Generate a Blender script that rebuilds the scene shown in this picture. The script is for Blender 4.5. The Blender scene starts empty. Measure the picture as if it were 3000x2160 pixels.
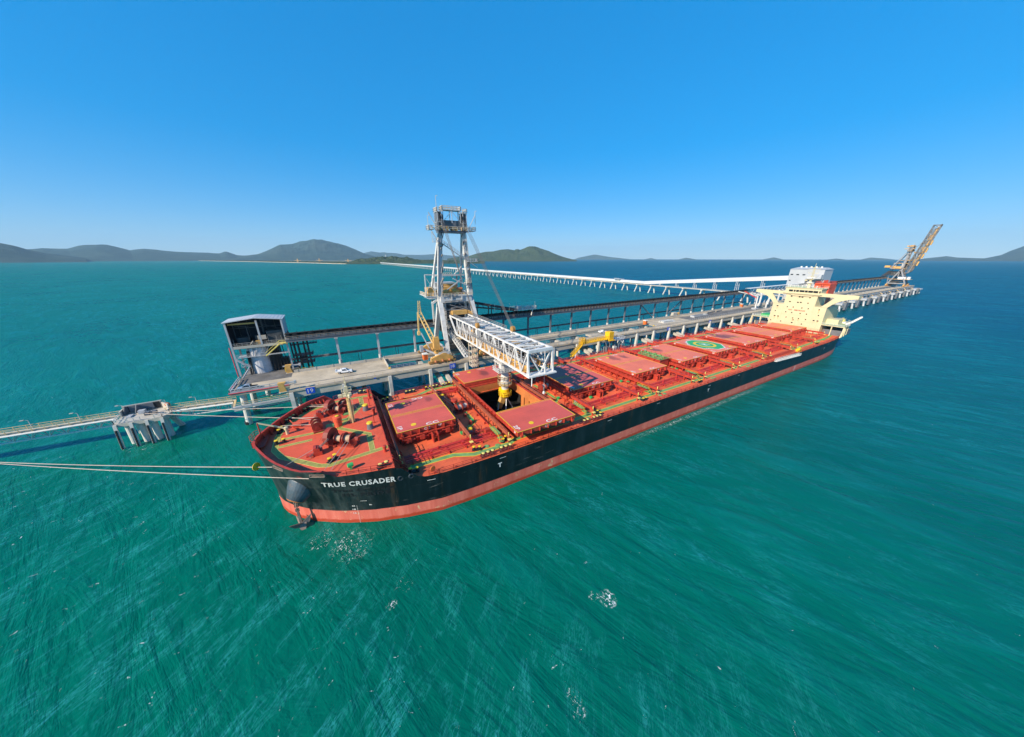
import bpy, bmesh, math, random
from mathutils import Vector, Matrix, noise as mnoise
random.seed(7)
SC = bpy.context.scene
COL = SC.collection
R = math.radians
# ------------------------------------------------------------------ camera
cd = bpy.data.cameras.new('camera'); cam = bpy.data.objects.new('camera', cd); COL.objects.link(cam)
cd.sensor_fit = 'HORIZONTAL'; cd.sensor_width = 36.0; cd.lens = 884.571 / 3000 * 36
cam.location = (20.798, -73.024, 50.439)
cam.rotation_euler = (R(90 - 20.0024), 0, R(60.2644 - 90))
cd.clip_start = 1.0; cd.clip_end = 90000
SC.camera = cam
# ------------------------------------------------------------------ world, sun, exposure
SUN_EL, SUN_AZ = 32.0, 195.0            # azimuth (from +X, anticlockwise) of where the sun stands
w = bpy.data.worlds.new('World'); SC.world = w; w.use_nodes = True
nt = w.node_tree; bg = nt.nodes['Background']
sky = nt.nodes.new('ShaderNodeTexSky'); sky.sky_type = 'NISHITA'; sky.sun_disc = False
sky.sun_elevation = R(SUN_EL); sky.sun_rotation = R(90 - SUN_AZ)
sky.altitude = 0; sky.air_density = 1.0; sky.dust_density = 0.0; sky.ozone_density = 6.0
tn = nt.nodes.new('ShaderNodeMix'); tn.data_type = 'RGBA'; tn.blend_type = 'MULTIPLY'; tn.inputs[0].default_value = 1; tn.inputs[7].default_value = (.74, 1.08, 1.66, 1)
gm = nt.nodes.new('ShaderNodeGamma'); gm.inputs[1].default_value = .4
hs = nt.nodes.new('ShaderNodeHueSaturation'); hs.inputs['Saturation'].default_value = 1.75; hs.inputs['Value'].default_value = 2.48
nt.links.new(sky.outputs[0], tn.inputs[6]); nt.links.new(tn.outputs[2], gm.inputs[0]); nt.links.new(gm.outputs[0], hs.inputs['Color']); nt.links.new(hs.outputs[0], bg.inputs[0]); bg.inputs[1].default_value = 0.10
sd = bpy.data.lights.new('sun', 'SUN'); sun = bpy.data.objects.new('sun', sd); COL.objects.link(sun)
sd.energy = 5.0; sd.angle = R(0.53); sd.color = (1.0, 0.87, 0.70)
sdir = Vector((math.cos(R(SUN_AZ)) * math.cos(R(SUN_EL)), math.sin(R(SUN_AZ)) * math.cos(R(SUN_EL)), math.sin(R(SUN_EL))))
sun.rotation_euler = sdir.to_track_quat('Z', 'Y').to_euler(); sun.location = sdir * 400
SC.view_settings.view_transform = 'Standard'; SC.view_settings.look = 'None'
SC.view_settings.exposure = 0.62; SC.view_settings.gamma = 1.0
SC.render.engine = 'CYCLES'
try:
    SC.cycles.max_bounces = 6; SC.cycles.volume_bounces = 0
    SC.cycles.transparent_max_bounces = 8
except Exception: pass

# ------------------------------------------------------------------ materials
MATS = {}
def newmat(name):
    m = bpy.data.materials.new(name); m.use_nodes = True
    nt = m.node_tree; b = nt.nodes['Principled BSDF']
    return m, nt, b
def N(nt, t, **k):
    n = nt.nodes.new(t)
    for a, v in k.items(): setattr(n, a, v)
    return n
def noise_n(nt, vec, scale, detail=4, rough=.55, dist=0):
    n = N(nt, 'ShaderNodeTexNoise'); n.inputs['Scale'].default_value = scale; n.inputs['Detail'].default_value = detail
    n.inputs['Roughness'].default_value = rough; n.inputs['Distortion'].default_value = dist
    nt.links.new(vec, n.inputs['Vector']); return n.outputs['Fac']
def ramp(nt, fac, a, b, ca=(0, 0, 0, 1), cb=(1, 1, 1, 1)):
    r = N(nt, 'ShaderNodeValToRGB'); e = r.color_ramp.elements
    e[0].position = a; e[0].color = ca; e[1].position = b; e[1].color = cb
    nt.links.new(fac, r.inputs[0]); return r.outputs[0]
def mix(nt, fac, a, b, blend='MIX'):
    n = N(nt, 'ShaderNodeMix', data_type='RGBA', blend_type=blend)
    for s, v in ((n.inputs[0], fac), (n.inputs[6], a), (n.inputs[7], b)):
        if hasattr(v, 'is_output'): nt.links.new(v, s)
        else: s.default_value = v if not isinstance(v, tuple) else (tuple(v) + (1,))[:4]
    return n.outputs[2]
def mth(nt, op, a, b=None, c=None, clamp=False):
    n = N(nt, 'ShaderNodeMath', operation=op, use_clamp=clamp)
    for i, v in enumerate((a, b, c)):
        if v is None: continue
        if hasattr(v, 'is_output'): nt.links.new(v, n.inputs[i])
        else: n.inputs[i].default_value = v
    return n.outputs[0]
def mapping(nt, vec, scale=(1, 1, 1), rot=(0, 0, 0), loc=(0, 0, 0)):
    n = N(nt, 'ShaderNodeMapping'); n.inputs['Scale'].default_value = scale; n.inputs['Rotation'].default_value = rot
    n.inputs['Location'].default_value = loc; nt.links.new(vec, n.inputs['Vector']); return n.outputs[0]
def pos_n(nt): return N(nt, 'ShaderNodeNewGeometry').outputs['Position']
def paint(name, col, rough=.55, var=.18, scale=.6, rust=0.0, rustcol=(.16, .06, .02), streak=0.0, metal=0, dust=0.0, dustcol=(.03, .025, .022), spec=.4, rscale=None):
    """weathered paint: tone noise, rust or dirt patches, vertical runs"""
    if name in MATS: return MATS[name]
    m, nt, b = newmat(name); p = pos_n(nt)
    f = noise_n(nt, p, scale, 5)
    c = mix(nt, ramp(nt, f, .3, .7), tuple(x * (1 - var) for x in col), tuple(min(1, x * (1 + var)) for x in col))
    f2 = noise_n(nt, p, scale * 6, 3)
    c = mix(nt, mth(nt, 'MULTIPLY', ramp(nt, f2, .45, .7), var), c, tuple(x * .6 for x in col))
    if dust:
        f3 = noise_n(nt, p, (rscale or scale) * .35, 6, .65, .4)
        c = mix(nt, mth(nt, 'MULTIPLY', ramp(nt, f3, .5, .78), dust), c, dustcol)
    if rust:
        f4 = noise_n(nt, p, (rscale or scale) * 2.2, 6, .7)
        c = mix(nt, mth(nt, 'MULTIPLY', ramp(nt, f4, .56, .68), rust), c, rustcol)
    if streak:
        f5 = noise_n(nt, mapping(nt, p, (1.1, 1.1, .07)), 1.0, 5, .7)
        c = mix(nt, mth(nt, 'MULTIPLY', ramp(nt, f5, .55, .72), streak), c, rustcol)
    nt.links.new(c, b.inputs['Base Color'])
    b.inputs['Roughness'].default_value = rough; b.inputs['Metallic'].default_value = metal
    b.inputs['Specular IOR Level'].default_value = spec
    MATS[name] = m; return m
WHITE = paint('white_paint', (.68, .67, .63), .45, .08, .5, rust=.25, rustcol=(.45, .3, .15))
LEGW = paint('pale_grey_steel', (.56, .56, .54), .5, .14, .4, rust=.35, rustcol=(.33, .24, .15), streak=.4)
GREY = paint('grey_steel', (.40, .42, .44), .5, .15, .4, rust=.2, rustcol=(.22, .14, .08), streak=.2)
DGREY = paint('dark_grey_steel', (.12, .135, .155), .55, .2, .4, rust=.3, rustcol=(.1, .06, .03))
BLACK = paint('black_steel', (.018, .018, .02), .6, .3, .5)
CONC = paint('weathered_concrete', (.46, .43, .37), .85, .12, .25, dust=.35, dustcol=(.2, .18, .15), streak=.2, rustcol=(.2, .17, .13), spec=.2)
ROADC = paint('stained_road_concrete', (.47, .40, .30), .9, .18, .18, dust=.85, dustcol=(.14, .12, .10), spec=.15)
COALDECK = paint('coal_dusted_deck', (.16, .155, .15), .9, .3, .25, dust=.7, dustcol=(.03, .03, .03), spec=.15)
PILE = paint('pale_pile_coating', (.54, .53, .49), .7, .1, .3, streak=.3, rustcol=(.25, .2, .13))
RED = paint('red_deck_paint', (.72, .130, .050), .6, .16, .22, rust=.5, rustcol=(.22, .06, .03), dust=.62, dustcol=(.14, .04, .025), spec=.3)
FRED = paint('red_forecastle_paint', (.64, .100, .048), .6, .12, .3, rust=.45, rustcol=(.33, .08, .04), dust=.25, dustcol=(.28, .07, .04), spec=.3)
def hatch_paint(name, col):
    m = paint(name, col, .5, .09, .16, dust=.4, dustcol=(.30, .07, .06), rust=.16, rustcol=(.34, .08, .055), spec=.35); nt = m.node_tree; b = nt.nodes['Principled BSDF']; p = pos_n(nt)
    src = b.inputs['Base Color'].links[0].from_socket; n_ = noise_n(nt, p, .5, 6, .7)
    seam = N(nt, 'ShaderNodeSeparateXYZ'); nt.links.new(p, seam.inputs[0])      # faint welded panel seams
    sx = mth(nt, 'LESS_THAN', mth(nt, 'ABSOLUTE', mth(nt, 'SUBTRACT', mth(nt, 'FRACT', mth(nt, 'MULTIPLY', seam.outputs[1], .31)), .5)), .012)
    src = mix(nt, mth(nt, 'MULTIPLY', sx, .35), src, tuple(c * .5 for c in col))
    for x, y, r_, k in HSM:                                    # dark smudges at set spots on some covers
        d = N(nt, 'ShaderNodeVectorMath', operation='DISTANCE'); nt.links.new(mapping(nt, p, (1, .62, 0)), d.inputs[0]); d.inputs[1].default_value = (x, y * .62, 0)
        near = mth(nt, 'SUBTRACT', 1.0, mth(nt, 'DIVIDE', mth(nt, 'ADD', d.outputs['Value'], mth(nt, 'MULTIPLY', mth(nt, 'SUBTRACT', n_, .5), r_ * 1.6)), r_), clamp=True)
        src = mix(nt, mth(nt, 'MULTIPLY', ramp(nt, near, .0, .55), k), src, (.05, .03, .035))
    nt.links.new(src, b.inputs['Base Color']); return m
HSM = ((188, 5.5, 4.6, .75), (193, 2.5, 3.2, .6), (137.5, 6.0, 2.6, .7), (112.5, 6.2, 2.4, .55), (117.5, 5.6, 1.8, .6), (61, 16.5, 2.0, .6), (38.5, 5.6, 1.3, .5), (86, -4, 2.5, .2))
HATCH = hatch_paint('pinkish_hatch_paint', (.61, .105, .078)); HATCHB = hatch_paint('salmon_hatch_tone', (.80, .185, .095))  # second tone, lighter and more orange, goes on the aft covers
SKIRT = paint('red_steel_paint', (.42, .045, .026), .5, .25, .6, rust=.5, rustcol=(.13, .03, .02))
PIPE = paint('bright_red_pipe_paint', (.50, .035, .03), .4, .15, .8, rust=.25, rustcol=(.14, .03, .02))
ORUST = paint('orange_rusty_steel', (.52, .17, .045), .7, .2, .35, rust=.4, rustcol=(.2, .06, .02), streak=.2)
GREEN = paint('green_deck_paint', (.15, .30, .10), .6, .25, .8, rust=.5, rustcol=(.22, .12, .05), rscale=1.2)
BGREEN = paint('bright_green_paint', (.04, .36, .10), .5, .15, 1.5)
YEL = paint('yellow_paint', (.75, .50, .02), .5, .12, 1.2, rust=.2, rustcol=(.35, .2, .03))
PYEL = paint('pale_yellow_paint', (.72, .60, .16), .5, .15, 1.0, rust=.2, rustcol=(.4, .25, .08))
TAN = paint('ochre_paint', (.58, .34, .10), .6, .2, .5, rust=.3, rustcol=(.25, .13, .05))
CREAM = paint('cream_paint', (.58, .52, .32), .5, .05, .3, streak=.22, rustcol=(.5, .3, .1))
COAL = paint('coal', (.014, .014, .015), .75, .4, .7)
ORANGE = paint('orange_paint', (.75, .16, .03), .5, .1, .5)
BLUE = paint('blue_sign_paint', (.01, .08, .55), .4, .05, .5)
GLASS = paint('dark_glass', (.015, .02, .025), .08, .2, .5, spec=.7)
ROPE = paint('pale_rope', (.48, .40, .34), .9, .12, 2.0, spec=.1)
WIRE = paint('dark_wire_rope', (.05, .05, .055), .5, .2, 1)
TYRE = paint('tyre_rubber', (.02, .02, .02), .8, .2, 3)
CARW = paint('white_car_paint', (.80, .80, .80), .25, .03, .5, spec=.6)
CARS = paint('silver_car_paint', (.50, .55, .60), .25, .05, .5, metal=.6, spec=.6)
SKIN = paint('skin', (.35, .2, .14), .6, .05, 3)
NAVY = paint('navy_cloth', (.02, .03, .07), .8, .1, 4)
VEST = paint('orange_vest_cloth', (.85, .2, .03), .7, .05, 4)
ANCH = paint('rusty_anchor_steel', (.22, .17, .14), .75, .3, 1.2, rust=.6, rustcol=(.35, .16, .06))
FTEXT = paint('faded_black_paint', (.012, .014, .017), .6, .2, .8)
TROPE = paint('tan_wound_rope', (.46, .34, .22), .9, .2, 3)
RTEXT = paint('red_letter_paint', (.60, .05, .03), .6, .1, 1)
RAILM = paint('ochre_rail_paint', (.62, .45, .22), .6, .2, 1, rust=.3, rustcol=(.3, .17, .07))

# ------------------------------------------------------------------ mesh builder
ORG = {}
class MB:
    def __init__(s): s.v = []; s.f = []; s.m = []
    def add(s, vs, fs, mi=0):
        o = len(s.v); s.v += [tuple(v) for v in vs]
        for f in fs: s.f.append(tuple(i + o for i in f)); s.m.append(mi)
        return s
    def box(s, x0, x1, y0, y1, z0, z1, mi=0):
        if x0 > x1: x0, x1 = x1, x0
        if y0 > y1: y0, y1 = y1, y0
        if z0 > z1: z0, z1 = z1, z0
        return s.add([(x, y, z) for z in (z0, z1) for y in (y0, y1) for x in (x0, x1)],
                     [(0, 2, 3, 1), (4, 5, 7, 6), (0, 1, 5, 4), (2, 6, 7, 3), (0, 4, 6, 2), (1, 3, 7, 5)], mi)
    def bar(s, p, q, w, h=None, mi=0, up=(0, 0, 1), w2=None, h2=None):
        p, q = Vector(p), Vector(q); d = (q - p)
        if d.length < 1e-6: return s
        d.normalize(); up = Vector(up)
        if abs(d.dot(up)) > .985: up = Vector((1, 0, 0)) if abs(d.x) < .9 else Vector((0, 1, 0))
        a = d.cross(up).normalized(); b = a.cross(d)
        h = h or w; w2 = w2 or w; h2 = h2 or h
        vs = [c + a * (i * ww / 2) + b * (j * hh / 2) for c, ww, hh in ((p, w, h), (q, w2, h2)) for j in (-1, 1) for i in (-1, 1)]
        return s.add(vs, [(0, 1, 3, 2), (4, 6, 7, 5), (0, 4, 5, 1), (2, 3, 7, 6), (0, 2, 6, 4), (1, 5, 7, 3)], mi)
    def tub(s, p, q, r, n=8, r2=None, mi=0, cap=True):
        p, q = Vector(p), Vector(q); d = q - p
        if d.length < 1e-6: return s
        d.normalize(); up = Vector((0, 0, 1)) if abs(d.z) < .95 else Vector((1, 0, 0))
        a = d.cross(up).normalized(); b = a.cross(d); r2 = r if r2 is None else r2
        vs = []
        for c, rr in ((p, r), (q, r2)):
            for i in range(n):
                t = 2 * math.pi * i / n; vs.append(c + a * (rr * math.cos(t)) + b * (rr * math.sin(t)))
        fs = [(i, (i + 1) % n, n + (i + 1) % n, n + i) for i in range(n)]
        if cap: fs += [tuple(range(n - 1, -1, -1)), tuple(range(n, 2 * n))]
        return s.add(vs, fs, mi)
    def path(s, pts, r, n=6, mi=0):
        for a, b in zip(pts, pts[1:]): s.tub(a, b, r, n, mi=mi)
        return s
    def poly(s, pts, mi=0): return s.add(pts, [tuple(range(len(pts)))], mi)
    def prism(s, pts, off, mi=0):
        """polygon pts extruded by vector off"""
        n = len(pts); off = Vector(off); a = [Vector(p) for p in pts]; b = [p + off for p in a]
        fs = [(i, (i + 1) % n, n + (i + 1) % n, n + i) for i in range(n)] + [tuple(range(n - 1, -1, -1)), tuple(range(n, 2 * n))]
        return s.add(a + b, fs, mi)
    def lathe(s, c, prof, n=16, mi=0, axis=(0, 0, 1)):
        c = Vector(c); d = Vector(axis).normalized(); up = Vector((0, 0, 1)) if abs(d.z) < .95 else Vector((1, 0, 0))
        a = d.cross(up).normalized(); b = a.cross(d); vs = []
        for r, h in prof:
            for i in range(n):
                t = 2 * math.pi * i / n; vs.append(c + d * h + a * (r * math.cos(t)) + b * (r * math.sin(t)))
        fs = [(j * n + i, j * n + (i + 1) % n, (j + 1) * n + (i + 1) % n, (j + 1) * n + i) for j in range(len(prof) - 1) for i in range(n)]
        fs += [tuple(range(n - 1, -1, -1)), tuple(range((len(prof) - 1) * n, len(prof) * n))]
        return s.add(vs, fs, mi)
    def rail(s, pts, h=1.1, sp=2.0, r=.035, mi=0, mids=1):
        for a, b in zip(pts, pts[1:]):
            a, b = Vector(a), Vector(b); L = (b - a).length
            if L < .05: continue
            n = max(1, round(L / sp)); z = Vector((0, 0, h))
            for i in range(n + 1):
                p = a.lerp(b, i / n); s.bar(p, p + z, r * 2, mi=mi)
            for k in range(mids + 1):
                zz = z * ((k + 1) / (mids + 1)); s.bar(a + zz, b + zz, r * 2, mi=mi)
        return s
    def build(s, name, mats, parent=None, smooth=False):
        if not isinstance(mats, (list, tuple)): mats = [mats]
        me = bpy.data.meshes.new(name); org = ORG.get(parent.name, Vector()) if parent else Vector()
        me.from_pydata([tuple(Vector(v) - org) for v in s.v], [], s.f)
        for m in mats: me.materials.append(m)
        for p, i in zip(me.polygons, s.m): p.material_index = i
        if smooth:
            for p in me.polygons: p.use_smooth = True
        bm = bmesh.new(); bm.from_mesh(me); bmesh.ops.recalc_face_normals(bm, faces=bm.faces); bm.to_mesh(me); bm.free()
        me.update()
        o = bpy.data.objects.new(name, me); COL.objects.link(o)
        if parent: o.parent = parent; ORG[o.name] = org
        return o
def thing(name, loc, label, cat, group=None):
    o = bpy.data.objects.new(name, None); COL.objects.link(o); o.location = loc; ORG[o.name] = Vector(loc)
    o.empty_display_size = .5
    o['label'] = label; o['category'] = cat
    if group: o['group'] = group
    return o
def tag(o, label, cat, group=None, kind=None):
    if label: o['label'] = label
    if cat: o['category'] = cat
    if group: o['group'] = group
    if kind: o['kind'] = kind
    return o
def copy_tree(o, parent=None):
    c = o.copy(); COL.objects.link(c)
    if parent: c.parent = parent
    for ch in list(o.children): copy_tree(ch, c)
    return c
def text2d(body, size, ext=1.0, bold=0.0, spacing=1.0):
    """letter shapes as a flat mesh: list of verts (x, y) and faces, origin at left baseline"""
    cu = bpy.data.curves.new('t', 'FONT'); cu.body = body; cu.size = size; cu.offset = bold; cu.space_character = spacing
    cu.resolution_u = 2
    o = bpy.data.objects.new('t', cu); me = bpy.data.meshes.new_from_object(o)
    vs = [(v.co.x * ext, v.co.y) for v in me.vertices]; fs = [tuple(p.vertices) for p in me.polygons]
    bpy.data.objects.remove(o); bpy.data.curves.remove(cu); bpy.data.meshes.remove(me)
    return vs, fs
def put_text(mb, body, size, o, ux, uy, ext=1.0, bold=0.0, mi=0, center=True, spacing=1.0, width=None):
    vs, fs = text2d(body, size, ext, bold, spacing); o, ux, uy = Vector(o), Vector(ux).normalized(), Vector(uy).normalized()
    xs = [v[0] for v in vs]; ys = [v[1] for v in vs]
    k = 1.0 if width is None else width / (max(xs) - min(xs))
    cx = (max(xs) + min(xs)) / 2 if center else min(xs); cy = (max(ys) + min(ys)) / 2
    mb.add([o + ux * ((x - cx) * k) + uy * (y - cy) for x, y in vs], fs, mi); return mb
def interp(T, x):
    if x <= T[0][0]: return T[0][1]
    for (a, b), (c, d) in zip(T, T[1:]):
        if x <= c: return b + (d - b) * (x - a) / (c - a)
    return T[-1][1]
# ================================================================== SETTING: sea, land, hills
def sea_material():
    m, nt, b = newmat('sea_water'); p = pos_n(nt)
    sep = N(nt, 'ShaderNodeSeparateXYZ'); nt.links.new(p, sep.inputs[0])
    qa = mapping(nt, p, (1, 1, 1), (0, 0, R(68))); qb = mapping(nt, p, (1, 1, 1), (0, 0, R(-46)))     # x along the crests of two wave trains
    A = lambda sx, sy: mapping(nt, qa, (sx, sy, 1)); B = lambda sx, sy: mapping(nt, qb, (sx, sy, 1))
    bmask = N(nt, 'ShaderNodeMapRange'); bmask.inputs[1].default_value = 18; bmask.inputs[2].default_value = -16       # mask: second streak set takes over at low x and y
    nt.links.new(mth(nt, 'ADD', sep.outputs[0], mth(nt, 'MULTIPLY', sep.outputs[1], .8)), bmask.inputs[0]); mB = bmask.outputs[0]
    mA = mth(nt, 'SUBTRACT', 1.0, mB)
    n1 = noise_n(nt, A(.036, .14), 1.0, 5, .6, .9)
    n2 = noise_n(nt, A(.20, .62), 1.0, 4, .55, .6); n2b = noise_n(nt, B(.20, .62), 1.0, 4, .55, .6)
    n3 = noise_n(nt, p, 1.5, 5, .62, .4)
    big = noise_n(nt, mapping(nt, p, (.012, .012, 1)), 1.0, 4, .6, .6)
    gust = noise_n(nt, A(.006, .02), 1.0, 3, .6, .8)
    h = mth(nt, 'ADD', mth(nt, 'MULTIPLY', n1, 1.35), mth(nt, 'ADD', mth(nt, 'ADD', mth(nt, 'MULTIPLY', n2, .42), mth(nt, 'MULTIPLY', n2b, .30)), mth(nt, 'MULTIPLY', n3, .10)))
    bump = N(nt, 'ShaderNodeBump'); bump.inputs['Strength'].default_value = .55; bump.inputs['Distance'].default_value = 1.0
    nt.links.new(h, bump.inputs['Height'])
    # body colour: greener inshore, bluer offshore (+X) with some sky reflection painted in
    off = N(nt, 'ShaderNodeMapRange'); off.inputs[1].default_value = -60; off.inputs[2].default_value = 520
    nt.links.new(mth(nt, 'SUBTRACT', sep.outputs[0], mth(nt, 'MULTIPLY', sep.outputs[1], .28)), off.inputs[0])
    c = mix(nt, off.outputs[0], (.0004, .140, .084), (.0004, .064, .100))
    c = mix(nt, mth(nt, 'MULTIPLY', ramp(nt, big, .35, .7), .35), c, (.0, .034, .019))
    crest = mth(nt, 'MULTIPLY', ramp(nt, n1, .50, .70), mth(nt, 'ADD', .25, mth(nt, 'MULTIPLY', mA, .75)))       # paler crests painted in for light through them and reflected sky
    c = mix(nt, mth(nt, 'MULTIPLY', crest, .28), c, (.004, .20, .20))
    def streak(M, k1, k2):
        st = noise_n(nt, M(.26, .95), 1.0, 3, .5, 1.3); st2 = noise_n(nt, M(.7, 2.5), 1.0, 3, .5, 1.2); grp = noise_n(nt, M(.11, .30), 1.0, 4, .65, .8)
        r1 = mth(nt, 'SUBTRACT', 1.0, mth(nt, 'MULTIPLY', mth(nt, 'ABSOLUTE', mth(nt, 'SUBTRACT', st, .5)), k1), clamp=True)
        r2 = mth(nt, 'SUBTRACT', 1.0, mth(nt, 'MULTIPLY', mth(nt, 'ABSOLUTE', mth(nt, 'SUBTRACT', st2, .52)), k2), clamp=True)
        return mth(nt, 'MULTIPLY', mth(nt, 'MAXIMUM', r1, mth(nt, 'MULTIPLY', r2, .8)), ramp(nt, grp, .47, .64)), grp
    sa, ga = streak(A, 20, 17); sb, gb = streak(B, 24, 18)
    c = mix(nt, mth(nt, 'MULTIPLY', mth(nt, 'MULTIPLY', sa, mth(nt, 'MULTIPLY', mA, ramp(nt, gust, .36, .58))), .46), c, (.03, .32, .37))  # pale streaks painted in for sky reflected off wave faces
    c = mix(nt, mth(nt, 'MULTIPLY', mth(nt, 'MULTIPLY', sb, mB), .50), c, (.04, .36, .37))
    # small white horses
    fn = noise_n(nt, mapping(nt, p, (.75, .95, 1)), 1.0, 7, .74, .9); gate = noise_n(nt, mapping(nt, p, (.09, .09, 1), loc=(3, 8, 0)), 1.0, 3, .6)
    fth = mth(nt, 'SUBTRACT', fn, mth(nt, 'SUBTRACT', .688, mth(nt, 'MULTIPLY', mB, .030)))
    foam = mth(nt, 'MULTIPLY', ramp(nt, mth(nt, 'MULTIPLY', fth, 40), 0, .8), ramp(nt, gate, .44, .54))
    # loose foam rafts: position, radius
    fine = noise_n(nt, mapping(nt, p, (1.9, 1.5, 1)), 1.0, 8, .78, 1.2)
    for fx, fy, fr, th in ((50.0, -52.4, 1.5, .53), (48.3, -51.0, .9, .56), (37.9, -58.6, 1.1, .57), (37.4, -60.0, .9, .55), (22.4, -34.3, 1.6, .60), (20.2, -36.4, .9, .54), (15.5, -21.8, 4.2, .57), (10.5, -17.6, 2.8, .585), (-34, 44.2, 5.0, .60), (13.0, -27.0, 2.6, .62)):
        d = N(nt, 'ShaderNodeVectorMath', operation='DISTANCE'); nt.links.new(p, d.inputs[0]); d.inputs[1].default_value = (fx, fy, 0)
        near = mth(nt, 'SUBTRACT', 1.0, mth(nt, 'DIVIDE', d.outputs['Value'], fr), clamp=True)
        foam = mth(nt, 'MAXIMUM', foam, mth(nt, 'MULTIPLY', ramp(nt, fine, th, th + .05), ramp(nt, near, .0, .35)))
    # wash along the ship's side
    sidey = mth(nt, 'SUBTRACT', 1.0, mth(nt, 'DIVIDE', mth(nt, 'ABSOLUTE', mth(nt, 'ADD', sep.outputs[1], mth(nt, 'ADD', 23.2, mth(nt, 'MULTIPLY', big, 1.0)))), 1.1), clamp=True)
    xs = N(nt, 'ShaderNodeMapRange'); xs.inputs[1].default_value = 85; xs.inputs[2].default_value = 105; nt.links.new(sep.outputs[0], xs.inputs[0])
    xe = N(nt, 'ShaderNodeMapRange'); xe.inputs[1].default_value = 175; xe.inputs[2].default_value = 155; nt.links.new(sep.outputs[0], xe.inputs[0])
    wash = mth(nt, 'MULTIPLY', mth(nt, 'MULTIPLY', sidey, ramp(nt, fine, .52, .6)), mth(nt, 'MULTIPLY', xs.outputs[0], xe.outputs[0]))
    foam = mth(nt, 'MAXIMUM', foam, mth(nt, 'MULTIPLY', wash, .7), clamp=True)
    c = mix(nt, foam, c, (.80, .84, .82))
    # body light scattered back from the water, and a rough-sea mirror of the sky (waves keep it well below full Fresnel)
    nt.nodes.remove(b); df = N(nt, 'ShaderNodeBsdfDiffuse'); gl = N(nt, 'ShaderNodeBsdfGlossy'); mx = N(nt, 'ShaderNodeMixShader'); fr = N(nt, 'ShaderNodeFresnel')
    nt.links.new(c, df.inputs['Color']); df.inputs['Roughness'].default_value = 0
    gl.inputs['Roughness'].default_value = .22; gl.inputs['Color'].default_value = (.32, .78, .95, 1); fr.inputs['IOR'].default_value = 1.33
    for s_ in (df, gl, fr): nt.links.new(bump.outputs[0], s_.inputs['Normal'])
    k = mth(nt, 'MULTIPLY', mth(nt, 'MINIMUM', mth(nt, 'MULTIPLY', fr.outputs[0], .80), .22), mth(nt, 'SUBTRACT', 1.0, foam))
    nt.links.new(k, mx.inputs[0]); nt.links.new(df.outputs[0], mx.inputs[1]); nt.links.new(gl.outputs[0], mx.inputs[2])
    nt.links.new(mx.outputs[0], nt.nodes['Material Output'].inputs['Surface'])
    return m
mb = MB()
rings = [0, 60, 140, 300, 700, 1600, 4000, 10000, 26000]; NS = 72
vs = [(20, -70, 0)]
for r_ in rings[1:]:
    for i in range(NS): vs.append((r_ * math.cos(2 * math.pi * i / NS) + 20, r_ * math.sin(2 * math.pi * i / NS) - 70, 0))
fs = [(0, 1 + i, 1 + (i + 1) % NS) for i in range(NS)]
for k in range(len(rings) - 2):
    o0, o1 = 1 + k * NS, 1 + (k + 1) * NS
    fs += [(o0 + i, o1 + i, o1 + (i + 1) % NS, o0 + (i + 1) % NS) for i in range(NS)]
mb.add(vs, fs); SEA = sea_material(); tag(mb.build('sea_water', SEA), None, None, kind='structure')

CAMP = Vector(cam.location)
FWH = Vector((math.cos(R(60.2644)), math.sin(R(60.2644)), 0)); RT = Vector((math.sin(R(60.2644)), -math.cos(R(60.2644)), 0))
PITCH = R(20.0024)
def sight(px, py):
    """horizontal unit direction and slope of the line of sight through a point of the 3000x2160 picture, used to survey far hills"""
    fw = FWH * math.cos(PITCH) + Vector((0, 0, -math.sin(PITCH))); up = RT.cross(fw)
    d = fw * 884.571 + RT * (px - 1500) - up * (py - 1080)
    L = math.hypot(d.x, d.y); return Vector((d.x / L, d.y / L, 0)), d.z / L
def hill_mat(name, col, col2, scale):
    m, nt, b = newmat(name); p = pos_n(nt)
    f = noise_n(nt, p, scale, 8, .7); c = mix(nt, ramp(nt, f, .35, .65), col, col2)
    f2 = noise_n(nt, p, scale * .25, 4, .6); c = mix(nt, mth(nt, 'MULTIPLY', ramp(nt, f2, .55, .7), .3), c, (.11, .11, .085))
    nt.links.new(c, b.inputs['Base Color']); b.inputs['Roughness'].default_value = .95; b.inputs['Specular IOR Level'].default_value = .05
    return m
HILLF = hill_mat('far_hill_bush_hazed', (.014, .038, .042), (.045, .075, .066), .0035)  # bluish tone puts some distance haze into the bush colour
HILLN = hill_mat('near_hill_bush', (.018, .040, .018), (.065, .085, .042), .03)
def ridge(name, prof, dist, depth, mat, nx=90, ny=14, rough=.10, seed=0, nscale=None):
    """hill range: crest heights surveyed from the photo at a given distance, with real depth fore and aft"""
    mb = MB(); x0, x1 = prof[0][0], prof[-1][0]; nscale = nscale or 3.0 / depth
    vs = []
    for j in range(ny + 1):
        t = -1 + 2 * j / ny
        for i in range(nx + 1):
            px = x0 + (x1 - x0) * i / nx; d, s = sight(px, interp(prof, px)); D = dist + t * depth
            H = max(0, CAMP.z + s * dist)
            P = Vector((CAMP.x, CAMP.y, 0)) + d * D
            fall = max(0, 1 - abs(t) ** 1.6)
            nn = mnoise.fractal(Vector((P.x * nscale + seed, P.y * nscale, 0)), 1.0, 2.0, 5)
            z = H * fall * (1 + rough * nn * (2.5 if abs(t) > .01 else .5) * min(1, abs(t) * 3 + .12)) - 2.0
            if j in (0, ny): z = -2
            vs.append((P.x, P.y, max(-2, z)))
    fs = [(j * (nx + 1) + i, j * (nx + 1) + i + 1, (j + 1) * (nx + 1) + i + 1, (j + 1) * (nx + 1) + i) for j in range(ny) for i in range(nx)]
    mb.add(vs, fs); return tag(mb.build(name, mat, smooth=False), None, None, kind='structure')
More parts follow.
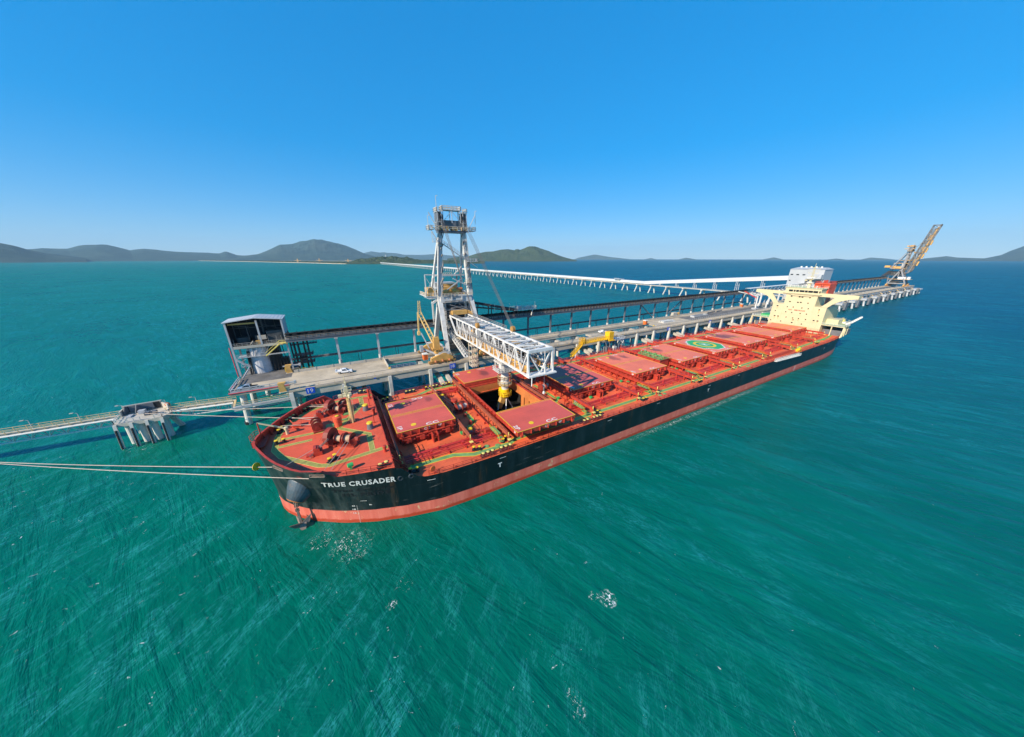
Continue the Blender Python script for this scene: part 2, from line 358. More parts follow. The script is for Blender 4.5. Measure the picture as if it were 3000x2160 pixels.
ridge('hills', [(-260, 745), (-120, 714), (-40, 708), (0, 711.7), (40, 719.7), (83, 731.6), (130, 741), (190, 748), (250, 756)], 10500, 2600, HILLF, 60, 16, seed=1)
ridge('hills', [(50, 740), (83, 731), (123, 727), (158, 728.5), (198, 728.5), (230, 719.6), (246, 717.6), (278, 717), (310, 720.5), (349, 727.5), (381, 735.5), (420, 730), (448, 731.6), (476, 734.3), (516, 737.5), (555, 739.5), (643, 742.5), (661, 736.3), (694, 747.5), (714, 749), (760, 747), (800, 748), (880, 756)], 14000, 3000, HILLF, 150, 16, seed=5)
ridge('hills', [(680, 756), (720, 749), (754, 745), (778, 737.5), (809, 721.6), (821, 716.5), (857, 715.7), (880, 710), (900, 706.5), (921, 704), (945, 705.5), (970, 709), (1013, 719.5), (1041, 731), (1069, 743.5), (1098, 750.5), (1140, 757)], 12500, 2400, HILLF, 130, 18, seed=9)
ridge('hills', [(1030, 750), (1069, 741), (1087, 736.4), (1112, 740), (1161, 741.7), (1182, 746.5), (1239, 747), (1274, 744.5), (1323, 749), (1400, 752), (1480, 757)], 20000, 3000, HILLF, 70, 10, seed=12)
ridge('hills', [(1310, 758), (1340, 753), (1369, 752), (1394, 743.5), (1422, 738), (1450, 736.4), (1486, 729.7), (1507, 733), (1524, 732), (1545, 724), (1567, 721.6), (1591, 731), (1620, 741.7), (1648, 752), (1676, 760), (1690, 762)], 7200, 900, HILLN, 120, 20, .13, seed=15, nscale=.0035)
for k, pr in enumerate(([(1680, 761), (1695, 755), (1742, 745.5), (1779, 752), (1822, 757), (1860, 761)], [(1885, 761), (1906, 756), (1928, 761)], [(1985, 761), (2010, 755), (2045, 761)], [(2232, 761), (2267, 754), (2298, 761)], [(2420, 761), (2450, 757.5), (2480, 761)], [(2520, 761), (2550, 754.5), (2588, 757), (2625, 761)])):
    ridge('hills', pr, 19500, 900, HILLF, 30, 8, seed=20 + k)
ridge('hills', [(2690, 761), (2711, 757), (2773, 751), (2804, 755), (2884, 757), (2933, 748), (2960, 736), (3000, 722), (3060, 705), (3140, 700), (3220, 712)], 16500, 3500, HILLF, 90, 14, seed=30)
KN = ridge('hills', [(1005, 774), (1023, 768), (1048, 759.5), (1069, 757), (1083, 757.5), (1098, 753), (1147, 752.2), (1193, 754.8), (1217, 760.5), (1270, 761.2), (1323, 763), (1420, 765)], 3750, 330, HILLN, 160, 26, .22, seed=40, nscale=.012)
# flat coastal plain with a beach edge
shore = [(300, 3480), (238, 3419), (67, 3700), (-100, 4285), (-700, 5850), (-1427, 7579), (-3300, 11900), (-5958, 17869), (-8200, 23000), (5000, 23500), (8200, 21500), (4400, 8100), (3200, 7750), (2300, 8100), (1400, 7300), (800, 5000), (560, 3800), (470, 3480)]
m, nt, b = newmat('coastal_scrub'); p = pos_n(nt)
c = mix(nt, ramp(nt, noise_n(nt, mapping(nt, p, (.004, .004, 1)), 1, 6, .7), .38, .62), (.035, .06, .025), (.17, .16, .09))
nt.links.new(c, b.inputs['Base Color']); b.inputs['Roughness'].default_value = .95
mb = MB(); mb.prism([(x, y, -1) for x, y in shore], (0, 0, 3)); tag(mb.build('coastal_land', m), None, None, kind='structure')
SAND = paint('beach_sand', (.62, .50, .36), .9, .1, .01, spec=.1)
mb = MB(); nvec = []
bp = [Vector((x, y, 0)) for x, y in shore[:8]]
for a, b_ in zip(bp[1:], bp[2:]):
    d = (b_ - a).normalized(); n_ = Vector((d.y, -d.x, 0)); n_ = n_ if n_.dot(Vector((-1, -.2, 0))) > 0 else -n_
    k = 22 + 10 * random.random()
    mb.prism([a + n_ * k, b_ + n_ * k, b_ - n_ * 30, a - n_ * 30], (0, 0, 3.2))
a, b_ = Vector((1400, 7280, 0)), Vector((3200, 7730, 0)); mb.prism([a + Vector((10, -35, 0)), b_ + Vector((10, -35, 0)), b_ + Vector((0, 30, 0)), a + Vector((0, 30, 0))], (0, 0, 3.2))
tag(mb.build('beach', SAND), None, None, kind='structure')
# scrub woodland behind the beach
mb = MB(); rnd = random.Random(3)
for k in range(2600):
    t = rnd.random() ** 1.5; i = t * 5.0; j = int(i); a, b_ = bp[2 + min(j, 4)], bp[3 + min(j, 4)]
    P = a.lerp(b_, i - j) + Vector((60 + 420 * rnd.random() ** 2, 25 + 120 * rnd.random(), 0)); s_ = 8 + 14 * rnd.random() + P.length / 1600
    mb.lathe((P.x, P.y, 1), [(s_ * .9, 0), (s_ * (.9 + .3 * rnd.random()), 3), (s_ * .5, 6 + 6 * rnd.random()), (s_ * .15, 9 + 6 * rnd.random())], 6)
tag(mb.build('scrub', HILLN), 'dark green scrub woodland along the distant beach below the big mountain', 'scrub', kind='stuff')
# white tower on the knoll, yard machines on the plain
def far_tower():
    d, s = sight(1130, 752.5); P = Vector((CAMP.x, CAMP.y, 0)) + d * 3750; z = CAMP.z + s * 3750
    t = thing('signal_tower', (P.x, P.y, z - 4), 'small white tower on the green knoll where the long trestle comes ashore', 'tower')
    MB().box(P.x - 4, P.x + 4, P.y - 4, P.y + 4, z - 6, z + 19).build('tower_wall', WHITE, t)
    MB().box(P.x - 5, P.x + 5, P.y - 5, P.y + 5, z + 19, z + 20.5).build('roof', GREY, t)
far_tower()
for k, (px, top, lab) in enumerate(((872, 757.5, 'leftmost'), (936, 757, 'middle'), (1020, 758.5, 'rightmost'))):
    d, s = sight(px, 765); D = 5200; P = Vector((CAMP.x, CAMP.y, 0)) + d * D; hgt = 50 + sight(px, top)[1] * D; q = RT
    t = thing('yard_stacker', (P.x, P.y, 2), lab + ' of three tiny stockyard stackers standing on the plain below the big mountain', 'stacker', 'stockyard stackers on the plain')
    mb = MB(); mb.bar(P - q * 10 + Vector((0, 0, 2)), P + Vector((0, 0, hgt)), 4).bar(P + q * 10 + Vector((0, 0, 2)), P + Vector((0, 0, hgt)), 4).bar(P - q * 10 + Vector((0, 0, 12)), P + q * 10 + Vector((0, 0, 12)), 4); mb.build('tower', TAN, t)
    MB().bar(P - q * 45 + Vector((0, 0, hgt * .55)), P + q * 50 + Vector((0, 0, hgt * .5)), 3.5).build('boom', TAN, t)
    MB().box(P.x - 18, P.x + 18, P.y - 8, P.y + 8, 2, 7).build('chassis', DGREY, t)
# ================================================================== THE BULK CARRIER
WL = [(2.4, 0), (2.55, 1.5), (2.9, 3), (3.4, 4.6), (4.3, 6.4), (6, 8.7), (9.2, 11.8), (14.5, 15.4), (20, 18.2), (26, 20.3), (33, 22.0), (42, 22.5), (236, 22.5), (250, 22.0), (260, 20.9), (270, 18.8), (279, 15.5), (286, 11.5), (289, 9)]
DK = [(0.9, 0), (1.0, 1.2), (1.25, 2.4), (2.3, 4.8), (4.3, 9.0), (6.3, 12.2), (9.3, 16), (13.5, 18.4), (17, 19.4), (21.6, 20.4), (25, 21), (33, 22.3), (40, 22.5), (246, 22.5), (258, 22.0), (270, 20.6), (280, 18.4), (289, 15.5)]
FZ, MZ, BZ, HZ = 13.2, 9.45, 15.0, 13.18       # forecastle deck, main deck, bulwark top, hatch cover top
XE = 289.0
def blend(z): return max(0, min(1, (z - 3.5) / 11.5)) ** 1.3
def bowx(z): return 2.4 * (1 - blend(z)) + .9 * blend(z)
def hbt(T, u):
    return interp(T, T[0][0] + u)
def hb(x, z):
    """hull half-breadth at station x and height z"""
    t = blend(z)
    if x <= bowx(z): return 0.0
    if x < 30:
        u = (x - bowx(z)) * 1.0
        return (1 - t) * hbt(WL, u) + t * hbt(DK, u)
    return (1 - t) * interp(WL, x) + t * interp(DK, x)
def hull_top(x):
    if x < 13.2: return BZ
    if x < 15.2: return BZ + (FZ - BZ) * (x - 13.2) / 2.0
    if x < 25.6: return FZ
    if x < 31: t = (x - 25.6) / 5.4; return FZ + (MZ - FZ) * (1 - (1 - t) ** 2)
    return MZ
SHIP = thing('bulk_carrier', (0, 0, 0), 'long black and red bulk carrier moored alongside, with nine pairs of pinkish hatch covers', 'ship')
def hull_material():
    m, nt, b = newmat('hull_paint'); p = pos_n(nt)
    sep = N(nt, 'ShaderNodeSeparateXYZ'); nt.links.new(p, sep.inputs[0]); z, x = sep.outputs[2], sep.outputs[0]
    vert = noise_n(nt, mapping(nt, p, (.5, .5, .05)), 1, 6, .7); fine = noise_n(nt, p, .9, 6, .7); patch = noise_n(nt, mapping(nt, p, (.10, .10, .25)), 1, 4, .6)
    blk = mix(nt, ramp(nt, patch, .35, .7), (.0020, .0048, .0075), (.004, .010, .0145))
    blk = mix(nt, mth(nt, 'MULTIPLY', ramp(nt, vert, .50, .70), .6), blk, (.020, .034, .042))
    # paint lighter and greyer toward the bow in vertical streaks, and rust runs
    bow = N(nt, 'ShaderNodeMapRange'); bow.inputs[1].default_value = 26; bow.inputs[2].default_value = 10; nt.links.new(x, bow.inputs[0])
    blk = mix(nt, mth(nt, 'MULTIPLY', bow.outputs[0], mth(nt, 'MULTIPLY', ramp(nt, vert, .42, .68), .8)), blk, (.075, .085, .075))
    rn = noise_n(nt, mapping(nt, p, (.35, .35, .03), loc=(5, 0, 0)), 1, 5, .75)
    blk = mix(nt, mth(nt, 'MULTIPLY', ramp(nt, rn, .58, .68), .6), blk, (.075, .04, .02))
    sc = noise_n(nt, mapping(nt, p, (.12, .12, 1.6)), 1, 8, .8, .6)
    blk = mix(nt, mth(nt, 'MULTIPLY', ramp(nt, sc, .60, .65), .6), blk, (.16, .15, .135))
    red = mix(nt, ramp(nt, vert, .35, .7), (.70, .18, .125), (.52, .085, .055))
    red = mix(nt, mth(nt, 'MULTIPLY', ramp(nt, noise_n(nt, p, .55, 8, .75, .5), .60, .64), .8), red, (.62, .46, .25))
    low = mth(nt, 'ADD', z, mth(nt, 'MULTIPLY', fine, .8))
    wet = N(nt, 'ShaderNodeMapRange'); wet.inputs[1].default_value = 1.35; wet.inputs[2].default_value = 1.0; nt.links.new(low, wet.inputs[0])
    red = mix(nt, wet.outputs[0], red, (.42, .05, .02))
    c = mix(nt, mth(nt, 'GREATER_THAN', mth(nt, 'ADD', z, mth(nt, 'MULTIPLY', mth(nt, 'SUBTRACT', fine, .5), .16)), 3.1), red, blk)
    nt.links.new(c, b.inputs['Base Color']); b.inputs['Roughness'].default_value = .38; b.inputs['Specular IOR Level'].default_value = .45
    bp = N(nt, 'ShaderNodeBump'); bp.inputs['Strength'].default_value = .25; bp.inputs['Distance'].default_value = .25
    nt.links.new(noise_n(nt, mapping(nt, p, (.35, .35, .35)), 1, 3, .5), bp.inputs['Height']); nt.links.new(bp.outputs[0], b.inputs['Normal'])
    return m
HULLM = hull_material()
us = [0, .12, .35, .7, 1.1, 1.6, 2.2, 3, 4, 5, 6.2, 7.5, 9, 10.5, 12, 13.2, 14.2, 15.2, 17, 19, 21, 23, 25, 26, 27, 28, 29, 30]
xs_far = [31, 33, 36, 40, 48, 60, 90, 130, 170, 210, 236, 246, 252, 258, 264, 270, 275, 280, 284.5, 289]
mb = MB(); NZ = 12
def colpts(k, side):
    out = []
    for j in range(NZ + 1):
        if k < len(us):
            xr = us[k] * 30.1 / 30.1 + .9; top = hull_top(xr); zz = -4 + (top + 4) * j / NZ; x = us[k] + bowx(zz) * max(0, 1 - us[k] / 30) + .9 * min(1, us[k] / 30)
        else:
            x = xs_far[k - len(us)]; top = hull_top(x); zz = -4 + (top + 4) * j / NZ
        out.append((x, side * hb(x, zz), zz))
    return out
NK = len(us) + len(xs_far)
for side in (-1, 1):
    vs = [];
    for k in range(NK): vs += colpts(k, side)
    fs = [(k * (NZ + 1) + j, (k + 1) * (NZ + 1) + j, (k + 1) * (NZ + 1) + j + 1, k * (NZ + 1) + j + 1) for k in range(NK - 1) for j in range(NZ)]
    mb.add(vs, fs)
a, b_ = colpts(NK - 1, -1), colpts(NK - 1, 1)
mb.add(a + b_, [(j, j + 1, NZ + 2 + j, NZ + 1 + j) for j in range(NZ)])
HULL = mb.build('hull', HULLM, SHIP, smooth=False)
bm = bmesh.new(); bm.from_mesh(HULL.data); bmesh.ops.remove_doubles(bm, verts=bm.verts, dist=.002); bmesh.ops.recalc_face_normals(bm, faces=bm.faces); bm.to_mesh(HULL.data); bm.free()
for pl in HULL.data.polygons: pl.use_smooth = pl.center.x < 60
# painted writing on the hull
def on_hull(mb, vs, fs, x0, z0, width, height, side=-1, mi=0, off=.03, slope=0.0):
    xs = [v[0] for v in vs]; ys = [v[1] for v in vs]; kx = width / (max(xs) - min(xs)); ky = height / (max(ys) - min(ys))
    bm = bmesh.new(); bv = [bm.verts.new(((v[0] - min(xs)) * kx, (v[1] - min(ys)) * ky, 0)) for v in vs]
    for f in fs:
        try: bm.faces.new([bv[i] for i in f])
        except ValueError: pass
    n = int(width / .35)
    for i in range(1, n):
        bmesh.ops.bisect_plane(bm, geom=bm.verts[:] + bm.edges[:] + bm.faces[:], plane_co=(width * i / n, 0, 0), plane_no=(1, 0, 0))
    for i in range(1, 4):
        bmesh.ops.bisect_plane(bm, geom=bm.verts[:] + bm.edges[:] + bm.faces[:], plane_co=(0, height * i / 4, 0), plane_no=(0, 1, 0))
    bm.verts.index_update(); out = []
    for v in bm.verts:
        x = x0 + v.co.x; z = z0 + v.co.y + slope * v.co.x
        out.append((x - off * .5 * (1 if x < 25 else 0), side * (hb(x, z) + off * (1.6 if x < 25 else 1)), z))
    mb.add(out, [[v.index for v in f.verts] for f in bm.faces], mi); bm.free()
mb = MB()
vs, fs = text2d('TRUE CRUSADER', 1, 1.35, .028, 1.12); on_hull(mb, vs, fs, 12.65, 10.62, 12.25, 1.30, off=.07, slope=-.065)
mb.build('ship_name', WHITE, SHIP)
for x in (46.0, 129.2, 235.2):
    mb = MB(); vs, fs = text2d('T', 1, 1.0, .03); on_hull(mb, vs, fs, x, 6.1, 1.05, 1.15); mb.build('tug_mark', WHITE, SHIP)
mb = MB()
for k in range(17):                                             # draught marks
    on_hull(mb, [(0, 0), (1, 0), (1, 1), (0, 1)], [(0, 1, 2, 3)], 17.35, 4.4 - k * .27, .1, .09, off=.06)
for k, s in enumerate(('20', '18', '16')):
    vs, fs = text2d(s, 1, 1, .02); on_hull(mb, vs, fs, 16.55, 4.3 - k * .95, .55, .3, off=.06)
mb.build('draught_scale', WHITE, SHIP); mb = MB(); vs, fs = text2d('BL', 1, 1, .02); on_hull(mb, vs, fs, 19.6, 4.5, .5, .28, off=.06); mb.build('bulb_mark', WHITE, SHIP)
for x in (30.5, 46.5, 80, 101, 129, 149, 190, 240):             # tug and frame ticks under the deck edge
    mb = MB(); on_hull(mb, [(0, 0), (1, 0), (1, 1), (0, 1)], [(0, 1, 2, 3)], x, 8.35, 1.6, .1); mb.build('frame_tick', WHITE, SHIP)
mb = MB(); on_hull(mb, [(0, 0), (1, 0), (1, 1), (0, 1)], [(0, 1, 2, 3)], 18.2, 5.75, 1.1, .08, off=.06)
mb.build('frame_tick', WHITE, SHIP); mb = MB(); on_hull(mb, [(0, 0), (1, 0), (1, 1), (0, 1)], [(0, 1, 2, 3)], 203.6, .3, .45, 2.6)
mb.build('pilot_ladder_mark', WHITE, SHIP)
mb = MB()                                                       # older painted-over name under the present one
vs, fs = text2d('HL PRIDE', 1, 1.35, .05, 1.2); on_hull(mb, vs, fs, 15.4, 7.3, 8.2, .85, off=.05, slope=-.04)
vs, fs = text2d('True Crusader', 1, 1.35, .05, 1.2); on_hull(mb, vs, fs, 13.9, 8.75, 10.6, .8, off=.05, slope=-.05)
mb.build('overpainted_lettering', FTEXT, SHIP)
# decks -------------------------------------------------------------
def outline(x0, x1, z, inset=0, step=1.0):
    xs = []; x = x0
    while x < x1 - 1e-6: xs.append(x); x += step
    xs.append(x1)
    return [(x, -max(0, hb(x, z) - inset), z) for x in xs] + [(x, max(0, hb(x, z) - inset), z) for x in reversed(xs)]
mb = MB(); mb.poly(outline(bowx(FZ) + .05, 25, FZ, .05, .5)); mb.build('forecastle_deck', FRED, SHIP)
mb = MB(); zs_ = [MZ, 10.4, 11.4, 12.4, FZ - .02]; mb.prism([(24.8, -hb(25, z) + .12, z) for z in zs_] + [(24.8, hb(25, z) - .12, z) for z in reversed(zs_)], (.2, 0, 0)); mb.build('forecastle_bulkhead', SKIRT, SHIP)
HX = {1: (27.6, 41.4), 2: (51.5, 68.5), 3: (78.2, 94.8), 4: (105.8, 122.9), 5: (132.5, 149.6), 6: (156.2, 173.3), 7: (182.5, 200.8), 8: (210.0, 229.0), 9: (236.8, 253.6)}
HW = {1: 8.63, 9: 8.2}
mb = MB()
def deckstrip(x0, x1, ya=None, yb=None):
    n = max(1, int((x1 - x0) / 3)); xs = [x0 + (x1 - x0) * i / n for i in range(n + 1)]
    lo = [(x, ya if ya is not None else -(hb(x, MZ) - .05), MZ) for x in xs]; hi = [(x, yb if yb is not None else hb(x, MZ) - .05, MZ) for x in xs]
    mb.add(lo + hi, [(i, i + 1, n + 1 + i + 1, n + 1 + i) for i in range(n)])
deckstrip(25, 52.3); deckstrip(52.3, 67.7, None, -9.9); deckstrip(52.3, 67.7, 9.9, None); deckstrip(67.7, XE)
mb.build('main_deck', RED, SHIP)
# bulwark round the bow, with stays
mb = MB(); pts = [.0, .12, .35, .7, 1.1, 1.6, 2.2, 3, 4, 5, 6.2, 7.5, 9, 10.5, 11.5, 12.3, 14.3]
for side in (-1, 1):
    prev = None
    for u in pts:
        x = .9 + u; zt = hull_top(x); ho, hz = hb(x, zt), hb(x, FZ)
        o = (x - .02, side * (ho + .03), zt + .02); i = (x + .28, side * max(0, ho - .28), zt + .02); l = (x + .30, side * max(0, hb(x + .3, FZ) - .14), FZ + .01)
        if prev: mb.add([prev[0], o, prev[1], i, prev[2], l], [(0, 1, 3, 2), (2, 3, 5, 4)])
        prev = (o, i, l)
    for u in [k * .85 + .6 for k in range(14)]:
        x = .9 + u; yy = hb(x + .4, FZ) - .25
        if yy < .5: continue
        n_ = Vector((.75, -side * .66, 0)); P = Vector((x + .4, side * yy, FZ)); T = Vector((-n_.y, n_.x, 0)) * .04
        mb.prism([P - T, P + n_ * .9 - T, P - T + Vector((0, 0, 1.5))], T * 2)
mb.build('bulwark', SKIRT, SHIP)
# green walkways with yellow edges, painted on the decks
def stripe(mb, pts, wd, z, ew=.15):
    """continuous painted lane: green middle (0), yellow edges (1)"""
    P = [Vector((x, y, z)) for x, y in pts]; L, Rr = [], []
    for i, p in enumerate(P):
        d0 = (P[i] - P[i - 1]).normalized() if i else (P[1] - P[0]).normalized(); d1 = (P[i + 1] - P[i]).normalized() if i < len(P) - 1 else d0
        d = (d0 + d1).normalized(); n_ = Vector((-d.y, d.x, 0)) / max(.5, math.sqrt((1 + d0.dot(d1)) / 2)); L.append(p + n_ * wd / 2); Rr.append(p - n_ * wd / 2)
    for a, b, dz, mi in ((L, Rr, 0, 0),):
        for i in range(len(P) - 1): mb.add([a[i], a[i + 1], b[i + 1], b[i]], [(0, 1, 2, 3)], mi)
    up = Vector((0, 0, .012))
    for E_ in (L, Rr):
        for i in range(len(P) - 1): mb.bar(E_[i] + up, E_[i + 1] + up, ew, .01, 1)
mb = MB(); z = MZ + .015
stripe(mb, [(28.3, -17.2), (37.5, -17.6), (41.6, -19.6), (50.3, -19.9), (52.6, -18.9), (60, -18.7), (174, -18.6)], 1.25, z)
stripe(mb, [(206, -18.8), (252, -18.4), (266, -16.5)], 1.25, z)
stripe(mb, [(28, 17.2), (38, 17.8), (42, 20.1), (50, 20.2), (53, 19.2), (250, 19.2)], 1.25, z)
for xx in (47.2, 75.0): stripe(mb, [(xx, -6), (xx, 6.5)], 1.0, z); stripe(mb, [(xx + .5, -6), (xx - 4, -9.8)], .9, z)
for xx in (76.8, 104, 131, 180): stripe(mb, [(xx, -17.9), (xx, -15.6)], 1.0, z)
mb.build('deck_walkway', [GREEN, YEL], SHIP)
mb = MB(); z = FZ + .015; OLIVE = paint('olive_lane_paint', (.30, .30, .075), .6, .25, 1.2, rust=.6, rustcol=(.3, .12, .05))
EW = .07
stripe(mb, [(4.3, 3.2), (4.4, -2.9), (6.0, -6.4), (12.6, -13.2), (14.3, -14.0), (25, -13.0)], 1.05, z, EW)
stripe(mb, [(4.3, 3.0), (5.0, 7.0), (9.2, 13.6), (15.7, 16.6), (25, 16.6)], 1.05, z, EW)
stripe(mb, [(22.0, -13.2), (22.0, -5.6), (16.2, .4)], 1.0, z + .004, EW); stripe(mb, [(22.0, 16.4), (22.0, 11.0), (16.2, .6)], 1.0, z + .004, EW); stripe(mb, [(5.0, 1.2), (16.0, .5)], .9, z + .004, EW); stripe(mb, [(4.9, -2.0), (11.0, -2.1)], .8, z, EW)
mb.build('forecastle_walkway', [OLIVE, PYEL], SHIP)
# coamings, covers, rolling tracks ----------------------------------
for k, (x0, x1) in HX.items():
    W = HW.get(k, 10.0) - .5; a, b_ = x0 + .7, x1 - .7; mb = MB(); t = .35; zb = MZ - .02
    if k == 2:
        W = 10.6; zb2 = -1.0
        mb.box(a, a + t, -W, W, zb, 12.0); mb.box(b_ - t, b_, -W, W, zb, 12.0); mb.box(a + t, b_ - t, -W, -W + t, zb, 12.0); mb.box(a + t, b_ - t, W - t, W, zb, 12.0)
        zl = 8.9
        mb.box(a + t - .02, a + t + .06, -W + .1, W - .1, zl, 11.6, 1); mb.box(b_ - t - .06, b_ - t + .02, -W + .1, W - .1, zl, 11.6, 1)
        mb.box(a + t, b_ - t, -W + t, -W + t + .06, zl, 11.6, 1); mb.box(a + t, b_ - t, W - t - .06, W - t, zl, 11.6, 1)
        for y0_, y1_, z0_ in ((-4.5, -2.2, 2.5), (-1.6, .6, 2.8), (1.3, 3.0, 4.0)): mb.box(b_ - .2, b_ + .6, y0_, y1_, z0_, 8.9, 1)
    else:
        mb.box(a, b_, -W, W, zb, 11.95)
    n = 9
    for i in range(n):                                          # stays and brackets
        x = a + (b_ - a) * (i + .5) / n
        for s_ in (-1, 1): mb.prism([(x - .06, s_ * W, 11.9), (x - .06, s_ * (W + 1.0), 11.9), (x - .06, s_ * (W + .5), MZ), (x - .06, s_ * W, MZ)], (.12, 0, 0))
    for i in range(10):
        y = -W + 2 * W * (i + .5) / 10
        for xx, d in ((a, -1), (b_, 1)): mb.prism([(xx, y - .06, 11.9), (xx + d * .7, y - .06, 11.9), (xx + d * .4, y - .06, MZ), (xx, y - .06, MZ)], (0, .12, 0))
    for s_ in (-1, 1): mb.box(a - .5, b_ + .5, s_ * (W + .05), s_ * (W + 1.1), 11.72, 11.9)
    for i in range(4):                                          # cleats and hydraulic gear at the rolling side
        xx = a + (b_ - a) * (i + .5) / 4
        for s_ in (-1, 1): mb.box(xx - .5, xx + .5, s_ * (W + .4), s_ * (W + 1.3), 10.4, 11.5); mb.tub((xx - 1.4, s_ * (W + 1.0), 11.3), (xx + 1.4, s_ * (W + 1.0), 10.9), .16, 6)
    xx = a + (b_ - a) * .60
    for s_ in (-1, 1): mb.box(xx - .7, xx - .45, s_ * (W + 1), s_ * (W + 2.6), MZ, 11.6); mb.box(xx + .45, xx + .7, s_ * (W + 1), s_ * (W + 2.6), MZ, 11.6); mb.box(xx - .7, xx + .7, s_ * (W + 2.2), s_ * (W + 2.5), 10.9, 11.2)
    mb.build('hatch_coaming', [SKIRT, ORUST], SHIP)
    if k == 2:
        mb = MB(); mb.box(47.5, 47.7, -20, 20, -2, 9.3); mb.box(72.3, 72.5, -20, 20, -2, 9.3); mb.box(47.7, 72.3, -20, -19.8, -2, 9.3); mb.box(47.7, 72.3, 19.8, 20, -2, 9.3); mb.box(47.5, 72.5, -20, 20, -2.2, -2)
        mb.build('hold_wall', COAL, SHIP)  # black stands for coal dust and the hold's shade in one colour
    Wc = HW.get(k, 10.0)
    for s_ in (-1, 1):
        ya, yb = (s_ * .03, s_ * Wc) if k != 2 else ((-11.0, -21.9) if s_ < 0 else (11.2, 22.1))
        lo, hi = min(ya, yb), max(ya, yb)
        mb = MB(); mb.box(x0, x1, lo, hi, 12.05, HZ, 1); mb.add([(x0, lo, HZ + .004), (x1, lo, HZ + .004), (x1, hi, HZ + .004), (x0, hi, HZ + .004)], [(0, 1, 2, 3)], 0)
        for i in range(7):
            xx = x0 + (x1 - x0) * (i + .5) / 7; mb.prism([(xx - .08, yb, HZ - .15), (xx - .08, yb + s_ * .35, HZ - .3), (xx - .08, yb + s_ * .3, 12.0), (xx - .08, yb, 11.9)], (.16, 0, 0), 1)
        for xx in (x0 + 1, x1 - 1): mb.box(xx - .3, xx + .3, yb, yb + s_ * .5, 11.75, 12.4, 1)
        for i in range(8):
            yy = lo + (hi - lo) * (i + .5) / 8
            mb.box(x0 - .09, x0, yy - .09, yy + .09, 12.1, HZ - .1, 1); mb.box(x1, x1 + .09, yy - .09, yy + .09, 12.1, HZ - .1, 1)
        cov = mb.build('hatch_cover', [HATCH if k < 4 else HATCHB, SKIRT], SHIP)
        mb = MB(); zz = HZ + .02; e = .14
        for p, q in (((x0, lo), (x1, lo)), ((x0, hi), (x1, hi)), ((x0, lo), (x0, hi)), ((x1, lo), (x1, hi))): mb.bar((p[0], p[1], zz), (q[0], q[1], zz), e if k < 4 else .12, .03)
        if k != 2:
            mb.box(x0, x1, s_ * .55 - .04, s_ * .55 + .04, HZ + .008, HZ + .016)
        else: mb.box(x0, x1, ya + s_ * .55 - .05, ya + s_ * .55 + .05, HZ + .008, HZ + .016)
        cx, cy = x0 + (x1 - x0) * .30, yb - s_ * 2.2
        if k == 6: cx = x1 - 2.0
        mb.tub((cx, cy, HZ), (cx, cy, HZ + .05), .62, 18)
        mb.build('cover_line', YEL, cov)
        mb = MB(); sy = s_
        tx = 1.25 if k < 3 else 1.0
        put_text(mb, '%d%s' % (k, 'P' if s_ < 0 else 'S'), 1.5, (x0 + .95, yb - s_ * 2.0, HZ + .012), (0, -1, 0), (1, 0, 0), 1.3, .03)
        put_text(mb, 'CC', 1.55, (x0 + (x1 - x0) * .60, yb - s_ * .95, HZ + .012), (-s_, 0, 0), (0, -s_, 0), 1.45, .03)
        put_text(mb, 'CC', .8, (x0 + (x1 - x0) * .49, yb + s_ * .02, 12.6), (-s_, 0, 0), (0, 0, 1), 1.3, .02)
        put_text(mb, '%d%s' % (k, 'P' if s_ < 0 else 'S'), .7, (x0 - .012, yb - s_ * 1.2, 12.65), (0, -1, 0), (0, 0, 1), 1.3, .02)
        put_text(mb, '%d%s' % (k, 'P' if s_ < 0 else 'S'), .7, (x0 + (x1 - x0) * .72, yb + s_ * .02, 12.6), (-s_, 0, 0), (0, 0, 1), 1.3, .02)
        mb.build('cover_lettering', WHITE, cov)
        if k == 6:
            mb = MB(); cxh, zz = 164.9, HZ + .02
            oc = [(163.0, 7.4), (167.4, 7.4), (171.8, 3.4), (171.8, -3.4), (167.4, -7.4), (162.4, -7.4), (158.0, -3.4), (158.0, 3.4)]
            def half(pts, zz, mi):
                cl = []
                n = len(pts)
                for i in range(n):
                    a2, c2 = pts[i], pts[(i + 1) % n]; ia, ic = a2[1] * s_ >= 0, c2[1] * s_ >= 0
                    if ia: cl.append((a2[0], a2[1], zz))
                    if ia != ic: tt = a2[1] / (a2[1] - c2[1]); cl.append((a2[0] + (c2[0] - a2[0]) * tt, 0, zz))
                if len(cl) > 2: mb.poly(cl, mi)
            half([(cxh + (x - cxh) * 1.06, y * 1.06) for x, y in oc], zz, 1); half(oc, zz + .006, 0)
            circ = lambda r_: [(cxh + r_ * math.cos(t * math.pi / 24), r_ * math.sin(t * math.pi / 24)) for t in range(48)]
            half(circ(4.7), zz + .012, 2); half(circ(3.6), zz + .018, 0)
            for sx in (-1, 1): half([(cxh + sx * 1.0 - .3, -2.0), (cxh + sx * 1.0 + .3, -2.0), (cxh + sx * 1.0 + .3, 2.0), (cxh + sx * 1.0 - .3, 2.0)], zz + .024, 1)
            half([(cxh - 1, -.3), (cxh + 1, -.3), (cxh + 1, .3), (cxh - 1, .3)], zz + .03, 1)
            if s_ > 0: put_text(mb, 'CRUSADER', 1.3, (159.6, 5.0, zz + .02), (-.72, -1, 0), (1, -.72, 0), 1.0, .03, 1, width=5.2)
            else: put_text(mb, 'TRUE', 1.3, (160.2, -5.1, zz + .02), (.9, -1, 0), (1, .9, 0), 1.0, .03, 1, width=3.4)
            mb.build('helipad_mark', [BGREEN, WHITE, YEL], cov)
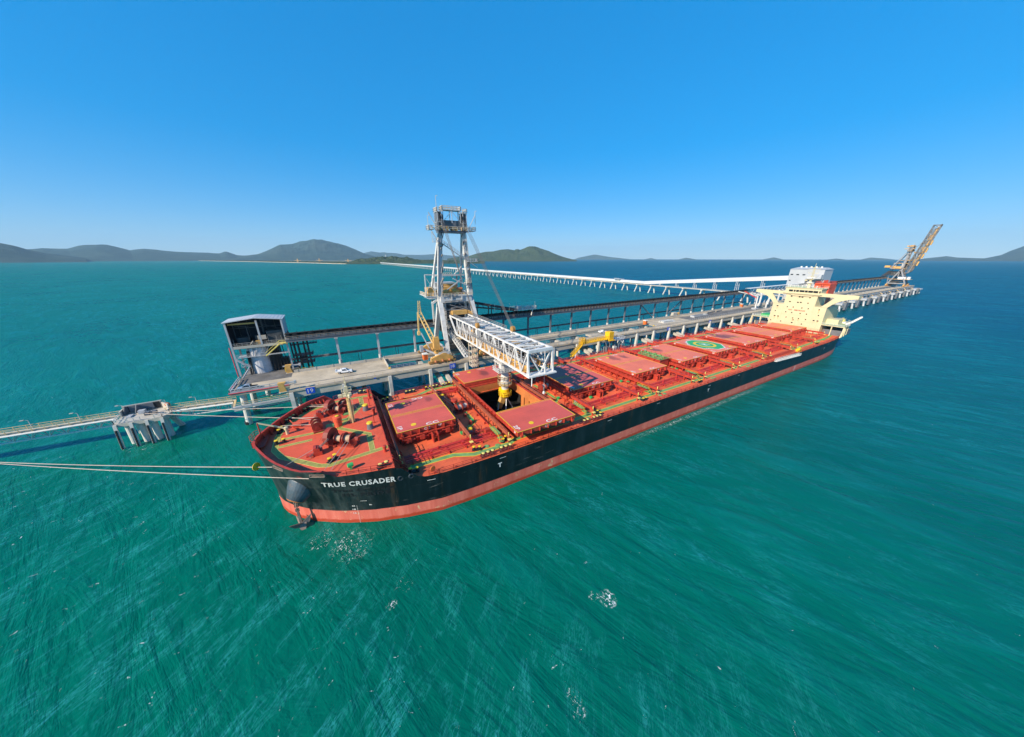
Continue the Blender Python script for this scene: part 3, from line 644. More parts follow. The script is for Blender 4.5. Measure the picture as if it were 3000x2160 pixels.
    # rolling track beams fore and aft of the hatch
    for xx in (x0 - .95, x1 + .95):
        Wt = 19.3 if k not in (1, 9) else 15.8; mb = MB()
        mb.box(xx - .28, xx + .28, -Wt, Wt, 11.45, 11.75); mb.box(xx - .07, xx + .07, -Wt, Wt, 10.9, 11.45)
        n = 14
        for i in range(n + 1):
            y = -Wt + 2 * Wt * i / n
            mb.box(xx - .16, xx + .16, y - .16, y + .16, MZ, 11.45)
            if i < n: mb.prism([(xx - .05, y + .15, 11.45), (xx - .05, y + .9, 11.45), (xx - .05, y + .15, 10.5)], (.1, 0, 0))
        mb.rail([(xx - .3, -Wt, 11.75), (xx - .3, Wt, 11.75)], 1.0, 3.0, .035)
        tb = mb.build('track_beam', SKIRT if k > 2 else paint('rusty_red_beam', (.36, .09, .045), .6, .2, .6, rust=.5, rustcol=(.2, .07, .03)), SHIP)
        MB().tub((xx, -Wt - .05, 10.9), (xx, -Wt - .05, 12.2), .13, 6).box(xx - .4, xx + .4, -Wt - .9, -Wt - .1, 10.5, 10.62).build('yellow_ladder_end', PYEL, tb)
# coal in hold two
mb = MB(); nx, ny = 24, 28; vs = []
for j in range(ny + 1):
    for i in range(nx + 1):
        x = 47.9 + 24.2 * i / nx; y = -19.6 + 39.2 * j / ny; d = math.hypot(x - 64.5, (y - 3) * .8)
        vs.append((x, y, 4.4 - d * .30 + .35 * mnoise.fractal(Vector((x * .5, y * .5, 0)), 1, 2, 4)))
mb.add(vs, [(j * (nx + 1) + i, j * (nx + 1) + i + 1, (j + 1) * (nx + 1) + i + 1, (j + 1) * (nx + 1) + i) for j in range(ny) for i in range(nx)])
tag(mb.build('coal_heap', COAL), 'black heap of coal lying in the open hold under the loading spout', 'coal')
# ================================================================== SHIP: deck gear
def winch(name, c, ax, scale=1.0, drums=2, rope=True, big=False):
    """winch seen end-on: bedplate, side frames, flanged drums wound with rope, motor"""
    c = Vector(c); ax = Vector(ax).normalized(); side = Vector((-ax.y, ax.x, 0)); s = scale
    mb = MB(); L = 1.5 * s * drums + 1.0 * s
    mb.bar(c - ax * L / 2 + Vector((0, 0, .15 * s)), c + ax * L / 2 + Vector((0, 0, .15 * s)), 1.9 * s, .3 * s)
    h = Vector((0, 0, 1.25 * s)); rope_mb = MB()
    for d in range(drums):
        p = c + ax * (-L / 2 + .5 * s + 1.5 * s * d) + h; q = p + ax * 1.3 * s
        for e in (p, q): mb.tub(e - ax * .06 * s, e + ax * .06 * s, 1.05 * s, 16)
        rope_mb.tub(p + ax * .07 * s, q - ax * .07 * s, .62 * s, 14)
        for e in (p - ax * .2 * s, q + ax * .2 * s):
            mb.prism([e + side * .7 * s - h, e - side * .7 * s - h, e - side * .2 * s + Vector((0, 0, .25 * s)), e + side * .2 * s + Vector((0, 0, .25 * s))], ax * .1 * s)
    e = c + ax * (L / 2 - .6 * s); mb.bar(e + Vector((0, 0, .35 * s)), e + Vector((0, 0, 1.5 * s)), 1.3 * s, 1.0 * s); mb.tub(e + ax * .4 * s + h, e + ax * 1.1 * s + h, .4 * s, 10)
    if big:
        p = c - ax * (L / 2 + .2 * s); mb.tub(p + h * 1.35, p - ax * .9 * s + h * 1.35, 1.75 * s, 20); mb.tub(p - ax * .9 * s + h * 1.35, p - ax * 1.05 * s + h * 1.35, 1.35 * s, 20)
        for k in range(6):
            t = k * math.pi / 3; mb.bar(p + h * 1.35 - ax * 1.05 * s, p + h * 1.35 - ax * 1.08 * s + side * 1.6 * s * math.cos(t) + Vector((0, 0, 1.6 * s * math.sin(t))), .16 * s)
        mb.bar(p + side * 1.0 * s, p + side * 1.0 * s + h * 1.3, .4 * s, .9 * s); mb.bar(p - side * 1.0 * s, p - side * 1.0 * s + h * 1.3, .4 * s, .9 * s)
    o = mb.build(name, paint('greasy_red_gear', (.27, .035, .022), .55, .3, .9, rust=.5, rustcol=(.09, .035, .02)), SHIP); rope_mb.build('wound_rope', (ROPE if c.x > 40 else TROPE) if rope else ORUST, o)
    e = c + ax * (L / 2 + .45 * s) + h
    return o
def chain(mb, pts, r=.14, link=.55):
    k = 0
    for a, b in zip(pts, pts[1:]):
        a, b = Vector(a), Vector(b); n = max(1, int((b - a).length / link)); d = (b - a).normalized()
        up = Vector((0, 0, 1)) if abs(d.z) < .9 else Vector((1, 0, 0)); s1 = d.cross(up).normalized(); s2 = s1.cross(d)
        for i in range(n):
            p, q = a.lerp(b, i / n), a.lerp(b, (i + 1.25) / n); s_ = (s1 if k % 2 else s2) * r * 1.3; k += 1
            mb.bar(p + s_, q + s_, r * .8); mb.bar(p - s_, q - s_, r * .8); mb.bar(p + s_, p - s_, r * .8)
for s_ in (-1, 1):                                              # anchor windlasses
    c = Vector((15.3, s_ * 7.3 + (.3 if s_ < 0 else 1.3), FZ)); ax = Vector((.83, -s_ * -.12 if s_ > 0 else -.55, 0)) if s_ < 0 else Vector((.62, -.35, 0))
    w_ = winch('anchor_windlass', c + Vector((1.2, -s_ * 0, 0)), ax, 1.08, 1, True, True)
    p = Vector((12.3, s_ * 8.6, FZ)); mb = MB(); mb.box(p.x - .8, p.x + .8, p.y - .9, p.y + .9, FZ, FZ + .8); mb.box(p.x - .6, p.x - .1, p.y - .7, p.y + .7, FZ + .8, FZ + 1.7); mb.tub((p.x, p.y - .8, FZ + 1.1), (p.x, p.y + .8, FZ + 1.1), .5, 12)
    mb.box(p.x - 2.0, p.x - .9, p.y - .5, p.y + .5, FZ, FZ + .25); st = mb.build('chain_stopper', SKIRT, SHIP)
    mb = MB(); chain(mb, [(14.4, s_ * 7.6, FZ + 2.2), (12.8, s_ * 8.5, FZ + 1.3), (11.0, s_ * 9.6, FZ + .3)], .13, .45); mb.build('anchor_chain', ANCH, w_)
winch('mooring_winch', (11.9, 2.6, FZ), (-.15, 1, 0), 1.05, 2)
winch('mooring_winch', (18.0, 10.6, FZ), (.5, -.85, 0), 1.15, 1); winch('mooring_winch', (18.2, -8.2, FZ), (.8, -.55, 0), 1.2, 1)
for x, y in ((46.6, 1.0), (75.6, 1.2)): winch('mooring_winch', (x, y, MZ), (1, .12, 0), 1.15, 2)
for x, y in ((263.0, -15.5), (264, 15.5)): winch('mooring_winch', (x, y, MZ), (0, 1, 0), 1.1, 1)
def lidded(mb, x, y, z, r, h, r2=None):
    mb.lathe((x, y, z), [(r * 1.05, 0), (r2 or r * .8, h * .75), (r * .95, h * .8), (r * .95, h)], 14)
def bollards(x, y, z, ax=(1, 0)):
    a = Vector((ax[0], ax[1], 0)).normalized(); mb = MB(); cap = MB()
    for s_ in (-.65, .65):
        p = Vector((x, y, z)) + a * s_; mb.lathe(p, [(.34, 0), (.30, .1), (.30, .85), (.38, .9)], 12); cap.lathe(p, [(.36, .9), (.36, 1.0), (.2, 1.03)], 12)
    mb.bar(Vector((x, y, z + .1)) - a * 1.1, Vector((x, y, z + .1)) + a * 1.1, .8, .2); o = mb.build('bollard_pair', BLACK, SHIP); cap.build('yellow_cap', YEL, o)
for x, y, z, ax in ((4.6, 5.3, FZ, (.25, 1)), (5.2, -.4, FZ, (1, .1)), (14.8, -12.5, FZ, (.7, .7)), (42.8, -18.4, MZ, (1, -.4)), (50.0, -18.2, MZ, (.8, .6)), (79.2, -19.8, MZ, (.1, 1)), (97.8, -20.3, MZ, (1, 0)), (127.2, -20.4, MZ, (1, 0)), (28.6, -18.9, MZ, (1, -.3)), (50.4, 21.4, MZ, (1, 0)), (28.6, 18.9, MZ, (1, .3)), (79, 20.2, MZ, (1, 0)), (42.4, 21.2, MZ, (1, 0)), (230.5, -20.6, MZ, (1, 0))): bollards(x, y, z, ax)
def vent(x, y, z, r, h, m1=DGREY):
    mb = MB(); mb.lathe((x, y, z), [(r * 1.05, 0), (r * .78, h * .8)], 16); o = mb.build('mushroom_vent', m1, SHIP); MB().lathe((x, y, z), [(r * .9, h * .8), (r * .95, h * .88), (r * .8, h), (r * .3, h * 1.03)], 16).build('vent_cap', YEL, o)
for x, y in ((22.6, 7.1), (22.6, -3.3)): vent(x, y, FZ, .72, 1.7)
for x, y in ((44.2, -11.3), (78.1, -11.4), (44.2, 11.3), (78.1, 11.6)): vent(x, y, MZ, .62, 1.6)
mb = MB(); mb.lathe((16.2, 1.7, FZ), [(.80, 0), (.78, 1.4), (.92, 1.45), (.92, 2.4), (.6, 2.55)], 16); o = mb.build('drum_vent', FRED, SHIP); MB().lathe((16.2, 1.7, FZ + 2.64), [(.45, 0), (.4, .06)], 12).build('vent_cap', YEL, o)
mb = MB(); mb.lathe((46.0, 5.6, MZ), [(.6, 0), (.6, 1.0), (1.0, 1.1), (1.0, 1.8), (.6, 1.95)], 14); mb.build('drum_vent', SKIRT, SHIP)
for x, y, z in ((24.2, 14.2, FZ), (24.2, 4.0, FZ), (24.2, -14.6, FZ), (24.3, 18.0, FZ)):
    MB().lathe((x, y, z), [(.32, 0), (.28, .9), (.42, .95), (.42, 1.4), (.2, 1.5)], 10).build('air_pipe', SKIRT, SHIP)
for x, y in ((23.7, -.9), (23.7, 9.4)): MB().tub((x, y, FZ), (x, y, FZ + 2.1), .1, 6).box(x - .3, x + .3, y - .15, y + .15, FZ, FZ + .12).bar((x, y, FZ + 2.1), (x - 1.9, y + .6, FZ + 2.6), .05).build('light_post', SKIRT, SHIP)
mb = MB(); mb.box(7.0, 8.5, 5.6, 7.0, FZ, FZ + .75); mb.box(6.9, 8.6, 5.5, 7.1, FZ + .75, FZ + .86); mb.bar((6.9, 7.2, FZ + .5), (6.2, 8.6, FZ + .9), .15); mb.build('store_hatch', FRED, SHIP)
for x0, x1, y0, y1 in ((13.6, 15.3, 1.6, 3.5), (17.3, 19.6, 6.6, 8.0), (16.8, 18.0, 3.9, 4.6)): MB().box(x0, x1, y0, y1, FZ, FZ + .18).build('green_platform', GREEN, SHIP)
for x, y, z in ((17.8, -17.3, FZ + .9), (4.4, 9.3, FZ + .5)): MB().lathe((x - .5, y, z), [(.3, 0), (.42, .05), (.42, .95), (.3, 1.0)], 12, axis=(1, .2, 0)).box(x - .2, x + .2, y - .3, y + .3, FZ, z).build('raft_canister', BGREEN, SHIP)
# roller fairleads along the rail
def rollers(x, y, z, n, ang=0, m1=BLACK):
    a = Vector((math.cos(R(ang)), math.sin(R(ang)), 0)); mb = MB(); cap = MB(); L = 1.15 * n
    mb.bar(Vector((x, y, z + .12)) - a * L / 2, Vector((x, y, z + .12)) + a * L / 2, .9, .24); mb.bar(Vector((x, y, z + .8)) - a * L / 2, Vector((x, y, z + .8)) + a * L / 2, .3, .12)
    for i in range(n):
        p = Vector((x, y, z)) + a * (-L / 2 + 1.15 * (i + .5)); mb.lathe(p, [(.4, .2), (.26, .35), (.26, .65), (.36, .8)], 10); cap.lathe(p, [(.36, .82), (.36, .9), (.2, .94)], 10)
    o = mb.build('roller_fairlead', m1, SHIP); cap.build('yellow_roller_cap', PYEL, o)
for x, y, z, n, an in ((44.2, -21.3, MZ, 3, 0), (48.7, -21.3, MZ, 3, 0), (72.9, -21.4, MZ, 2, 0), (76.9, -21.4, MZ, 3, 0), (23.2, -19.5, FZ, 2, 14), (10.0, 15.4, FZ, 4, 50), (6.0, 10.6, FZ, 3, 60), (22.8, 19.2, FZ, 2, -12), (44.2, 21.3, MZ, 3, 0), (48.7, 21.3, MZ, 3, 0), (36.5, 21.2, MZ, 3, 0)): rollers(x, y, z, n, an)
for x, z in ((6.05, 14.0), (12.3, 13.9)):                       # rope ports cut in the bulwark: thick lips
    mb = MB(); P = Vector((x, -hb(x, z) - .02, z)); d = (Vector((x + 1.2, -hb(x + 1.2, z), z)) - P).normalized(); mb.bar(P - d * 1.1 + Vector((0, 0, .3)), P + d * 1.5 + Vector((0, 0, .3)), .3, .12); mb.bar(P - d * 1.1 - Vector((0, 0, .2)), P + d * 1.5 - Vector((0, 0, .2)), .3, .12); mb.tub(P - d * 1.1 - Vector((0, 0, .2)), P - d * 1.1 + Vector((0, 0, .3)), .14, 6); mb.tub(P + d * 1.5 - Vector((0, 0, .2)), P + d * 1.5 + Vector((0, 0, .3)), .14, 6); mb.build('bulwark_chock', ANCH, SHIP)
for x in (25.75, 27.7):
    mb = MB(); P = Vector((x, -hb(x, 10.3), 10.3)); mb.lathe(P + Vector((0, .15, 0)), [(.5, 0), (.58, .1), (.54, .22), (.34, .24), (.30, .1)], 16, axis=(0, -1, 0)); mb.build('panama_chock', paint('dark_chock', (.035, .045, .055), .5, .3, 1), SHIP)
# hawse bolster and its mouth
mb = MB(); top = Vector((9.9, -11.0, 10.2)); tip = Vector((7.45, -12.9, 7.0)); ax = (tip - top); Lb = ax.length
prof = [(2.9, -.6), (2.75, Lb * .25), (2.30, Lb * .6), (1.6, Lb * .97), (1.45, Lb), (1.0, Lb * .98), (.85, Lb * .7)]
mb.lathe(top, prof, 28, axis=ax); HB = paint('worn_bolster_paint', (.05, .075, .095), .45, .45, .3, rust=.5, rustcol=(.2, .11, .05), streak=.4)
o = mb.build('hawse_bolster', HB, SHIP)
MB().lathe(tip - ax.normalized() * .06, [(1.50, -.25), (1.56, .02), (1.30, .18), (.90, .10), (.85, -.1)], 28, axis=ax).build('hawse_lip', ORUST, o)
# the anchor hanging from it
ANC = thing('anchor', (7.2, -12.2, .6), 'rusty stockless anchor hanging on its chain just above the water under the bow', 'anchor')
mb = MB(); chain(mb, [(7.5, -12.85, 7.1), (7.3, -12.6, 5.8), (7.15, -12.2, 4.0)], .2, .6); mb.build('chain', ANCH, ANC)
mb = MB(); mb.bar((7.15, -12.2, 4.3), (7.25, -12.35, 1.0), .34, .34, w2=.55, h2=.45); mb.tub((6.85, -12.2, 4.2), (7.45, -12.2, 4.2), .2, 8); mb.build('shank', ANCH, ANC)
def fluke(sx, sy):
    mb = MB(); c = Vector((7.25, -12.4, .75)); tip = c + Vector((sx * 1.75, sy * 1.2, 1.45)); back = c + Vector((sx * .75, sy * .2, -.35)); n_ = Vector((.1, -.3, .1))
    mb.prism([c + Vector((-sx * .1, 0, .35)), c + Vector((sx * .5, sy * .4, .75)), tip, c + Vector((sx * 1.25, sy * .5, .1)), back], n_); return mb.build('fluke', ANCH, ANC)
fluke(-1, -1.0); fluke(1, .4); fluke(-.5, 1.2)
mb = MB(); c = Vector((7.3, -12.4, .7)); mb.prism([c + Vector((-.75, 0, .35)), c + Vector((.75, .1, .4)), c + Vector((.55, -.35, -.5)), c + Vector((.15, -.6, -1.0)), c + Vector((-.35, -.4, -.5))], (.05, -.42, -.05)); mb.build('crown', ANCH, ANC)
# bow platform, jackstaff, small davit
mb = MB()
pl = [(1.6, -1.4, FZ + .6), (.6, -.6, FZ + .6), (.0, 1.6, FZ + .6), (.5, 3.6, FZ + .6), (1.6, 4.4, FZ + .6)]
mb.prism([(2.6, -1.0, FZ + .5)] + [(a, b, FZ + .5) for a, b, c in pl] + [(2.9, 4.0, FZ + .5)], (0, 0, .1)); mb.rail(pl, 1.6, 1.0, .035, mids=2); mb.build('bow_platform', SKIRT, SHIP)
MB().tub((1.7, 2.6, FZ + .5), (1.7, 2.6, 17.6), .12, 8).build('jackstaff', SKIRT, SHIP)
mb = MB(); mb.lathe((6.1, 3.3, FZ), [(.32, 0), (.28, 1.2), (.42, 1.25), (.42, 1.8), (.2, 1.9)], 12); mb.bar((6.1, 3.3, FZ + 1.5), (1.4, 3.7, 17.2), .28, .3, w2=.16); mb.tub((1.4, 3.7, 17.2), (1.45, 3.7, FZ + 1), .04, 5); mb.build('bow_davit', CREAM, SHIP)
# foremast
mb = MB(); bx_, by_ = 19.2, 2.1
for dx, dy in ((-.42, 0), (.42, .2), (0, -.45)): mb.bar((bx_ + dx, by_ + dy, FZ), (bx_ + dx * .5, by_ + dy * .5, 20.5), .34)
for k in range(7): z = FZ + 1 + k; mb.box(bx_ - .38, bx_ + .38, by_ - .35, by_ + .25, z - .06, z + .06)
mb.box(bx_ - .22, bx_ + .22, by_ - .22, by_ + .22, FZ, 20.4); mb.rail([(bx_ + .5, by_ - .45, FZ + .5), (bx_ + .8, by_ - .5, 19.5)], .5, .7, .03)
MA = mb.build('foremast', paint('cream_mast', (.74, .56, .26), .5, .12, .8, rust=.3, rustcol=(.4, .2, .06)), SHIP)
mb = MB(); mb.box(bx_ - 1.0, bx_ + 1.0, by_ - 1.2, by_ + 1.2, 20.4, 20.55); mb.rail([(bx_ - 1, by_ - 1.2, 20.5), (bx_ + 1, by_ - 1.2, 20.5), (bx_ + 1, by_ + 1.2, 20.5), (bx_ - 1, by_ + 1.2, 20.5), (bx_ - 1, by_ - 1.2, 20.5)], 1.3, 1.0, .05)
mb.box(bx_ - .3, bx_ + .3, by_ - .3, by_ + .3, 20.5, 22.6); mb.box(bx_ - 1.9, bx_ - .8, by_ - .3, by_ + .4, 20.0, 20.7); mb.lathe((bx_ - .3, by_ + 1.5, 20.2), [(.35, 0), (.35, .6), (.2, .8)], 10); mb.lathe((bx_ + .4, by_ - 1.4, 20.2), [(.35, 0), (.35, .6), (.2, .8)], 10); mb.tub((bx_, by_, 22.6), (bx_, by_, 25.1), .08, 6); mb.box(bx_ - .2, bx_ + .2, by_ - .25, by_ + .25, 23.1, 23.6); mb.build('mast_platform', CREAM, MA)
mb = MB()
for q in ((23.6, 14.5, FZ), (23.6, -9.0, FZ), (8.0, 6.8, FZ + .8), (12.4, -3.5, FZ)): mb.tub((bx_, by_, 20.3), q, .02, 4)
mb.build('mast_stay', WIRE, MA)
# slack lines laid out on the forecastle
mb = MB()
for pts in (((18.2, -8.0, 14.9), (13.6, -16.2, 14.0)), ((18.6, -8.2, 14.9), (14.6, -16.8, 13.9)), ((14.6, -7.0, 14.8), (7.0, -11.8, 14.2)), ((11.9, 2.0, 14.7), (4.6, 6.8, 14.0)), ((18.3, 10.4, 14.7), (10.0, 15.4, 14.1)), ((11.8, 4.2, 14.7), (6.0, 10.6, 14.0))): mb.path(pts, .05, 5)
for y0, y1, x0 in ((1.3, 21.2, 46.0), (.4, 21.2, 45.2)): mb.path([(x0, y0, 10.7), (x0 - 3.0, y1, 10.2)], .05, 5)
mb.build('working_line', ROPE, SHIP)
# ladders and gear of the forecastle break
mb = MB()
for y in (-17.0, -11.6, 17.0): mb.bar((25.1, y - .5, FZ), (27.6, y - .5, MZ), .14, .3); mb.bar((25.1, y + .5, FZ), (27.6, y + .5, MZ), .14, .3); [mb.box(25.1 + .25 * k, 25.4 + .25 * k, y - .5, y + .5, FZ - .38 * k - .4, FZ - .38 * k - .34) for k in range(9)]
mb.rail([(24.95, -19.5, FZ), (24.95, -12.0, FZ)], 1.1, 1.6, .04); mb.rail([(24.95, -10.8, FZ), (24.95, 19.5, FZ)], 1.1, 1.6, .04)
mb.build('forecastle_ladder', SKIRT, SHIP)
for s_ in (-1, 1):                                              # side rails
    mb = MB(); pts = [(x, s_ * (hb(x, FZ) - .18), FZ) for x in (15.4, 17, 19, 21, 23, 25)]; mb.rail(pts, 1.1, 1.6, .035); mb.build('forecastle_railing', SKIRT, SHIP); mb = MB()
    pts = [(x, s_ * (hb(x, MZ) - .18), MZ) for x in (31, 33, 36, 40, 60, 80, 100, 120, 140, 160, 180, 200, 220, 246, 252, 258, 264, 270)]; mb.rail(pts, 1.1, 2.2, .035, mids=2)
    for k in range(52): x = 32 + 4.4 * k; mb.box(x, x + .5, s_ * (hb(x, MZ) - .55), s_ * (hb(x, MZ) - .25), MZ, MZ + .3)
    mb.build('deck_railing', SKIRT, SHIP)
# long pipe runs down both sides and cross pipes between hatches
for s_ in (-1, 1):
    mb = MB()
    for y, z, r_ in ((13.9, 10.1, .13), (14.4, 10.2, .17), (14.9, 10.05, .13), (15.8, 10.15, .20), (16.4, 10.1, .11)): mb.tub((27.6, s_ * y, z), (250, s_ * y, z), r_, 6)
    for k in range(56): x = 29 + 4 * k; mb.box(x - .08, x + .08, s_ * 13.6, s_ * 16.7, MZ, 9.75); mb.bar((x, s_ * 16.7, MZ), (x, s_ * 16.7, 10.35), .12); mb.bar((x, s_ * 13.6, MZ), (x, s_ * 13.6, 10.35), .12)
    for k in range(30): x = 33 + 7.3 * k; mb.box(x, x + .5, s_ * 15.3, s_ * 15.75, 9.9, 10.75); mb.box(x + 2, x + 2.3, s_ * 14.1, s_ * 14.6, 9.9, 10.6)
    mb.build('deck_pipe', PIPE, SHIP)
ks = sorted(HX)
for k in ks[:-1]:
    xa, xb = HX[k][1] + 1.5, HX[k + 1][0] - 1.5; xm = (xa + xb) / 2; mb = MB()
    for i, y in enumerate((-12.3, -11.9)): mb.tub((xa, y, 10), (xb, y, 10), .12, 6)
    for x in (xa + .5, xb - .5): mb.tub((x, -13.6, 10.0), (x, 13.6, 10.0), .14, 6); mb.tub((x + .35, -13.6, 9.8), (x + .35, 13.6, 9.8), .09, 6)
    for yy in (-9, -4, 3, 8): mb.box(xa + .2, xa + 1.2, yy, yy + .15, MZ, 10.1); mb.box(xb - 1.0, xb - .2, yy, yy + .15, MZ, 10.1)
    for q in range(6): yy = -12 + 4.6 * q; mb.box(xm - 1.2 + .3 * (q % 3), xm - .5 + .3 * (q % 3), yy, yy + .8, MZ, MZ + .7 + .3 * (q % 2)); mb.tub((xm + .8, yy + 1, MZ), (xm + .8, yy + 1, MZ + 1.1), .12, 6)
    for q in range(3): mb.tub((xm - 2 + q * .5, -13.4, 9.75), (xm - 2 + q * .5, -9.6, 9.75), .1, 6)
    mb.box(xm + .6, xm + 2.0, -14.2, -13.1, MZ + .4, MZ + 1.6)
    mb.build('cross_deck_pipe', SKIRT, SHIP)
    mb = MB(); mb.box(xb - 1.6, xb - .4, -17.4, -13.4, 11.0, 11.1); mb.box(xb - 1.6, xb - .4, -18.3, -17.4, 10.4, 10.5); mb.box(xb - 1.6, xb - .4, -19.0, -18.3, 9.9, 10.0); o = mb.build('pipe_crossing_step', GREEN, SHIP)
    MB().rail([(xb - 1.6, -13.4, 11.1), (xb - 1.6, -17.4, 11.1), (xb - 1.6, -19.0, 10)], .9, 2.0, .022).build('step_rail', YEL, o)
def gbox(x, y, z=MZ, sx=.9, sy=.7, h=.75):
    mb = MB(); mb.lathe((x, y, z), [(.25, 0), (.25, h * .45)], 8); mb.box(x - sx / 2, x + sx / 2, y - sy / 2, y + sy / 2, z + h * .45, z + h); mb.box(x - sx * .3, x + sx * .3, y - sy * .7, y + sy * .7, z + h * .55, z + h * .9); mb.build('green_vent_head', BGREEN, SHIP)
for x, y in ((46.7, -6.2), (75.3, -6.5), (103.0, -6.6), (104.3, -8.4), (131.4, -6.9), (131.7, -8.6), (131.4, 14.2), (153.0, -7.9), (179.8, -8.3), (104.2, 14.4), (84.3, -11.2), (42.2, -10.6), (206.5, -8.6), (242.8, -19.4), (233.5, -20.2), (212.5, -19.6), (184.2, -18.5), (233.0, -8.6), (153.5, 14.0)): gbox(x, y)
mb = MB()
for x, y in ((45.3, -18.3), (47.7, -19.2), (75.0, -20.2), (78.5, -20.3), (105.2, -20.4), (107.6, -20.3), (134.6, -20.5), (136.4, -20.4), (160.3, -20.5), (162.0, -20.3)): mb.lathe((x, y, MZ + .02), [(.62, 0), (.62, .10), (.5, .14)], 14)
mb.build('manhole_cover', GREEN, SHIP)
# small green-topped deck house between hatches four and five
mb = MB(); mb.box(124.9, 130.4, -5.6, 4.6, MZ, 13.6); mb.box(124.6, 130.7, -5.9, 4.9, 13.6, 13.75); mb.box(124.8, 124.88, -4.8, -4.0, MZ, MZ + 2)
DH = mb.build('deck_house', SKIRT, SHIP); mb = MB(); mb.box(124.7, 130.6, -5.8, 4.8, 13.76, 13.8); [mb.box(125.3 + 1.3 * i, 126.0 + 1.3 * i, -5 + 2.3 * j, -4.2 + 2.3 * j, 13.8, 14.05 + .2 * ((i + j) % 3)) for i in range(4) for j in range(5)]; mb.build('roof', GREEN, DH)
mb = MB(); mb.rail([(124.7, -5.8, 13.8), (130.6, -5.8, 13.8), (130.6, 4.8, 13.8), (124.7, 4.8, 13.8), (124.7, -5.8, 13.8)], 1.0, 2.0, .03); mb.bar((124.4, -3.2, MZ), (124.4, -3.2, 13.8), .3, .06); mb.build('roof_rail', SKIRT, DH)
# stowed accommodation ladder on the port rail
mb = MB(); mb.bar((178.5, -22.9, 9.3), (203.5, -22.9, 8.2), 1.0, .18); mb.rail([(178.5, -23.35, 9.4), (203.5, -23.35, 8.3)], 1.1, 1.0, .045, mids=1); mb.rail([(178.5, -22.6, 9.4), (203.5, -22.6, 8.3)], 1.1, 1.0, .045, mids=1)
for k in range(18): mb.box(180 + k * 1.3, 180.4 + k * 1.3, -23.4, -22.5, 9.33 - k * .057, 9.4 - k * .057)
mb.build('accommodation_ladder', WHITE, SHIP)
mb = MB(); mb.box(203.8, 206.4, -22.3, -20.9, MZ, MZ + 1.3); mb.tub((204.5, -21.5, MZ + 1.3), (206.2, -21.5, MZ + 1.7), .3, 8); mb.build('ladder_winch', YEL, SHIP)
mb = MB(); mb.lathe((31.9, -21.0, MZ + .9), [(.45, 0), (.6, .06), (.6, .14), (.45, .2)], 14, axis=(.3, -1, .2)); mb.tub((31.9, -20.8, MZ), (31.9, -20.8, MZ + .9), .05, 5); mb.build('lifebuoy', ORANGE, SHIP)
# hand-sized crew gangway landing gear, hose crane midships stb
mb = MB(); mb.rail([(176, -20.6, MZ), (203, -20.6, MZ)], 1.1, 1.2, .05, mids=2); mb.rail([(176, -19.9, MZ), (203, -19.9, MZ)], 1.1, 1.2, .05, mids=2); mb.build('ladder_walkway_rail', SKIRT, SHIP)

# ================================================================== SHIP: accommodation block
AX = 258.5
mb = MB(); mb.box(AX, 276, -12.5, 12.5, MZ, 24.5); mb.box(AX, 272, -7.2, 7.2, 24.5, 30.5)
mb.prism([(AX - .02, -5.6, 30.4), (AX - .02, 5.6, 30.4), (AX - .02, 4.3, 29.75), (AX - .02, -4.3, 29.75)], (-.5, 0, 0))
for z in (12.55, 15.65, 18.75, 21.85): mb.box(AX - .06, AX, -12.5, 12.5, z - .05, z + .05)
ACC = mb.build('accommodation_block', CREAM, SHIP)
for y, z in ((4.5, 29.3), (.7, 29.2), (-.6, 29.2), (-4.0, 29.2), (4.5, 26.1), (.7, 26.1), (-.6, 26.2), (-3.9, 26.1), (9.9, 23.0), (5.0, 23.0), (2.2, 23.1), (-1.9, 23.1), (-4.8, 23.0), (-9.6, 23.1), (10.3, 19.9), (5.0, 19.9), (2.1, 19.9), (-1.9, 19.9), (-4.8, 19.9), (-10.1, 19.9), (9.9, 16.8), (8.1, 16.8), (4.1, 16.8), (.8, 16.8), (-1.9, 16.8), (-5.2, 16.8), (-8.8, 16.8), (-10.5, 16.8), (11.3, 14.0), (6.1, 14.0), (.4, 15.7), (-4.0, 13.9), (.6, 14.0)):
    wd = .42 if abs(y) in (9.9, 8.1, .7, .6, 8.8, 10.5, 4.5) else .26
    mb = MB(); mb.box(AX - .10, AX, y - wd - .08, y + wd + .08, z - .38, z + .38); o = mb.build('window', CREAM, ACC)
    o.parent = ACC
    m2 = MB(); m2.box(AX - .13, AX - .10, y - wd, y + wd, z - .30, z + .28)
    # glass joined to its frame so that each window stays one sub-part
    for v in m2.v: pass
    me = o.data; bm = bmesh.new(); bm.from_mesh(me); vv = [bm.verts.new(v) for v in m2.v]
    for f in m2.f: fc = bm.faces.new([vv[i] for i in f]); fc.material_index = 1
    bm.to_mesh(me); bm.free(); me.materials.append(GLASS)
mb = MB(); put_text(mb, 'NO   SMOKING', 1.0, (AX - .09, .2, 21.45), (0, -1, 0), (0, 0, 1), 1.0, .015, width=7.8); mb.build('lettering', paint('dark_red_letters', (.42, .015, .01), .6, .05, 1), ACC)
RUN = paint('rust_run', (.62, .42, .20), .7, .3, 2)
mb = MB()
for y, z, l in ((9.9, 22.6, 1.6), (9.9, 16.4, 1.8), (8.1, 16.4, 1.5), (-9.6, 22.7, 2.0), (.8, 16.4, 1.7), (-1.9, 16.4, 1.2), (-10.5, 16.4, .9)): mb.add([(AX - .012, y - .3, z), (AX - .012, y + .3, z), (AX - .012, y + .12, z - l), (AX - .012, y - .2, z - l * .9)], [(0, 1, 2, 3)])
mb.build('rust_stain', RUN, ACC)
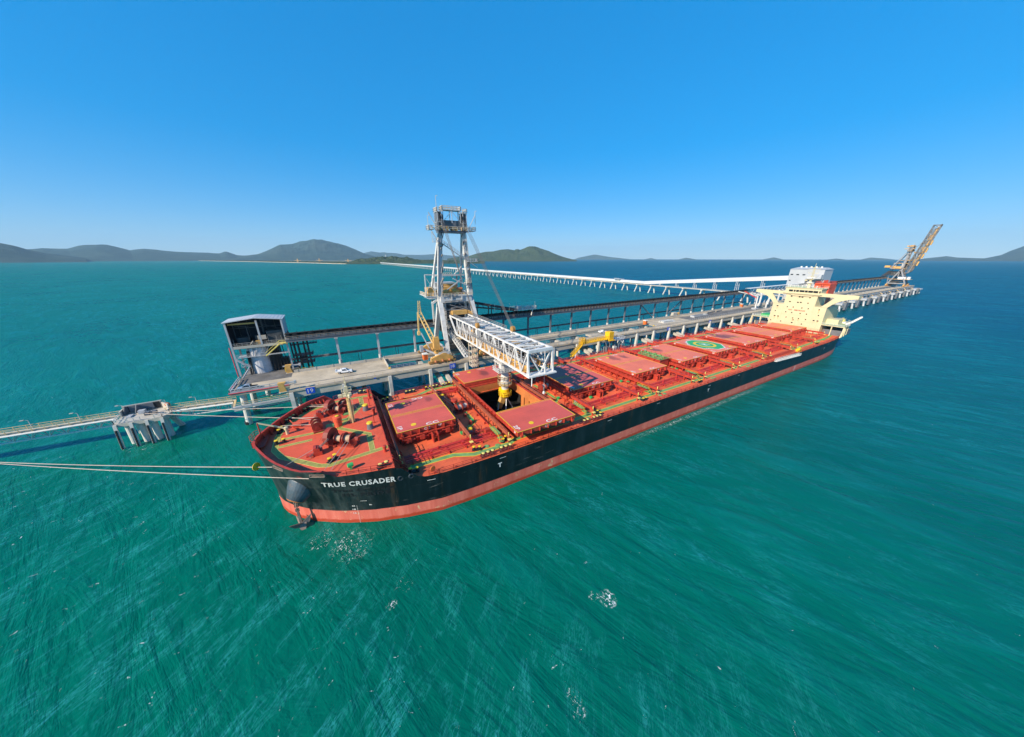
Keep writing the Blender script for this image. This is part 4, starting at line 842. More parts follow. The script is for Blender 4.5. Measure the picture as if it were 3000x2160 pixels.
mb = MB(); mb.box(AX - .6, 271, -8.1, 8.1, 30.6, 34.2); mb.box(AX - .9, 271.3, -8.6, 8.6, 34.2, 34.4); mb.box(AX - .9, AX - .3, -8.8, 8.8, 31.0, 31.4)
WH = mb.build('wheelhouse', CREAM, SHIP)
for ya, yb in ((6.4, 4.5), (4.1, 3.3), (3.0, 1.7), (1.4, -.8), (-1.0, -2.3), (-2.5, -4.6), (-4.8, -6.8), (-7.3, -7.9)): MB().box(AX - .66, AX - .58, yb, ya, 32.0, 33.1).build('window', GLASS, WH)
mb = MB(); mb.box(AX - .7, 271, -8.4, 8.4, 34.41, 34.45); mb.build('roof', paint('pale_green_deck', (.38, .50, .28), .7, .15, .6), WH)
mb = MB(); mb.rail([(AX - .6, -8.4, 34.4), (271, -8.4, 34.4), (271, 8.4, 34.4), (AX - .6, 8.4, 34.4), (AX - .6, -8.4, 34.4)], 1.1, 1.5, .04)
for y in (7.6, 6.6, 4.8, 3, 1.2, -2.2, -3.6, -5.4): mb.lathe((AX + .3, y, 34.4), [(.12, 0), (.12, .9), (.3, 1.0), (.3, 1.4)], 8)
mb.build('roof_rail', WHITE, WH)
for s_ in (-1, 1):                                              # open bridge wings on curved brackets
    mb = MB(); mb.box(AX, AX + 4.5, s_ * 7.2, s_ * 23.0, 30.3, 30.6); mb.box(AX - .15, AX, s_ * 7.2, s_ * 23.2, 30.2, 32.1); mb.box(AX + 4.5, AX + 4.6, s_ * 8, s_ * 23, 30.3, 31.7); mb.box(AX, AX + 4.5, s_ * 23.0, s_ * 23.15, 30.2, 32.1)
    arc = [(23.1, 30.3), (19.5, 29.6), (16.5, 28.3), (14.2, 26.5), (12.5, 24.5), (9.8, 24.5), (11.5, 26.6), (13.2, 28.8), (14.2, 29.9), (13.6, 30.3)]
    for xx in (AX - .16,): mb.prism([(xx, s_ * y, z) for y, z in arc], (.9, 0, 0))
    mb.build('bridge_wing', CREAM, SHIP)
GD = paint('green_poop_deck', (.28, .38, .20), .7, .2, .5)
mb = MB(); zc = 14.8
out = [(AX + .3, -22.2), (262, -22.2), (270, -21.5), (280, -19), (287, -15.5), (287, 15.5), (280, 19), (270, 21.5), (262, 22.2), (AX + .3, 22.2)]
mb.prism([(x, y, zc) for x, y in out], (0, 0, .35)); PD = mb.build('poop_deck', CREAM, SHIP)
MB().prism([(x * 1.0 + (.2 if x < 270 else -.2), y * .985, zc + .352) for x, y in out], (0, 0, .02)).build('deck_surface', GD, PD)
mb = MB()
for x, y in ((259.2, 21.8), (264, 21.6), (270, 21), (280, 18.4), (259.2, 17), (286, 14), (264, 16)):
    for s_ in (-1, 1): mb.box(x - .2, x + .2, s_ * y - .2, s_ * y + .2, MZ, zc)
for s_ in (-1, 1): mb.bar((259.0, s_ * 22, zc), (256.6, s_ * 22, MZ), .35); mb.bar((261.0, s_ * 22, zc), (258.6, s_ * 22, MZ), .35)
mb.build('poop_stanchion', CREAM, PD)
mb = MB(); mb.rail([(x, y, zc + .35) for x, y in out[:5]] + [(287, 15.5, zc + .35)] + [(x, y, zc + .35) for x, y in out[6:]] + [(AX + .3, 22.2, zc + .35), (AX + .3, 12.6, zc + .35)], 1.1, 1.5, .04, mids=2); mb.rail([(AX + .3, -12.6, zc + .35), (AX + .3, -22.2, zc + .35)], 1.1, 1.5, .04, mids=2); mb.build('poop_rail', WHITE, PD)
MB().box(261, 270, 13.2, 20, MZ, 12).build('dark_stern_gear', DGREY, PD); MB().box(262, 276, -21, -13, MZ, 12.4).build('dark_stern_gear', DGREY, PD)  # dark grey blocks filling the space under the poop deck
# funnel casing, radar mast, davit with lifeboat
mb = MB(); mb.box(266, 276, -8.6, -1.9, 30.5, 37.0); mb.box(266, 276, -8.7, -1.8, 36.2, 36.5); mb.box(272, 284, -6, 6, MZ, 30); FU = mb.build('funnel', paint('orange_red_funnel_paint', (.68, .09, .035), .5, .1, .5), SHIP)
mb = MB(); mb.rail([(266, -8.6, 37), (276, -8.6, 37), (276, -1.9, 37), (266, -1.9, 37), (266, -8.6, 37)], 1.0, 1.2, .05); [mb.tub((269 + 2 * i, -5, 37), (269 + 2 * i, -5, 38.6), .4, 8) for i in range(3)]; mb.lathe((265.6, -5.5, 35.2), [(.5, 0), (.75, .4), (.6, .95), (.2, 1.2)], 12); mb.build('funnel_gear', SKIRT, FU)
mb = MB(); mx, my = 259.6, -1.6
mb.bar((mx, my, 34.4), (mx, my, 39.6), 1.3, 1.6, w2=.9, h2=.9); mb.box(mx - 1.2, mx + 1.2, my - 1.4, my + 1.4, 39.2, 39.4); mb.box(mx - 1.0, mx + 1.0, my - 1.2, my + 1.2, 37.0, 37.2)
for dx, dy in ((-.35, -.35), (.35, -.35), (.35, .35), (-.35, .35)): mb.bar((mx + dx, my + dy, 39.4), (mx + dx * .6, my + dy * .6, 46), .14)
for k in range(7): z = 40 + .9 * k; mb.box(mx - .4, mx + .4, my - .4, my + .4, z, z + .1)
for z, wd in ((40.6, 3.2), (42.6, 4.2), (44.6, 5.0), (45.6, 3.4)): mb.bar((mx, my - wd / 2, z), (mx, my + wd / 2, z), .16); mb.bar((mx, my - wd / 2, z), (mx, my - wd / 2, z + .7), .1); mb.bar((mx, my + wd / 2, z), (mx, my + wd / 2, z + .7), .1)
mb.tub((mx, my, 46), (mx, my, 47.9), .1, 6); mb.lathe((mx - .4, my + 2.1, 38.1), [(.2, 0), (.6, .3), (.6, .7), (.2, 1)], 10)
RMAST = mb.build('radar_mast', CREAM, SHIP)
for z, L in ((37.6, 2.6), (40.2, 3.4)): MB().bar((mx - 1.0, my - L / 2, z), (mx - 1.0, my + L / 2, z), .25, .35).tub((mx - 1, my, z - .5), (mx - 1, my, z), .25, 8).build('radar_scanner', WHITE, RMAST)
mb = MB(); mb.bar((274.0, -20.0, 15.1), (277, -23.4, 19.2), .4, .5); mb.bar((278.0, -19.0, 15.1), (280, -22.6, 19.2), .4, .5); mb.bar((277, -23.4, 19.2), (280, -22.6, 19.2), .5); mb.bar((275.2, -21.3, 16.8), (278.8, -20.3, 16.8), .25); mb.bar((276.2, -22.5, 18.2), (279.4, -21.6, 18.2), .25); mb.build('lifeboat_davit', WHITE, SHIP)
mb = MB(); mb.lathe((276.0, -16.8, 16.6), [(.2, 0), (1.0, .8), (1.3, 2.5), (1.3, 5.0), (.9, 6.4), (.2, 7)], 12, axis=(1, .1, 0)); mb.v = [(276 + (a - 276) * .8 - 3, b, c - .4) for a, b, c in mb.v]; mb.build('lifeboat', PYEL, SHIP)
mb = MB(); mb.box(265, 272, -17.5, -12.5, 15.15, 17.8); mb.box(276, 280, -12.5, -8, 15.15, 22); mb.box(272, 276, -12.7, -8, 24.5, 25); mb.rail([(265, -17.5, 17.8), (272, -17.5, 17.8)], 1, 1.2, .04); mb.build('aft_housing', CREAM, ACC)
mb = MB(); mb.box(262, 270, 13.5, 18.5, 15.15, 16.6); mb.build('green_locker', BGREEN, PD)
mb = MB(); mb.box(273, 277, -18.6, -15.3, 15.15, 16.0); [mb.lathe((268 + 2.0 * k, -20.2, 15.3), [(.4, 0), (.4, .9), (.2, 1)], 8) for k in range(4)]; mb.build('liferaft_cradle', WHITE, PD)
# ================================================================== JETTY
JZ = 11.5; F0, F1, B0, B1 = 36.4, 42.4, 52.4, 56.6
BX = [18.1 + 14.6 * k for k in range(-2, 29)]
def jetty(x0, x1, bents, label, wides):
    J = thing('jetty', (x0, 46, 0), label, 'jetty')
    mb = MB(); mb.box(x0 if x0 > 100 else 3.0, x1, F0, F1, JZ - .5, JZ); mb.box(x0 if x0 > 100 else 33.6, x1, B0, B1, JZ - .5, JZ)
    mb.box(x0 if x0 > 100 else 3.0, x1, F0 - .15, F0, JZ - .4, JZ + .18)
    mb.build('deck_slab', ROADC, J)
    mb = MB()
    for ya, yb in ((F0 + .1, F0 + 1.6), (F1 - 1.5, F1 - .1), (B0 + .1, B0 + 1.6), (B1 - 1.5, B1 - .1)): mb.box(x0 if x0 > 100 else (3.0 if ya < 45 else 33.6), x1, ya, yb, JZ - (2.5 if ya < 45 else 1.5), JZ - .5)
    mb.build('edge_beam', CONC if x0 < 100 else GREY, J)
    for q, (xa, xb, ya, yb) in enumerate(wides): MB().box(xa, xb, ya, yb, JZ - .7, JZ - .004 * 2).build('wide_deck', COALDECK if q in (3, 4) else ROADC, J)
    mb = MB()                                                   # crane rails
    for y in (F0 + .9, F1 - .9, B0 + .9): mb.box(x0 if x0 > 100 else (4 if y < 45 else 34), x1 - 1, y - .07, y + .07, JZ, JZ + .12)
    mb.build('crane_rail', DGREY, J)
    mb = MB()
    mb.rail([(x0 if x0 > 100 else 34, F1 - .1, JZ), (x1, F1 - .1, JZ)], 1.1, 2.4, .04); mb.build('inner_railing', GREY, J)
    mb = MB(); x = (x0 if x0 > 100 else 6)
    k = 0
    while x < x1 - 2:
        if k < 98 and x0 < 100: MB().bar((x, F0 + .15, JZ), (x, F0 + .15, JZ + 1.1), .1).box(x - .12, x + .12, F0 + .03, F0 + .27, JZ, JZ + .05).build('edge_post', RAILM, J)
        else: mb.bar((x, F0 + .15, JZ), (x, F0 + .15, JZ + 1.1), .09)
        k += 1; x += 2.6 if k % 3 else 4.5
    o = mb.build('far_edge_posts', RAILM, J); o['kind'] = 'stuff'
    mb = MB(); mb.box(33.6 if x0 < 100 else x0, x1, B1 - .25, B1, JZ, JZ + 1.0)
    for k in range(int((x1 - max(x0, 33.6)) / 7.3)): xx = max(x0, 33.6) + 7.3 * k; mb.box(xx - .12, xx + .12, B1 - .32, B1 - .25, JZ, JZ + 1.25)
    mb.build('rear_parapet', CONC, J)
    for i, x in enumerate(bents):
        mb = MB(); w_ = 1.5
        if x > 34 or x0 > 100:
            mb.prism([(x - w_ / 2, F0 + 1.0, JZ - 2.5), (x - w_ / 2, F0 + 1.0, JZ - 3.6), (x - w_ / 2, 41, JZ - 4.2), (x - w_ / 2, 57, JZ - 4.2), (x - w_ / 2, 61, JZ - 2.6), (x - w_ / 2, 61, JZ - .6), (x - w_ / 2, 55, JZ - 2.4)], (w_, 0, 0))
        else: mb.box(x - .8, x + .8, 37, 60.5, JZ - 2.6, JZ - .71)
        mb.build('crosshead', CONC, J)
        for y, dy in ((39.4, 0), (52.0, -2), (57, 2.6)): MB().tub((x, y, JZ - 2.6), (x + (.6 if i % 2 else -.6), y + dy, -4), .62, 12).build('pile', PILE if x0 < 100 else GREY, J)
        mb = MB(); mb.prism([(x - .55, F0 + .15, JZ - .55), (x - .55, F0 - .55, JZ - .6), (x - .55, F0 - .85, JZ - 3.2), (x - .55, F0 - .6, -1), (x - .55, F0 + .6, -1), (x - .55, F0 + .3, JZ - 3)], (1.1, 0, 0)); mb.build('fender_leg', PILE if x0 < 100 else DGREY, J)
    return J
J1 = jetty(-12.5, 440, [b for b in BX if b > 0 and b < 440], 'long grey concrete jetty beside the ship with crane rails and open water bays', [(3.0, 33.6, F1, 55.2), (-12.5, 3.0, 42.4, 55.2), (190, 226, F1 + .02, B0 - .02), (226.02, 300, F1 + .02, B0 - .02), (300, 330, F1 + .02, 52), (58, 68, F1 + .02, 47.2), (136, 152, F1 + .02, 47.5)])
def part(name, mat, parent, fn):
    mb = MB(); fn(mb); return mb.build(name, mat, parent)
def f(mb):                                                      # walls, kerbs and rails of the near platform
    mb.box(3, 33.4, 55.0, 55.25, JZ, JZ + 1.0); mb.box(33.4, 33.65, 43, 55.25, JZ, JZ + 1.0)
    for k in range(6): mb.box(4 + 5.6 * k, 4.3 + 5.6 * k, 54.9, 55.0, JZ, JZ + 1.2)
part('platform_wall', CONC, J1, f)
def f(mb):
    mb.rail([(-12.3, 55.2, JZ), (-12.3, 42.6, JZ), (2.6, 42.6, JZ)], 1.3, 2.6, .09, mids=1); mb.box(-12.4, 2.8, 42.45, 42.52, JZ + .1, JZ + .5)
    mb.rail([(-12.0, 50.2, JZ), (-12.0, 42.9, JZ)], .8, 1.2, .12)
part('platform_guardrail', GREY, J1, f)
part('red_pipe', paint('hydrant_red', (.62, .03, .05), .45, .1, 1), J1, lambda mb: (mb.tub((-12.6, 42.3, JZ + .1), (2.6, 42.3, JZ + .1), .12, 6), mb.tub((-12.6, 42.3, JZ + .1), (-13.4, 56, JZ + .1), .12, 6), mb.tub((-13.6, 60, JZ), (-13.6, 60, 22), .14, 6)))
part('coal_stained_deck', COALDECK, J1, lambda mb: (mb.box(-12.2, 2.5, 50.6, 55.18, JZ - .005, JZ + .012), mb.box(-12.6, 4.5, 55.2, 70, JZ - .6, JZ + .004)))
for x, y in ((-9.8, 44.0), (-9.8, 55.2), (-8, 68), (2, 68), (2.2, 44.6)): MB().tub((x, y, JZ - .6), (x - 1.0 * (1 if x < 0 else -.6), y + .8 * (1 if y > 50 else .2), -4), .85, 14).build('platform_pile', PILE, J1)
for x, y in ((-10.75, 44.15), (-10.75, 55.75)): MB().lathe((x, y, -.3), [(.92, 0), (.95, .9), (.9, 1.3)], 14).build('pile_growth', BLACK, J1)
def f(mb):                                                      # lower access walkway under the near end
    mb.box(-12.5, 4, 41.0, 42.2, 7.2, 7.4); mb.rail([(-12.5, 41.0, 7.4), (4, 41.0, 7.4)], 1.1, 2.2, .05); mb.bar((-12.5, 41.2, 7.0), (4, 41.2, 7.0), .35, .4); mb.bar((-12.5, 42.1, 6.0), (4, 42.1, 6.0), .3)
part('lower_walkway', GREY, J1, f)
part('walkway_rail', RAILM, J1, lambda mb: (mb.rail([(-12.5, 42.2, 7.4), (4, 42.2, 7.4)], 1.1, 2.2, .05), mb.bar((-12.3, 45.2, 8.4), (-12.3, 42, 7.3), .5, .2)))
def f(mb):
    for k in range(9): x = -6 + 1.1 * k; mb.bar((x - .8, 44.5 + .3 * math.sin(k * 2), 8.2 + .4 * math.sin(k)), (x + 2.4, 43.6 + .5 * math.cos(k * 3), 8.8 + .5 * math.cos(k * 1.7)), .22)
part('broken_pipe_rack', CONC, J1, f)
def f(mb):
    mb.box(3.2, 33, 40.6, 42.4, JZ, JZ + .012)
    for x in (31.0, 186): mb.rail([(x, F1, JZ), (x, 49, JZ)], 1.1, 1.6, .06)
part('yellow_stop', YEL, J1, lambda mb: [mb.box(x, x + .9, y, y + .9, JZ, JZ + .45) for x, y in ((33.4, 42.4), (187.2, 42.6), (67.5, 42.6))])
for nm, x, y in (('near', 1.6, 37.1), ('far', 1.6, 56.2)):
    t = thing('rail_buffer', (x, y, JZ), 'ochre wedge-shaped rail buffer at the %s' % ('seaward front corner of the near platform' if nm == 'near' else 'back of the platform beside the transfer house'), 'buffer', 'ochre rail buffers')
    mb = MB(); mb.prism([(x - .9, y - .6, JZ), (x + .9, y - .6, JZ), (x + .5, y - .6, JZ + 2.2), (x + 1.1, y - .6, JZ + 3.0), (x - .9, y - .6, JZ + 3.0)], (0, 1.2, 0)); mb.build('wedge', TAN, t)
    MB().bar((x - 1.6, y, JZ + 2.6), (x + 3.4, y, JZ + 2.6), .35).box(x + 3.2, x + 3.8, y - .5, y + .5, JZ + 2.2, JZ + 3.0).build('buffer_bar', GREY, t)
    MB().box(x - 1.1, x + 1.1, y - .9, y + .9, JZ, JZ + .06).build('base', CONC, t)
# numbered signs on the beam face
def berth_sign(x, n, label, w_=2.4):
    t = thing('berth_sign', (x, F0 - .2, JZ - .9), label, 'sign', 'blue berth number signs')
    MB().box(x - w_ / 2, x + w_ / 2, F0 - .26, F0 - .16, JZ - 1.9, JZ + .1).build('board', BLUE, t)
    mb = MB(); put_text(mb, n, 1.75, (x, F0 - .27, JZ - .9), (1, 0, 0), (0, 0, 1), 1.1, .012); mb.build('numerals', WHITE, t)
berth_sign(8.6, '19', 'blue number 19 sign on the jetty edge above the bow'); berth_sign(56.2, '18', 'blue number 18 sign on the jetty edge below the ochre loader bogie'); berth_sign(192, '17', 'small blue number 17 sign on the jetty beam beyond the yellow gangway'); berth_sign(237, '16', 'small blue number 16 sign on the jetty beam, nearest the cream bridge')
MB().box(27.5, 28.2, F0 - .2, F0 - .16, JZ - .7, JZ - .3).build('level_plate', BLUE, J1)
# fender units between beam and ship
def fender(x, lab):
    t = thing('fender', (x, 31, 0), lab, 'fender', 'concrete fender units along the berth')
    for dx in (-1.6, 1.6): MB().bar((x + dx, 43.5, 7.6), (x + dx, 28.2, 4.6), 1.4, 1.3).build('strut', CONC, t)
    MB().box(x - 3.6, x + 3.6, 26.0, 28.0, 1.6, 5.6).build('head_block', CONC, t)
    MB().box(x - 3.2, x + 3.2, 24.6, 26.0, .6, 6.2).build('rubber_panel', BLACK, t)
    for dx in (-2.2, 2.2): MB().tub((x + dx, 27.2, 3), (x + dx * 1.3, 28.6, -4), .55, 10).build('pile', PILE, t)
for x, lab in ((22.5, 'concrete fender unit between the bow and the 19 sign on the jetty'), (52.4, 'concrete fender unit with two sloping struts under the 18 sign'), (96, 'concrete fender unit hidden behind the loader boom'), (128, 'pale concrete fender unit under the yellow gangway'), (172, 'pale concrete fender unit just beyond the yellow gangway'), (202, 'pale concrete fender unit beside the 17 sign'), (236, 'pale concrete fender unit below the 16 sign'), (266, 'shaded concrete fender unit close to the cream superstructure')): fender(x, lab)
# the far berth beyond the trestle
BX2 = [452 + 14.6 * k for k in range(24)]
J2 = jetty(462, 795, BX2, 'dark far jetty running on beyond the bridge to the raised second loader', [])
for k in range(9):
    x = 470 + 38 * k; t = thing('berthing_frame', (x, 31, 0), 'grey berthing frame on raked piles in the row off the far jetty', 'fender', 'berthing frames of the far jetty')
    MB().box(x - 9, x + 9, 29, 34, 6.0, 8.0).build('platform', GREY, t); MB().box(x - 3, x + 3, 27.4, 29, 1.2, 8.4).build('panel', DGREY, t)
    for dx in (-7, 7): MB().tub((x + dx, 31, 6), (x + dx * 1.3, 29.2, -4), .9, 8).build('pile', GREY, t)
    MB().rail([(x - 9, 29, 8), (x + 9, 29, 8)], 1.1, 3, .08).bar((x, 34, 8), (x, 38, 11), .5).build('railing', RAILM, t)
x = 800; t = thing('end_dolphin', (x, 33, 0), 'small grey dolphin standing alone past the far end of the jetty', 'dolphin'); MB().box(x - 8, x + 8, 29, 37, 5.5, 7.5).build('platform', GREY, t)
for dx, y in ((-6, 31), (6, 31), (-6, 35), (6, 35)): MB().tub((x + dx, y, 6), (x + dx * 1.2, y, -4), .8, 8).build('pile', PILE, t)

# ================================================================== BERTH CONVEYOR
def conveyor(x0, x1, label, cols, zb=22.3):
    Cn = thing('belt_conveyor', (x0, 58.7, JZ), label, 'conveyor'); y0, y1 = 56.9, 60.9
    mb = MB(); mb.box(x0, x1, y0 + .2, y0 + .55, zb, zb + .9); mb.box(x0, x1, y1 - .55, y1 - .2, zb, zb + .9); mb.box(x0, x1, y0, y1, zb + .9, zb + 1.0); mb.build('girder', DGREY, Cn)
    mb = MB(); mb.add([(x, y, z) for x in (x0, x1) for y, z in ((58.0, 25.3), (58.4, 24.95), (59.4, 24.95), (59.8, 25.3))], [(0, 1, 5, 4), (1, 2, 6, 5), (2, 3, 7, 6)]); mb.box(x0, x1, 58.1, 59.7, 23.9, 23.95); mb.build('belt', BLACK, Cn)
    mb = MB(); mb.box(x0, x1, 57.85, 58.0, 24.3, 24.75); mb.box(x0, x1, 59.8, 59.95, 24.3, 24.75)
    n = int((x1 - x0) / 2.4)
    for k in range(n): x = x0 + 2.4 * (k + .5); mb.bar((x, 57.8, 23.3), (x, 57.8, 25.55), .35, .18); mb.bar((x, 60.0, 23.3), (x, 60.0, 25.55), .35, .18); mb.box(x - .28, x + .28, 57.75, 60.05, 24.45, 24.8)
    for k in range(int((x1 - x0) / 4.8)): x = x0 + 4.8 * (k + .5); mb.box(x, x + 1.1, 57.6, 57.75, 24.75, 25.55)
    mb.build('idler_frame', BLACK, Cn)
    mb = MB(); mb.rail([(x0, y0 + .05, zb + 1.0), (x1, y0 + .05, zb + 1.0)], 1.1, 2.4, .045); mb.rail([(x0, y1 - .05, zb + 1.0), (x1, y1 - .05, zb + 1.0)], 1.1, 2.4, .045); mb.build('handrail', paint('dull_tan_rail', (.38, .30, .22), .7, .3, .5), Cn)
    for i, x in enumerate(cols):
        mb = MB(); mb.bar((x, 58.7, JZ - .6), (x, 58.7, zb), .75, .75); mb.box(x - .6, x + .6, 56.7, 61.0, zb - .35, zb); mb.build('column', GREY if x < 60 else DGREY, Cn)
        MB().lathe((x, 58.7, JZ - 1), [(.75, 0), (.62, 1.0), (.62, 2.6)], 10).build('column_base', PILE, Cn)
    return Cn
CV1 = conveyor(2.6, 331, 'long black belt conveyor on tall columns behind the jetty', [18.1 + 14.6 * k for k in range(22)])
part('brace', DGREY, CV1, lambda mb: (mb.bar((193.3, 58.7, 22), (207.9, 58.7, 12), .45), mb.bar((237.1, 58.7, 22), (222.5, 58.7, 13), .45)))
def f(mb):
    mb.box(2.6, 331, 60.5, 61.4, 14.6, 14.95); mb.tub((2.6, 60.9, 15.2), (331, 60.9, 15.2), .25, 6)
    for k in range(22): x = 25.3 + 14.6 * k; mb.bar((x - .5, 61, 11), (x - .5, 61, 14.6), .18); mb.bar((x + .5, 61, 11), (x + .5, 61, 14.6), .18)
part('service_pipe', paint('weathered_brown_steel', (.16, .15, .14), .7, .3, .4), CV1, f)
CV2 = conveyor(452, 742, 'distant black belt conveyor on close-set columns leading to the raised loader', [456 + 14.6 * k for k in range(19)])
# covered truss gallery climbing from the conveyor to the grey transfer building
G = thing('truss_gallery', (385, 58.7, 11), 'white-roofed lattice conveyor gallery joining the black conveyor to the grey building', 'gallery')
za, zb_ = 22.8, 23.4
MB().prism([(330, 56.6, 26.3), (330, 58.7, 26.7), (330, 60.8, 26.3)], (112, 0, .4)).build('roof', WHITE, G)
def f(mb):
    for y in (56.8, 60.6):
        for z in (22.9, 26.2): mb.bar((330, y, z), (442, y, z + .4), .35)
        n = 28
        for k in range(n): xa, xb = 330 + 4 * k, 334 + 4 * k; mb.bar((xa, y, 22.9 if k % 2 else 26.2), (xb, y, 26.4 if k % 2 else 23.1), .22)
    mb.box(330, 442, 56.8, 60.6, 22.7, 22.85)
part('truss', GREY, G, f)
for x in (345, 372, 400, 428):
    mb = MB(); mb.bar((x, 57, 11), (x, 57.4, 22.7), .7); mb.bar((x, 60.6, 11), (x, 60.2, 22.7), .7); mb.bar((x, 57.2, 17), (x, 60.4, 22), .3); mb.build('trestle_leg', GREY, G)
# white pipe risers by the bridge
for k, x in enumerate((334, 350, 368, 392)):
    t = thing('pipe_mast', (x, 50, 11), 'white bent pipe mast in the row behind the cream ship bridge', 'pipe mast', 'white pipe masts near the bridge')
    MB().path([(x, 50, 5), (x, 50, 12.5), (x + 2, 50, 13.4), (x + 2, 50, 21), (x + 5, 52, 23.5)], .7, 8).build('pipe', LEGW, t); MB().path([(x + 2, 50, 20.5), (x - 3, 56, 23)], .35, 6).box(x + .6, x + 2.4, 49.2, 50.8, 12.3, 14.4).build('elbow_bracket', LEGW, t)

# ================================================================== APPROACH TRESTLE
T = thing('approach_trestle', (450, 1600, 0), 'very long white-clad conveyor trestle on raked piles running across the bay to shore', 'trestle')
MB().box(446.0, 454.5, 70, 3230, 11.2, 12.0).build('deck', CONC, T)
CLAD = paint('white_cladding', (.58, .59, .60), .45, .06, .05, spec=.4)
mb = MB()
def gal(ya, yb, z0a, z0b):
    mb.add([(x, y, z) for y, z0 in ((ya, z0a), (yb, z0b)) for x, z in ((447, z0), (447, z0 + 3.6), (449.5, z0 + 4.5), (452, z0 + 3.6), (452, z0))], [(0, 1, 6, 5), (1, 2, 7, 6), (2, 3, 8, 7), (3, 4, 9, 8), (4, 0, 5, 9)])
gal(255, 3230, 12.4, 12.4); gal(62, 255, 29.8, 12.4); mb.build('gallery', CLAD, T)
mb = MB(); y = 70
while y < 900:
    z0 = 12.4 if y > 255 else 29.8 + (12.4 - 29.8) * (y - 62) / 193
    mb.box(446.93, 447.0, y, y + 1.6, z0 + .3, z0 + 3.5); y += 9
mb.build('gallery_panel', paint('yellowed_translucent_panel', (.72, .68, .52), .5, .1, .1), T)
mb = MB(); mb.rail([(446.1, 70, 12.0), (446.1, 900, 12.0)], 1.1, 6, .06); mb.tub((446.6, 250, 13.2), (446.6, 3200, 13.2), .25, 5); mb.build('trestle_rail', GREY, T)
allb = [84 + 25.8 * k for k in range(122)]
def bent(mb, y, far=False):
    mb.box(445.0, 455.5, y - 1.0, y + 1.0, 10.0, 11.2)
    for x, s_, dy in ((447, -1, 4.8), (453.5, 1, -1.8)): mb.bar((x, y + .4, 10), (x + s_ * 1.5, y + dy, -4), 1.5, 1.5) if far else mb.tub((x, y + .4, 10), (x + s_ * 1.3, y + dy, -4), .85, 8)
for y in allb[:98]: mb = MB(); bent(mb, y); mb.build('pile_bent', PILE, T)
mb = MB(); [bent(mb, y, True) for y in allb[98:]]; o = mb.build('far_pile_bents', PILE, T); o['kind'] = 'stuff'
for y in [96 + 25.8 * k for k in range(6)]:
    z0 = 29.8 + (12.4 - 29.8) * (y - 62) / 193; mb = MB()
    for x in (447.3, 451.7): mb.bar((x, y - 1.2, 12), (x, y - .8, z0), .4); mb.bar((x, y + 1.2, 12), (x, y + .8, z0), .4); [mb.bar((x, y - 1.1, 12 + (z0 - 12) * i / 4), (x, y + 1.1, 12 + (z0 - 12) * (i + 1) / 4), .2) for i in range(4)]
    mb.build('gallery_leg', GREY, T)
mb = MB(); mb.box(444, 456, 300, 312, 17, 18); mb.rail([(444, 300, 18), (444, 312, 18)], 1.2, 2, .08); mb.build('roof_platform', GREY, T)

# ================================================================== TRANSFER BUILDINGS
TB = thing('transfer_building', (452, 58, 11), 'big pale grey metal-clad transfer building beyond the ship bridge', 'building')
CL2 = paint('grey_cladding', (.42, .44, .46), .5, .06, .1, streak=.12, rustcol=(.25, .24, .22))
mb = MB(); y0, y1 = 44.3, 71.4; mb.box(440, 462, 57, y1, 12, 40.2); mb.box(440, 462, y0, 57, 31.0, 40.2); mb.box(446, 462, y0, 57, 24.0, 31.0)
for k in range(27): y = y0 + .5 + k; mb.box(439.94, 440, y, y + .12, 31.0 if y < 57 else 12, 40.2)
mb.build('wall', CL2, TB)
MB().add([(x, y, z) for x, y, z in ((439.6, y0 - .4, 40.2), (439.6, y1 + .4, 40.2), (462.4, y1 + .4, 40.2), (462.4, y0 - .4, 40.2), (449, y0 + 2, 42.0), (449, y1 - 3, 42.0), (454, y1 - 3, 42.0), (454, y0 + 2, 42.0))], [(0, 1, 5, 4), (1, 2, 6, 5), (2, 3, 7, 6), (3, 0, 4, 7), (4, 5, 6, 7), (0, 3, 2, 1)]).build('roof', GREY, TB)
for k in range(5): MB().lathe((449, 50 + 4 * k, 41.6), [(.9, 0), (.9, 1.1), (.3, 1.5)], 8).build('roof_vent', WHITE, TB)
for y in (69, 64.2, 59.2): MB().box(439.85, 439.99, y - 1.1, y + 1.1, 34.4, 35.4).build('window', GLASS, TB)
MB().box(439.85, 439.99, 68.6, 70.2, 28.5, 29.4).build('window', GLASS, TB)
mb = MB(); mb.box(441, 461, 45, 57, 23.6, 24.0); [mb.bar((441, y, 12), (441, y, 31), .5) for y in (44.6, 50)]; mb.bar((441, 56.8, 30.5), (441, 50, 25), .35); mb.rail([(440.5, 45, 24), (440.5, 57, 24)], 1.1, 1.5, .06); mb.box(442, 446, 47, 54, 24, 26); mb.box(436, 440, 44.4, 49, 31.5, 35.5); mb.build('open_frame', GREY, TB)
mb = MB(); mb.box(440, 462, 45, 71, 9.5, 12.0); [mb.tub((x, y, 10), (x, y + 1.5, -4), .8, 8) for x in (442, 460) for y in (46, 58, 70)]; mb.build('platform', CONC, TB)

